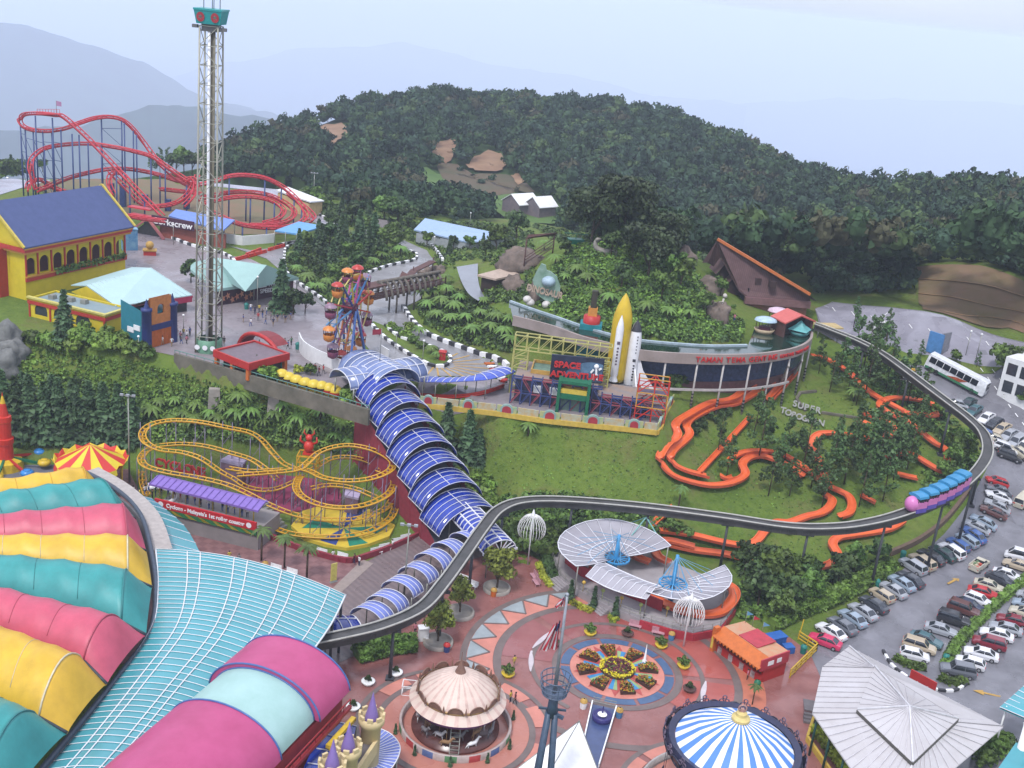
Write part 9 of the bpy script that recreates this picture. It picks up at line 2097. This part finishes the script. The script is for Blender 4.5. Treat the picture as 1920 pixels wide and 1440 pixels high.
fl0,fl1=P(1112,1318,.1),P(1152,1326,.1);fl=thing('blue_water_lane','blue sloping basin with white rails running to the plaza star','fountain',fl0);q=[P(1110,1322,.2),P(1156,1330,.2),P(1118,1460,.2),P(1078,1450,.2)];q=[P(1110,1320,.2),P(1155,1330,.2),P(1122,1440,.2),P(1070,1500,.2)];m=MB();m.face(q[::-1]);m.build('basin',M('lane_blue',C(74,92,140),rough=.3,var=.12,spec=.6),fl)
bm=fl.children[0].data;
for f in bm.polygons:pass
m=MB();m.bar(q[0]+Vector((0,0,.3)),q[3]+Vector((0,0,.3)),.14,.5);m.bar(q[1]+Vector((0,0,.3)),q[2]+Vector((0,0,.3)),.14,.5);m.build('side_rail',WHITEP,fl)
m=MB();[m.bar(q[0].lerp(q[1],.02)+Vector((0,0,z)),q[1].lerp(q[0],.02)+Vector((0,0,z)),.07)for z in(.4,.7,1.0)];m.build('end_rail',GALV,fl)
p=P(1128,1348,.25);m=MB();m.lathe([(1.1,0),(1.15,.6),(.95,.65),(.9,.4),(.4,.4),(.35,.75),(.1,.8),(.06,1.7)],20,p);m.build('ring_fountain',M('ring_indigo',C(64,60,130),rough=.35),fl);m=MB();m.lathe([(.55,.66),(.1,.85)],14,p);m.build('fountain_top',WHITEP,fl)
# food stall
s0_,s1_=P(1342,1222,0),P(1424,1282,0);F=Frame(s0_,two(s0_,s1_));LS_=(s1_-s0_).length;fs_=thing('food_stall','red and orange food stall with scalloped awning on the plaza edge','stall',s0_)
m=MB();F.box(m,0,LS_,0,.3,0,1.15);F.box(m,0,.3,.3,4.4,0,2.6);F.box(m,LS_-.3,LS_,.3,4.4,0,2.6);F.box(m,.3,LS_-.3,4.2,4.5,0,2.8);m.build('counter',REDP,fs_)
for k in range(4):m=MB();F.box(m,.25+k*LS_/4,.95+k*LS_/4,-.05,-.005,.1,1.05);m.build('counter_poster',M('poster_pale',C(216,206,206),rough=.5,col2=C(150,120,120),scale=2),fs_)
m=MB();m.face([F(-.2,-.9,2.5),F(LS_+.2,-.9,2.5),F(LS_+.2,.9,3.5),F(-.2,.9,3.5)]);
for k in range(14):a=-.2+(LS_+.4)*k/14;w_=(LS_+.4)/14;m.face([F(a,-.92,2.5),F(a+w_/2,-.95,2.15),F(a+w_,-.92,2.5)])
m.build('awning',ORP,fs_)
m=MB();m.face([F(-.1,.9,3.52),F(LS_+.1,.9,3.52),F(LS_+.1,4.6,3.3),F(-.1,4.6,3.3)]);rf=m.build('roof',M('stall_tan',C(228,150,110),rough=.6,col2=C(214,176,140),scale=1),fs_);m=MB();F.box(m,LS_*.3,LS_*.72,1.0,4.4,3.5,3.62);sub(m,'roof_sign',M('sign_crimson',C(206,66,80),rough=.5),rf)
m=MB();F.box(m,LS_+.02,LS_+.2,-.6,4.4,2.0,3.6);m.build('end_sign',M('sign_crimson',None),fs_);m=MB();F.box(m,LS_+.21,LS_+.25,.6,1.6,2.5,3.1);F.box(m,LS_+.21,LS_+.25,2.2,3.0,2.5,3.1);m.build('sign_mark',WHITEP,fs_)
m=MB();F.box(m,-.6,-.05,-.6,.2,0,3.6);m.build('corner_pillar',ORP,fs_);m=MB();F.box(m,-.5,-.15,-.66,-.61,.6,2.2);m.build('pillar_panel',M('panel_yellow',C(246,220,90)),fs_)
for i,(a,b,c)in enumerate(((1.5,4.4,FR_),(.3,4.4,MATS['cable_blue']),(3.2,4.6,MATS['cable_blue']))):p=F(a,4.3,3.3);f=thing('stall_flag',['red pennant above the food stall','pale blue pennant left of the red one on the food stall','pale blue pennant right of the red one on the food stall'][i],'flag',p,'pennants on the food stall');m=MB();m.tube([p,p+Vector((0,0,1.8))],.03,4);m.build('pole',GALV,f);m=MB();m.face([p+Vector((0,0,1.1)),p+Vector((.9,.1,1.3)),p+Vector((0,0,1.8))]);m.build('cloth',c,f)
g=P(1452,1212,0);m=MB();m.box(g,(2.4,1.4,1.6),.5);m.box(g+Vector((1.5,-1.0,0)),(1.4,1.2,1.0),.3);m.box(g+Vector((0,0,1.6)),(2.6,1.6,.15),.5);tag(m.build('blue_crate_stack',M('crate_blue',C(50,110,190),rough=.5)),'blue covered storage boxes behind the food stall','boxes')
yf=[P(*q,0)for q in((1496,1200),(1530,1222),(1480,1272))];yfe=thing('yellow_fence','yellow railing fence between the plaza and the pink car','fence',yf[1]);m=MB()
for a,b in zip(yf,yf[1:]):
 for z in(.3,.8,1.3):m.bar(a+Vector((0,0,z)),b+Vector((0,0,z)),.14)
 n=int((b-a).length/1.5)
 for k in range(n+1):q=a.lerp(b,k/n);m.bar(q,q+Vector((0,0,1.4)),.14)
m.bar(yf[0],yf[0]+Vector((.3,.3,3.0)),.12);m.build('rail',M('fence_yellow',C(230,190,50),rough=.5),yfe)
# lamps, benches, bins, planters
def weeping(px,py,top_,lab):
 b=P(px,py,0);zt=ztop(b,top_);t=thing('weeping_lamp',lab,'street lamp',b,'white weeping lamps');m=MB();m.tube([b,(b.x,b.y,zt)],[.12,.07],6);m.build('pole',WHITEP,t);m=MB();c=Vector((b.x,b.y,zt-2.6))
 for k in range(26):a=2*PI*k/26;m.tube([c+Vector((math.cos(a)*2.0*math.sin(s),math.sin(a)*2.0*math.sin(s),2.3*math.cos(s)*(1 if s<1.6 else.75)))for s in[.15+2.0*j/8 for j in range(9)]],.045,4)
 m.build('globe_strands',M('strand_white',(.68,.67,.66),rough=.5),t);m=MB();m.lathe([(.3,2.0),(.22,2.6),(.04,3.2)],8,c);m.build('cap',WHITEP,t)
weeping(989,1060,962,'white weeping globe lamp left of the fan roofed station');weeping(1281,1213,1118,'white weeping globe lamp at the right end of the toboggan station')
def flood(px,py,top_,lab,z=None,group='floodlight poles'):
 b=G(px,py)if z is None else P(px,py,z);zt=ztop(b,top_);t=thing('floodlight_pole',lab,'street lamp',b,group);m=MB();m.tube([b,(b.x,b.y,zt)],[.16,.09],6);m.build('pole',GALV,t);m=MB();m.bar((b.x-1,b.y,zt),(b.x+1,b.y,zt),.12);m.build('crossarm',GALV,t)
 for dx in(-.9,0,.9):m=MB();m.box((b.x+dx,b.y-.2,zt),(.5,.35,.3));m.build('lamp_head',M('lamp_grey',C(176,180,186),rough=.4),t)
flood(243,905,742,'tall floodlight pole between the striped tent and the yellow coaster');flood(757,1122,985,'floodlight pole rising beside the violet canopies');flood(588,372,325,'floodlight pole beyond the red coaster helix')
def lamp(px,py,top_,lab,group='park lamps',ball=.22):
 b=G(px,py);zt=ztop(b,top_);t=thing('street_lamp',lab,'street lamp',b,group);m=MB();m.tube([b,(b.x,b.y,zt)],.07,5);m.build('post',GALV,t);m=MB();m.ball((b.x,b.y,zt+.1),ball,0,8,6);m.build('globe',WHITEP,t)
for q,lab in(((260,668,632),'white lamp post on the slope below the toy house'),((344,615,592),'white lamp post right of the toy house'),((325,460,422),'thin lamp post on the wide paving below the coaster sign'),((880,432,400),'lamp post behind the long blue shed roof'),((813,470,445),'lamp post at the kart bend by the boardwalk'),((1664,614,588),'lamp post at the left of the upper lot'),((1810,668,622),'tall lamp post on the right verge of the upper lot'),((1830,672,628),'second tall lamp post on the right verge of the upper lot'),((742,655,625),'lamp post in the kart hairpin island'),((792,680,640),'lamp post at the tip of the kart hairpin island'),((482,580,520),'tall thin pole beside the pale tent roof')):lamp(*q,lab)
def bench(p,rz,lab,mat=None,group='white benches'):
 t=thing('bench',lab,'bench',p,group,rz);mt=mat or WHITEP
 m=MB();[m.box((0,-.2+.2*k,.42),(1.7,.16,.05))for k in range(3)];o=m.build('seat',mt);o.parent=t
 m=MB();[m.bar((-.85,.32,.55+.2*k),(.85,.36,.55+.2*k),.05,.15)for k in range(3)];o=m.build('backrest',mt);o.parent=t
 for s in(-.7,.7):m=MB();m.bar((s,-.25,0),(s,-.25,.42),.07);m.bar((s,.3,0),(s,.34,.95),.07);m.bar((s,-.25,.42),(s,.3,.42),.07);o=m.build('leg',mt);o.parent=t
for q,rz,lab in(((601,1042),-.35,'white bench at the left end of the maroon planter wall'),((640,1050),-.35,'white bench at the bend of the maroon planter wall'),((706,1040),.6,'first white bench on the promenade side of the planter wall'),((722,1033),.6,'second white bench on the promenade side of the planter wall'),((746,1022),.6,'third white bench on the promenade side of the planter wall'),((762,1015),.6,'fourth white bench, nearest the escalator, along the planter wall'),((868,1092),-.5,'white bench left of the nearest yellow-green tree, upper one'),((884,1102),-.5,'white bench left of the nearest yellow-green tree, lower one'),((515,1072),-.35,'white bench by the turquoise canopy edge under the left palm'),((545,1080),-.35,'white bench by the turquoise canopy edge under the middle palm')):bench(P(*q,0),rz,lab)
for q,rz,lab in(((1000,1085),-1.2,'pink bench by the yellow hedge left of the station, upper one'),((1004,1096),-1.2,'pink bench by the yellow hedge left of the station, lower one'),((1190,1178),-.25,'pink bench against the red station wall, left one'),((1233,1191),-.2,'pink bench against the red station wall, right one')):bench(P(*q,0),rz,lab,M('bench_pink',C(226,170,180),rough=.5),'pink benches')
def bin_(q,lab,c1,c2,grp='litter bins'):
 p=G(*q);t=thing('litter_bin',lab,'bin',p,grp);m=MB();m.lathe([(.38,0),(.42,.9)],10,p);m.build('drum',c1,t);m=MB();m.lathe([(.46,.9),(.4,1.15),(.1,1.35)],10,p);m.build('lid',c2,t)
TEAL=M('bin_teal',C(40,140,130),rough=.5);BB_=M('bin_blue',C(90,150,200),rough=.5)
for q,lab,a,b in(((1258,1200),'blue bin with yellow lid in front of the red station wall',BB_,YELP),((1418,1292),'green bin at the end of the food stall',GREEN,GREEN),((837,1222),'blue bin with red lid beside the lower yellow-green tree',BLUEST,REDP),((497,1068),'blue bin with yellow lid under the left palm',BB_,YELP),((1093,1328),'white bin with yellow lid at the left of the blue basin',WHITEP,YELP),((1160,1345),'blue bin with yellow lid at the right of the blue basin',BB_,YELP),((1692,1046),'teal bin behind the parked estate cars',TEAL,TEAL),((1643,1100),'teal bin behind the beige hatchback',TEAL,TEAL),((1821,932),'teal bin by the parked row below the monorail curve',TEAL,TEAL),((1772,1242),'teal bin at the near end of the middle hedge',TEAL,TEAL),((925,1118),'orange and yellow bin by the nearest round planter',ORP,YELP),((462,580),'teal bin in front of the speed poster wall',TEAL,TEAL),((558,655),'teal bin at the end of the curved hoarding',TEAL,TEAL),((528,692),'teal bin near the red arch',TEAL,TEAL),((1505,1225),'teal bin beside the pink car',TEAL,TEAL)):bin_(q,lab,a,b)
def planter(q,lab,kind,s,c,grp):
 p=P(*q,.05);t=thing('flower_planter',lab,'planter',p,grp);m=MB();m.lathe([(.5,0),(.85,.5),(.7,.5),(.1,.48)],12,p);m.build('bowl',c,t);d=PROTO[kind];o=bpy.data.objects.new('plant',d[0]);COL.objects.link(o);o.parent=t;o.location=(0,0,.4);o.scale=(s,)*3
YB=M('bowl_yellow',C(240,206,60),rough=.5)
for q,lab in(((1106,1190),'yellow planter above the star, left of the bare shrub'),((1239,1214),'yellow planter above the star near the blue bin'),((1281,1252),'yellow planter right of the star'),((952,1268),'yellow planter right of the carousel roof')):planter(q,lab,'bush1',.55,YB,'yellow planters on the plaza')
for q,lab in(((1176,1192),'small shrub standing alone above the star'),((1292,1296),'small shrub standing alone right of the star'),((1040,1210),'bare shrub in a dark pot under the striped flag')):planter(q,lab,'topiary0',.6,BROWN,'small potted shrubs')
for q,lab in(((742,1266),'round white planter near the hedge above the carousel'),((690,1283),'dark potted bush between the vault and the carousel'),((662,1330),'potted bush beside the yellow ledge of the vault')):planter(q,lab,'topiary0',.55,WHITEP,'round pots by the carousel')
for a in(200,235,270,305,335,20):p=CC+Vector((math.cos(R(a))*6.8,math.sin(R(a))*6.8,0));plant('cypress0','potted_cypress','small dark conical shrub around the carousel railing','shrub',p,.42,group='conical shrubs around the carousel')
p=P(793,1200,0);tag(MB().box(p,(1.2,.9,1.8),.3).box(p+Vector((0,0,1.8)),(1.4,1.1,.12),.3).build('white_cabinet',WHITE),'white cabinet standing in the hedge above the carousel','cabinet')
p=P(625,1092,0);yb=thing('yellow_banner','yellow upright banner stand on the promenade edge','banner',p);m=MB();m.box(p+Vector((0,0,.3)),(.9,.1,2.6),.7);m.build('panel',M('banner_yellow',C(240,226,120),rough=.5),yb);m=MB();m.box(p,(1.1,.5,.12),.7);m.build('base',STEEL,yb)
gc_=G(281,478);gct=thing('game_cart','small red and yellow amusement cart on the paving beside the hall','cart',gc_);m=MB();m.box(gc_,(2.6,1.8,1.0),.3);m.build('body',REDP,gct);m=MB();m.box(gc_+Vector((0,0,1.0)),(2.9,2.1,.3),.3);m.ball(gc_+Vector((0,0,2.2)),.9,0,10,7);m.build('top',YELP,gct)
bx=G(243,468);tag(MB().box(bx,(3.2,2.2,4.6),.5).box(bx+Vector((0,0,4.6)),(3.4,2.4,.2),.5).build('mural_booth',M('mural_blue',C(60,130,190),rough=.5,col2=C(150,196,220),scale=.8)),'blue mural booth at the right end of the yellow hall','booth')
cr_=[rock(G(*q),r,s,lab,20+i,'rock face left of the fern slope',M('grey_rock',C(150,150,146),rough=.9,col2=C(104,106,104),scale=.6,bump=.7))for i,(q,r,s,lab)in enumerate((((8,640),3.0,3.2,'pale rock outcrop at the left edge below the yellow hall'),((25,665),2.6,2.6,'second pale rock in the left outcrop'),((5,690),2.8,2.6,'lowest pale rock in the left outcrop')))]
for x,y in((402,762),(512,778)):g=G(x,y);tag(MB().box(g-Vector((0,0,.5)),(2.0,1.2,3.6),.2,0,.85).build('concrete_stub',CONC),'concrete buttress block on the fern slope, %s one'%('left' if x<450 else 'right'),'block','concrete blocks on the fern slope')
for k in range(7):p=G(918+k*4.6,684+k*5.2);m=MB();t=thing('go_kart','small racing kart in the line parked at the pit end','kart',p,'go karts in the parked line',.6+k*.1);m=MB();loft(m,[(-.9,.1,.45,.4,.35),(0,.1,.35,.5,.45),(.9,.1,.3,.25,.2)]);o=m.build('body',[ORP,WHITEP,REDP,YELP][k%4]);o.parent=t;m=MB();[m.tube([(x,s*.55,.16),(x,s*.75,.16)],.17,8)for x in(-.6,.6)for s in(-1,1)];o=m.build('wheels',TYRE);o.parent=t
p=G(829,676);t=thing('red_booth','tiny red booth at the tip of the kart hairpin island','booth',p);m=MB();m.box(p,(1.1,1.1,1.7));m.build('body',REDP,t);m=MB();m.box(p+Vector((0,0,1.7)),(1.4,1.4,.2),0,0,.6);m.build('roof',REDP,t)
# people
SKIN=M('skin',C(196,146,116),rough=.6);HAIR=M('hair_black',(.015,.012,.01),rough=.6);SHOE=M('shoe_dark',(.03,.03,.03),rough=.6)
CLOTH={k:M('cloth_'+k.replace(' ','_'),c,rough=.8)for k,c in{'white':C(234,232,234,.75),'red':C(200,50,56),'blue':C(74,104,176),'black':(.02,.02,.025),'pink':C(232,140,160),'grey':C(140,140,146),'yellow':C(232,206,80),'green':C(70,130,90),'navy':C(44,54,92),'tan':C(186,160,124),'maroon':C(120,44,60)}.items()}
def person_mesh(pose):
 st={'stand':(.10,-.10,.0,.0,.1),'walk':(.11,-.11,.24,-.22,.28),'lean':(.14,-.1,.06,-.06,.45)}[pose];J={}
 J['hip']=(0,0,.92);J['belly']=(0,0,1.08);J['chest']=(0,.02,1.3);J['neck']=(0,0,1.47);J['head']=(0,.03,1.56);J['crown']=(0,.02,1.68)
 E_=[('hip','belly'),('belly','chest'),('chest','neck'),('neck','head'),('head','crown')];RD={'hip':(.16,.12),'belly':(.14,.1),'chest':(.17,.11),'neck':(.055,.055),'head':(.085,.1),'crown':(.07,.085)}
 for s,fx,sw_ in((1,st[2],-st[4]),(-1,st[3],st[4])):
  k='L' if s>0 else 'R';J['th'+k]=(.1*s,0,.86);J['kn'+k]=(.1*s,fx*.45+.02,.48);J['an'+k]=(.1*s,fx*.9-(.05 if fx<0 else 0),.08);J['to'+k]=(.1*s,fx*.9+.14,.05);J['sh'+k]=(.2*s,.0,1.4);J['el'+k]=(.26*s,sw_*.3,1.14);J['wr'+k]=(.25*s,sw_*.6+.08,.92);J['ha'+k]=(.245*s,sw_*.7+.1,.82)
  E_+=[('hip','th'+k),('th'+k,'kn'+k),('kn'+k,'an'+k),('an'+k,'to'+k),('chest','sh'+k),('sh'+k,'el'+k),('el'+k,'wr'+k),('wr'+k,'ha'+k)]
  RD.update({'th'+k:(.095,.1),'kn'+k:(.062,.065),'an'+k:(.042,.045),'to'+k:(.04,.032),'sh'+k:(.062,.062),'el'+k:(.045,.045),'wr'+k:(.033,.033),'ha'+k:(.04,.028)})
 names=list(J);me=bpy.data.meshes.new('person');me.from_pydata([J[n]for n in names],[(names.index(a),names.index(b))for a,b in E_],[]);o=bpy.data.objects.new('person',me);COL.objects.link(o);md=o.modifiers.new('skin','SKIN');sk_=me.skin_vertices[0].data
 for i,n in enumerate(names):sk_[i].radius=RD[n];sk_[i].use_root=n=='hip'
 o.modifiers.new('sub','SUBSURF').levels=1;dg=bpy.context.evaluated_depsgraph_get();me2=bpy.data.meshes.new_from_object(o.evaluated_get(dg));bpy.data.objects.remove(o);me2 .materials.clear()
 for m_ in(SKIN,CLOTH['white'],CLOTH['navy'],SHOE):me2 .materials.append(m_)
 for f in me2 .polygons:
  x,y,z=f.center;f.use_smooth=True;f.material_index=3 if z<.1 else 2 if z<.93 and abs(x)<.215 else 0 if z>1.46 or(abs(x)>.2 and z<1.2)else 1
 return me2
PM=[person_mesh(k)for k in('stand','walk','lean')];m=MB();m.ball((0,-.005,1.645),.108,0,10,8,1.0);o=m.build('hair',HAIR);HM=o.data;bpy.data.objects.remove(o)
def person(p,where,rz=None,grp=None):
 sh_=rng.choice(['white','white','red','blue','black','pink','grey','yellow','navy','maroon','green']);tr=rng.choice(['navy','black','tan','grey','blue']);i=rng.randrange(3)
 t=thing('person','person in %s top and %s trousers %s'%(sh_,tr,where),'person',p,grp,rng.uniform(0,6.28)if rz is None else rz);t.scale=(1,1,rng.uniform(.92,1.05))
 o=bpy.data.objects.new('body',PM[i]);COL.objects.link(o);o.parent=t;o.material_slots[1].link='OBJECT';o.material_slots[1].material=CLOTH[sh_];o.material_slots[2].link='OBJECT';o.material_slots[2].material=CLOTH[tr]
 o=bpy.data.objects.new('hair',HM);COL.objects.link(o);o.parent=t
crowd=lambda lst,where,grp,z=None:[person(G(*q)if z is None else P(*q,z),where,grp=grp)for q in lst]
crowd([(302,640),(308,636),(314,642),(320,634),(326,640),(332,632),(338,638),(344,631),(350,637),(356,630),(328,628),(316,629),(305,648),(340,645),(322,650),(350,645)],'in the queue between toy house and drop tower','people queueing by the drop tower')
crowd([(470,584),(478,590),(486,586),(492,596),(500,590),(508,600),(514,594),(520,604),(484,602),(498,608),(512,612),(528,598),(535,606),(505,580),(520,586),(545,600),(456,605),(470,612)],'in the crowd behind the red arch','people behind the red arch')
crowd([(534,650),(540,655),(546,648),(574,700),(582,704),(590,700),(598,706),(606,702),(486,655),(420,648)],'on the terrace between kiosk and hoarding','people on the terrace')
crowd([(278+k*12.4+rng.uniform(-3,3),926+k*3.05+rng.uniform(-3,1))for k in range(16)],'on the coaster platform behind the red banner','people on the coaster platform',3.2)
crowd([(250,930),(262,934),(272,928),(286,936)],'at the ramp left of the red banner','people at the platform ramp',1.5)
for q,wh in(((664,1058),'by the planter bend, left of another person'),((673,1062),'by the planter bend, right of another person'),((624,1050),'alone between the two benches on the tiled court'),((735,1030),'between the promenade benches'),((963,1252),'alone on the plaza right of the carousel roof'),((956,1318),'at the carousel railing'),((965,1322),'at the carousel railing next to another person'),((430,1052),'at the left end of the tiled court'),((448,1058),'on the tiled court by the turquoise canopy edge'),((890,1330),'inside the carousel railing'),((1362,600),'on the lawn by the waterway'),((1376,604),'on the lawn by the waterway near the rock'),((778,1190),'under the monorail by the lower canopies'),((1400,1275),'at the counter of the food stall'),((770,1108),'beside the violet canopies')):person(G(*q),wh)
# light, sky, air
SUN_EL,SUN_AZ=58.0,205.0
w=bpy.data.worlds.new("World");scene.world=w;w.use_nodes=True
nt=w.node_tree;N=nt.nodes;L=nt.links
bg=N['Background']
sky=N.new('ShaderNodeTexSky');sky.sky_type='NISHITA';sky.sun_disc=False;sky.sun_elevation=R(SUN_EL);sky.sun_rotation=R(SUN_AZ)
sky.air_density=1.0;sky.dust_density=4.0;sky.ozone_density=1.0;sky.altitude=1700
tc=N.new('ShaderNodeTexCoord');mp=N.new('ShaderNodeMapping');mp.inputs['Scale'].default_value=(1,1,3.5)
nz=N.new('ShaderNodeTexNoise');nz.inputs['Scale'].default_value=2.2;nz.inputs['Detail'].default_value=6
L.new(tc.outputs['Generated'],mp.inputs[0]);L.new(mp.outputs[0],nz.inputs['Vector'])
mr=N.new('ShaderNodeMapRange');mr.inputs[1].default_value=0.3;mr.inputs[2].default_value=0.65;mr.inputs[3].default_value=0.45;mr.inputs[4].default_value=0.95
L.new(nz.outputs['Fac'],mr.inputs[0])
mx=N.new('ShaderNodeMix');mx.data_type='RGBA'
sp=N.new('ShaderNodeSeparateXYZ');L.new(tc.outputs['Generated'],sp.inputs[0])
el=N.new('ShaderNodeMapRange');el.inputs[1].default_value=0.0;el.inputs[2].default_value=0.35;el.interpolation_type='SMOOTHSTEP';L.new(sp.outputs['Z'],el.inputs[0])
vl=N.new('ShaderNodeMix');vl.data_type='RGBA';vl.inputs[6].default_value=(3.4,3.8,4.7,1);vl.inputs[7].default_value=(7.4,7.75,9.0,1)
L.new(el.outputs[0],vl.inputs[0]);L.new(vl.outputs[2],mx.inputs[7])
L.new(mr.outputs[0],mx.inputs[0]);L.new(sky.outputs[0],mx.inputs[6]);L.new(mx.outputs[2],bg.inputs['Color'])
bg.inputs['Strength'].default_value=0.115
sd=bpy.data.lights.new('sun','SUN');sd.energy=1.5;sd.angle=R(10);sd.color=(1.0,0.98,0.97)
so=bpy.data.objects.new('sun',sd);COL.objects.link(so)
so.rotation_euler=(R(90-SUN_EL),0,R(180-SUN_AZ))
so.location=(0,0,300)
mb=MB();mb.box((0,15500,-2600),(50000,32000,2600+96.0))
hz=mb.build('haze',None);hz.data.materials.clear()
hm=bpy.data.materials.new('haze_air');hm.use_nodes=True;nt=hm.node_tree;nt.nodes.clear()
ou=nt.nodes.new('ShaderNodeOutputMaterial');pv=nt.nodes.new('ShaderNodeVolumePrincipled')
pv.inputs['Color'].default_value=(0.77,0.845,1.0,1);pv.inputs['Density'].default_value=HAZE_D if 'HAZE_D' in globals()else 0.00018;pv.inputs['Anisotropy'].default_value=0.0
nt.links.new(pv.outputs[0],ou.inputs['Volume'])
hz.data.materials.append(hm);struct(hz,'stuff');hz.display_type='WIRE'
scene.view_settings.view_transform='Standard';scene.view_settings.look='None';scene.view_settings.gamma=1;scene.view_settings.use_curve_mapping=False
scene.view_settings.exposure=0.88
scene.cycles.max_bounces=6;scene.cycles.volume_bounces=3;scene.cycles.transparent_max_bounces=12
scene.cycles.caustics_reflective=False;scene.cycles.caustics_refractive=False
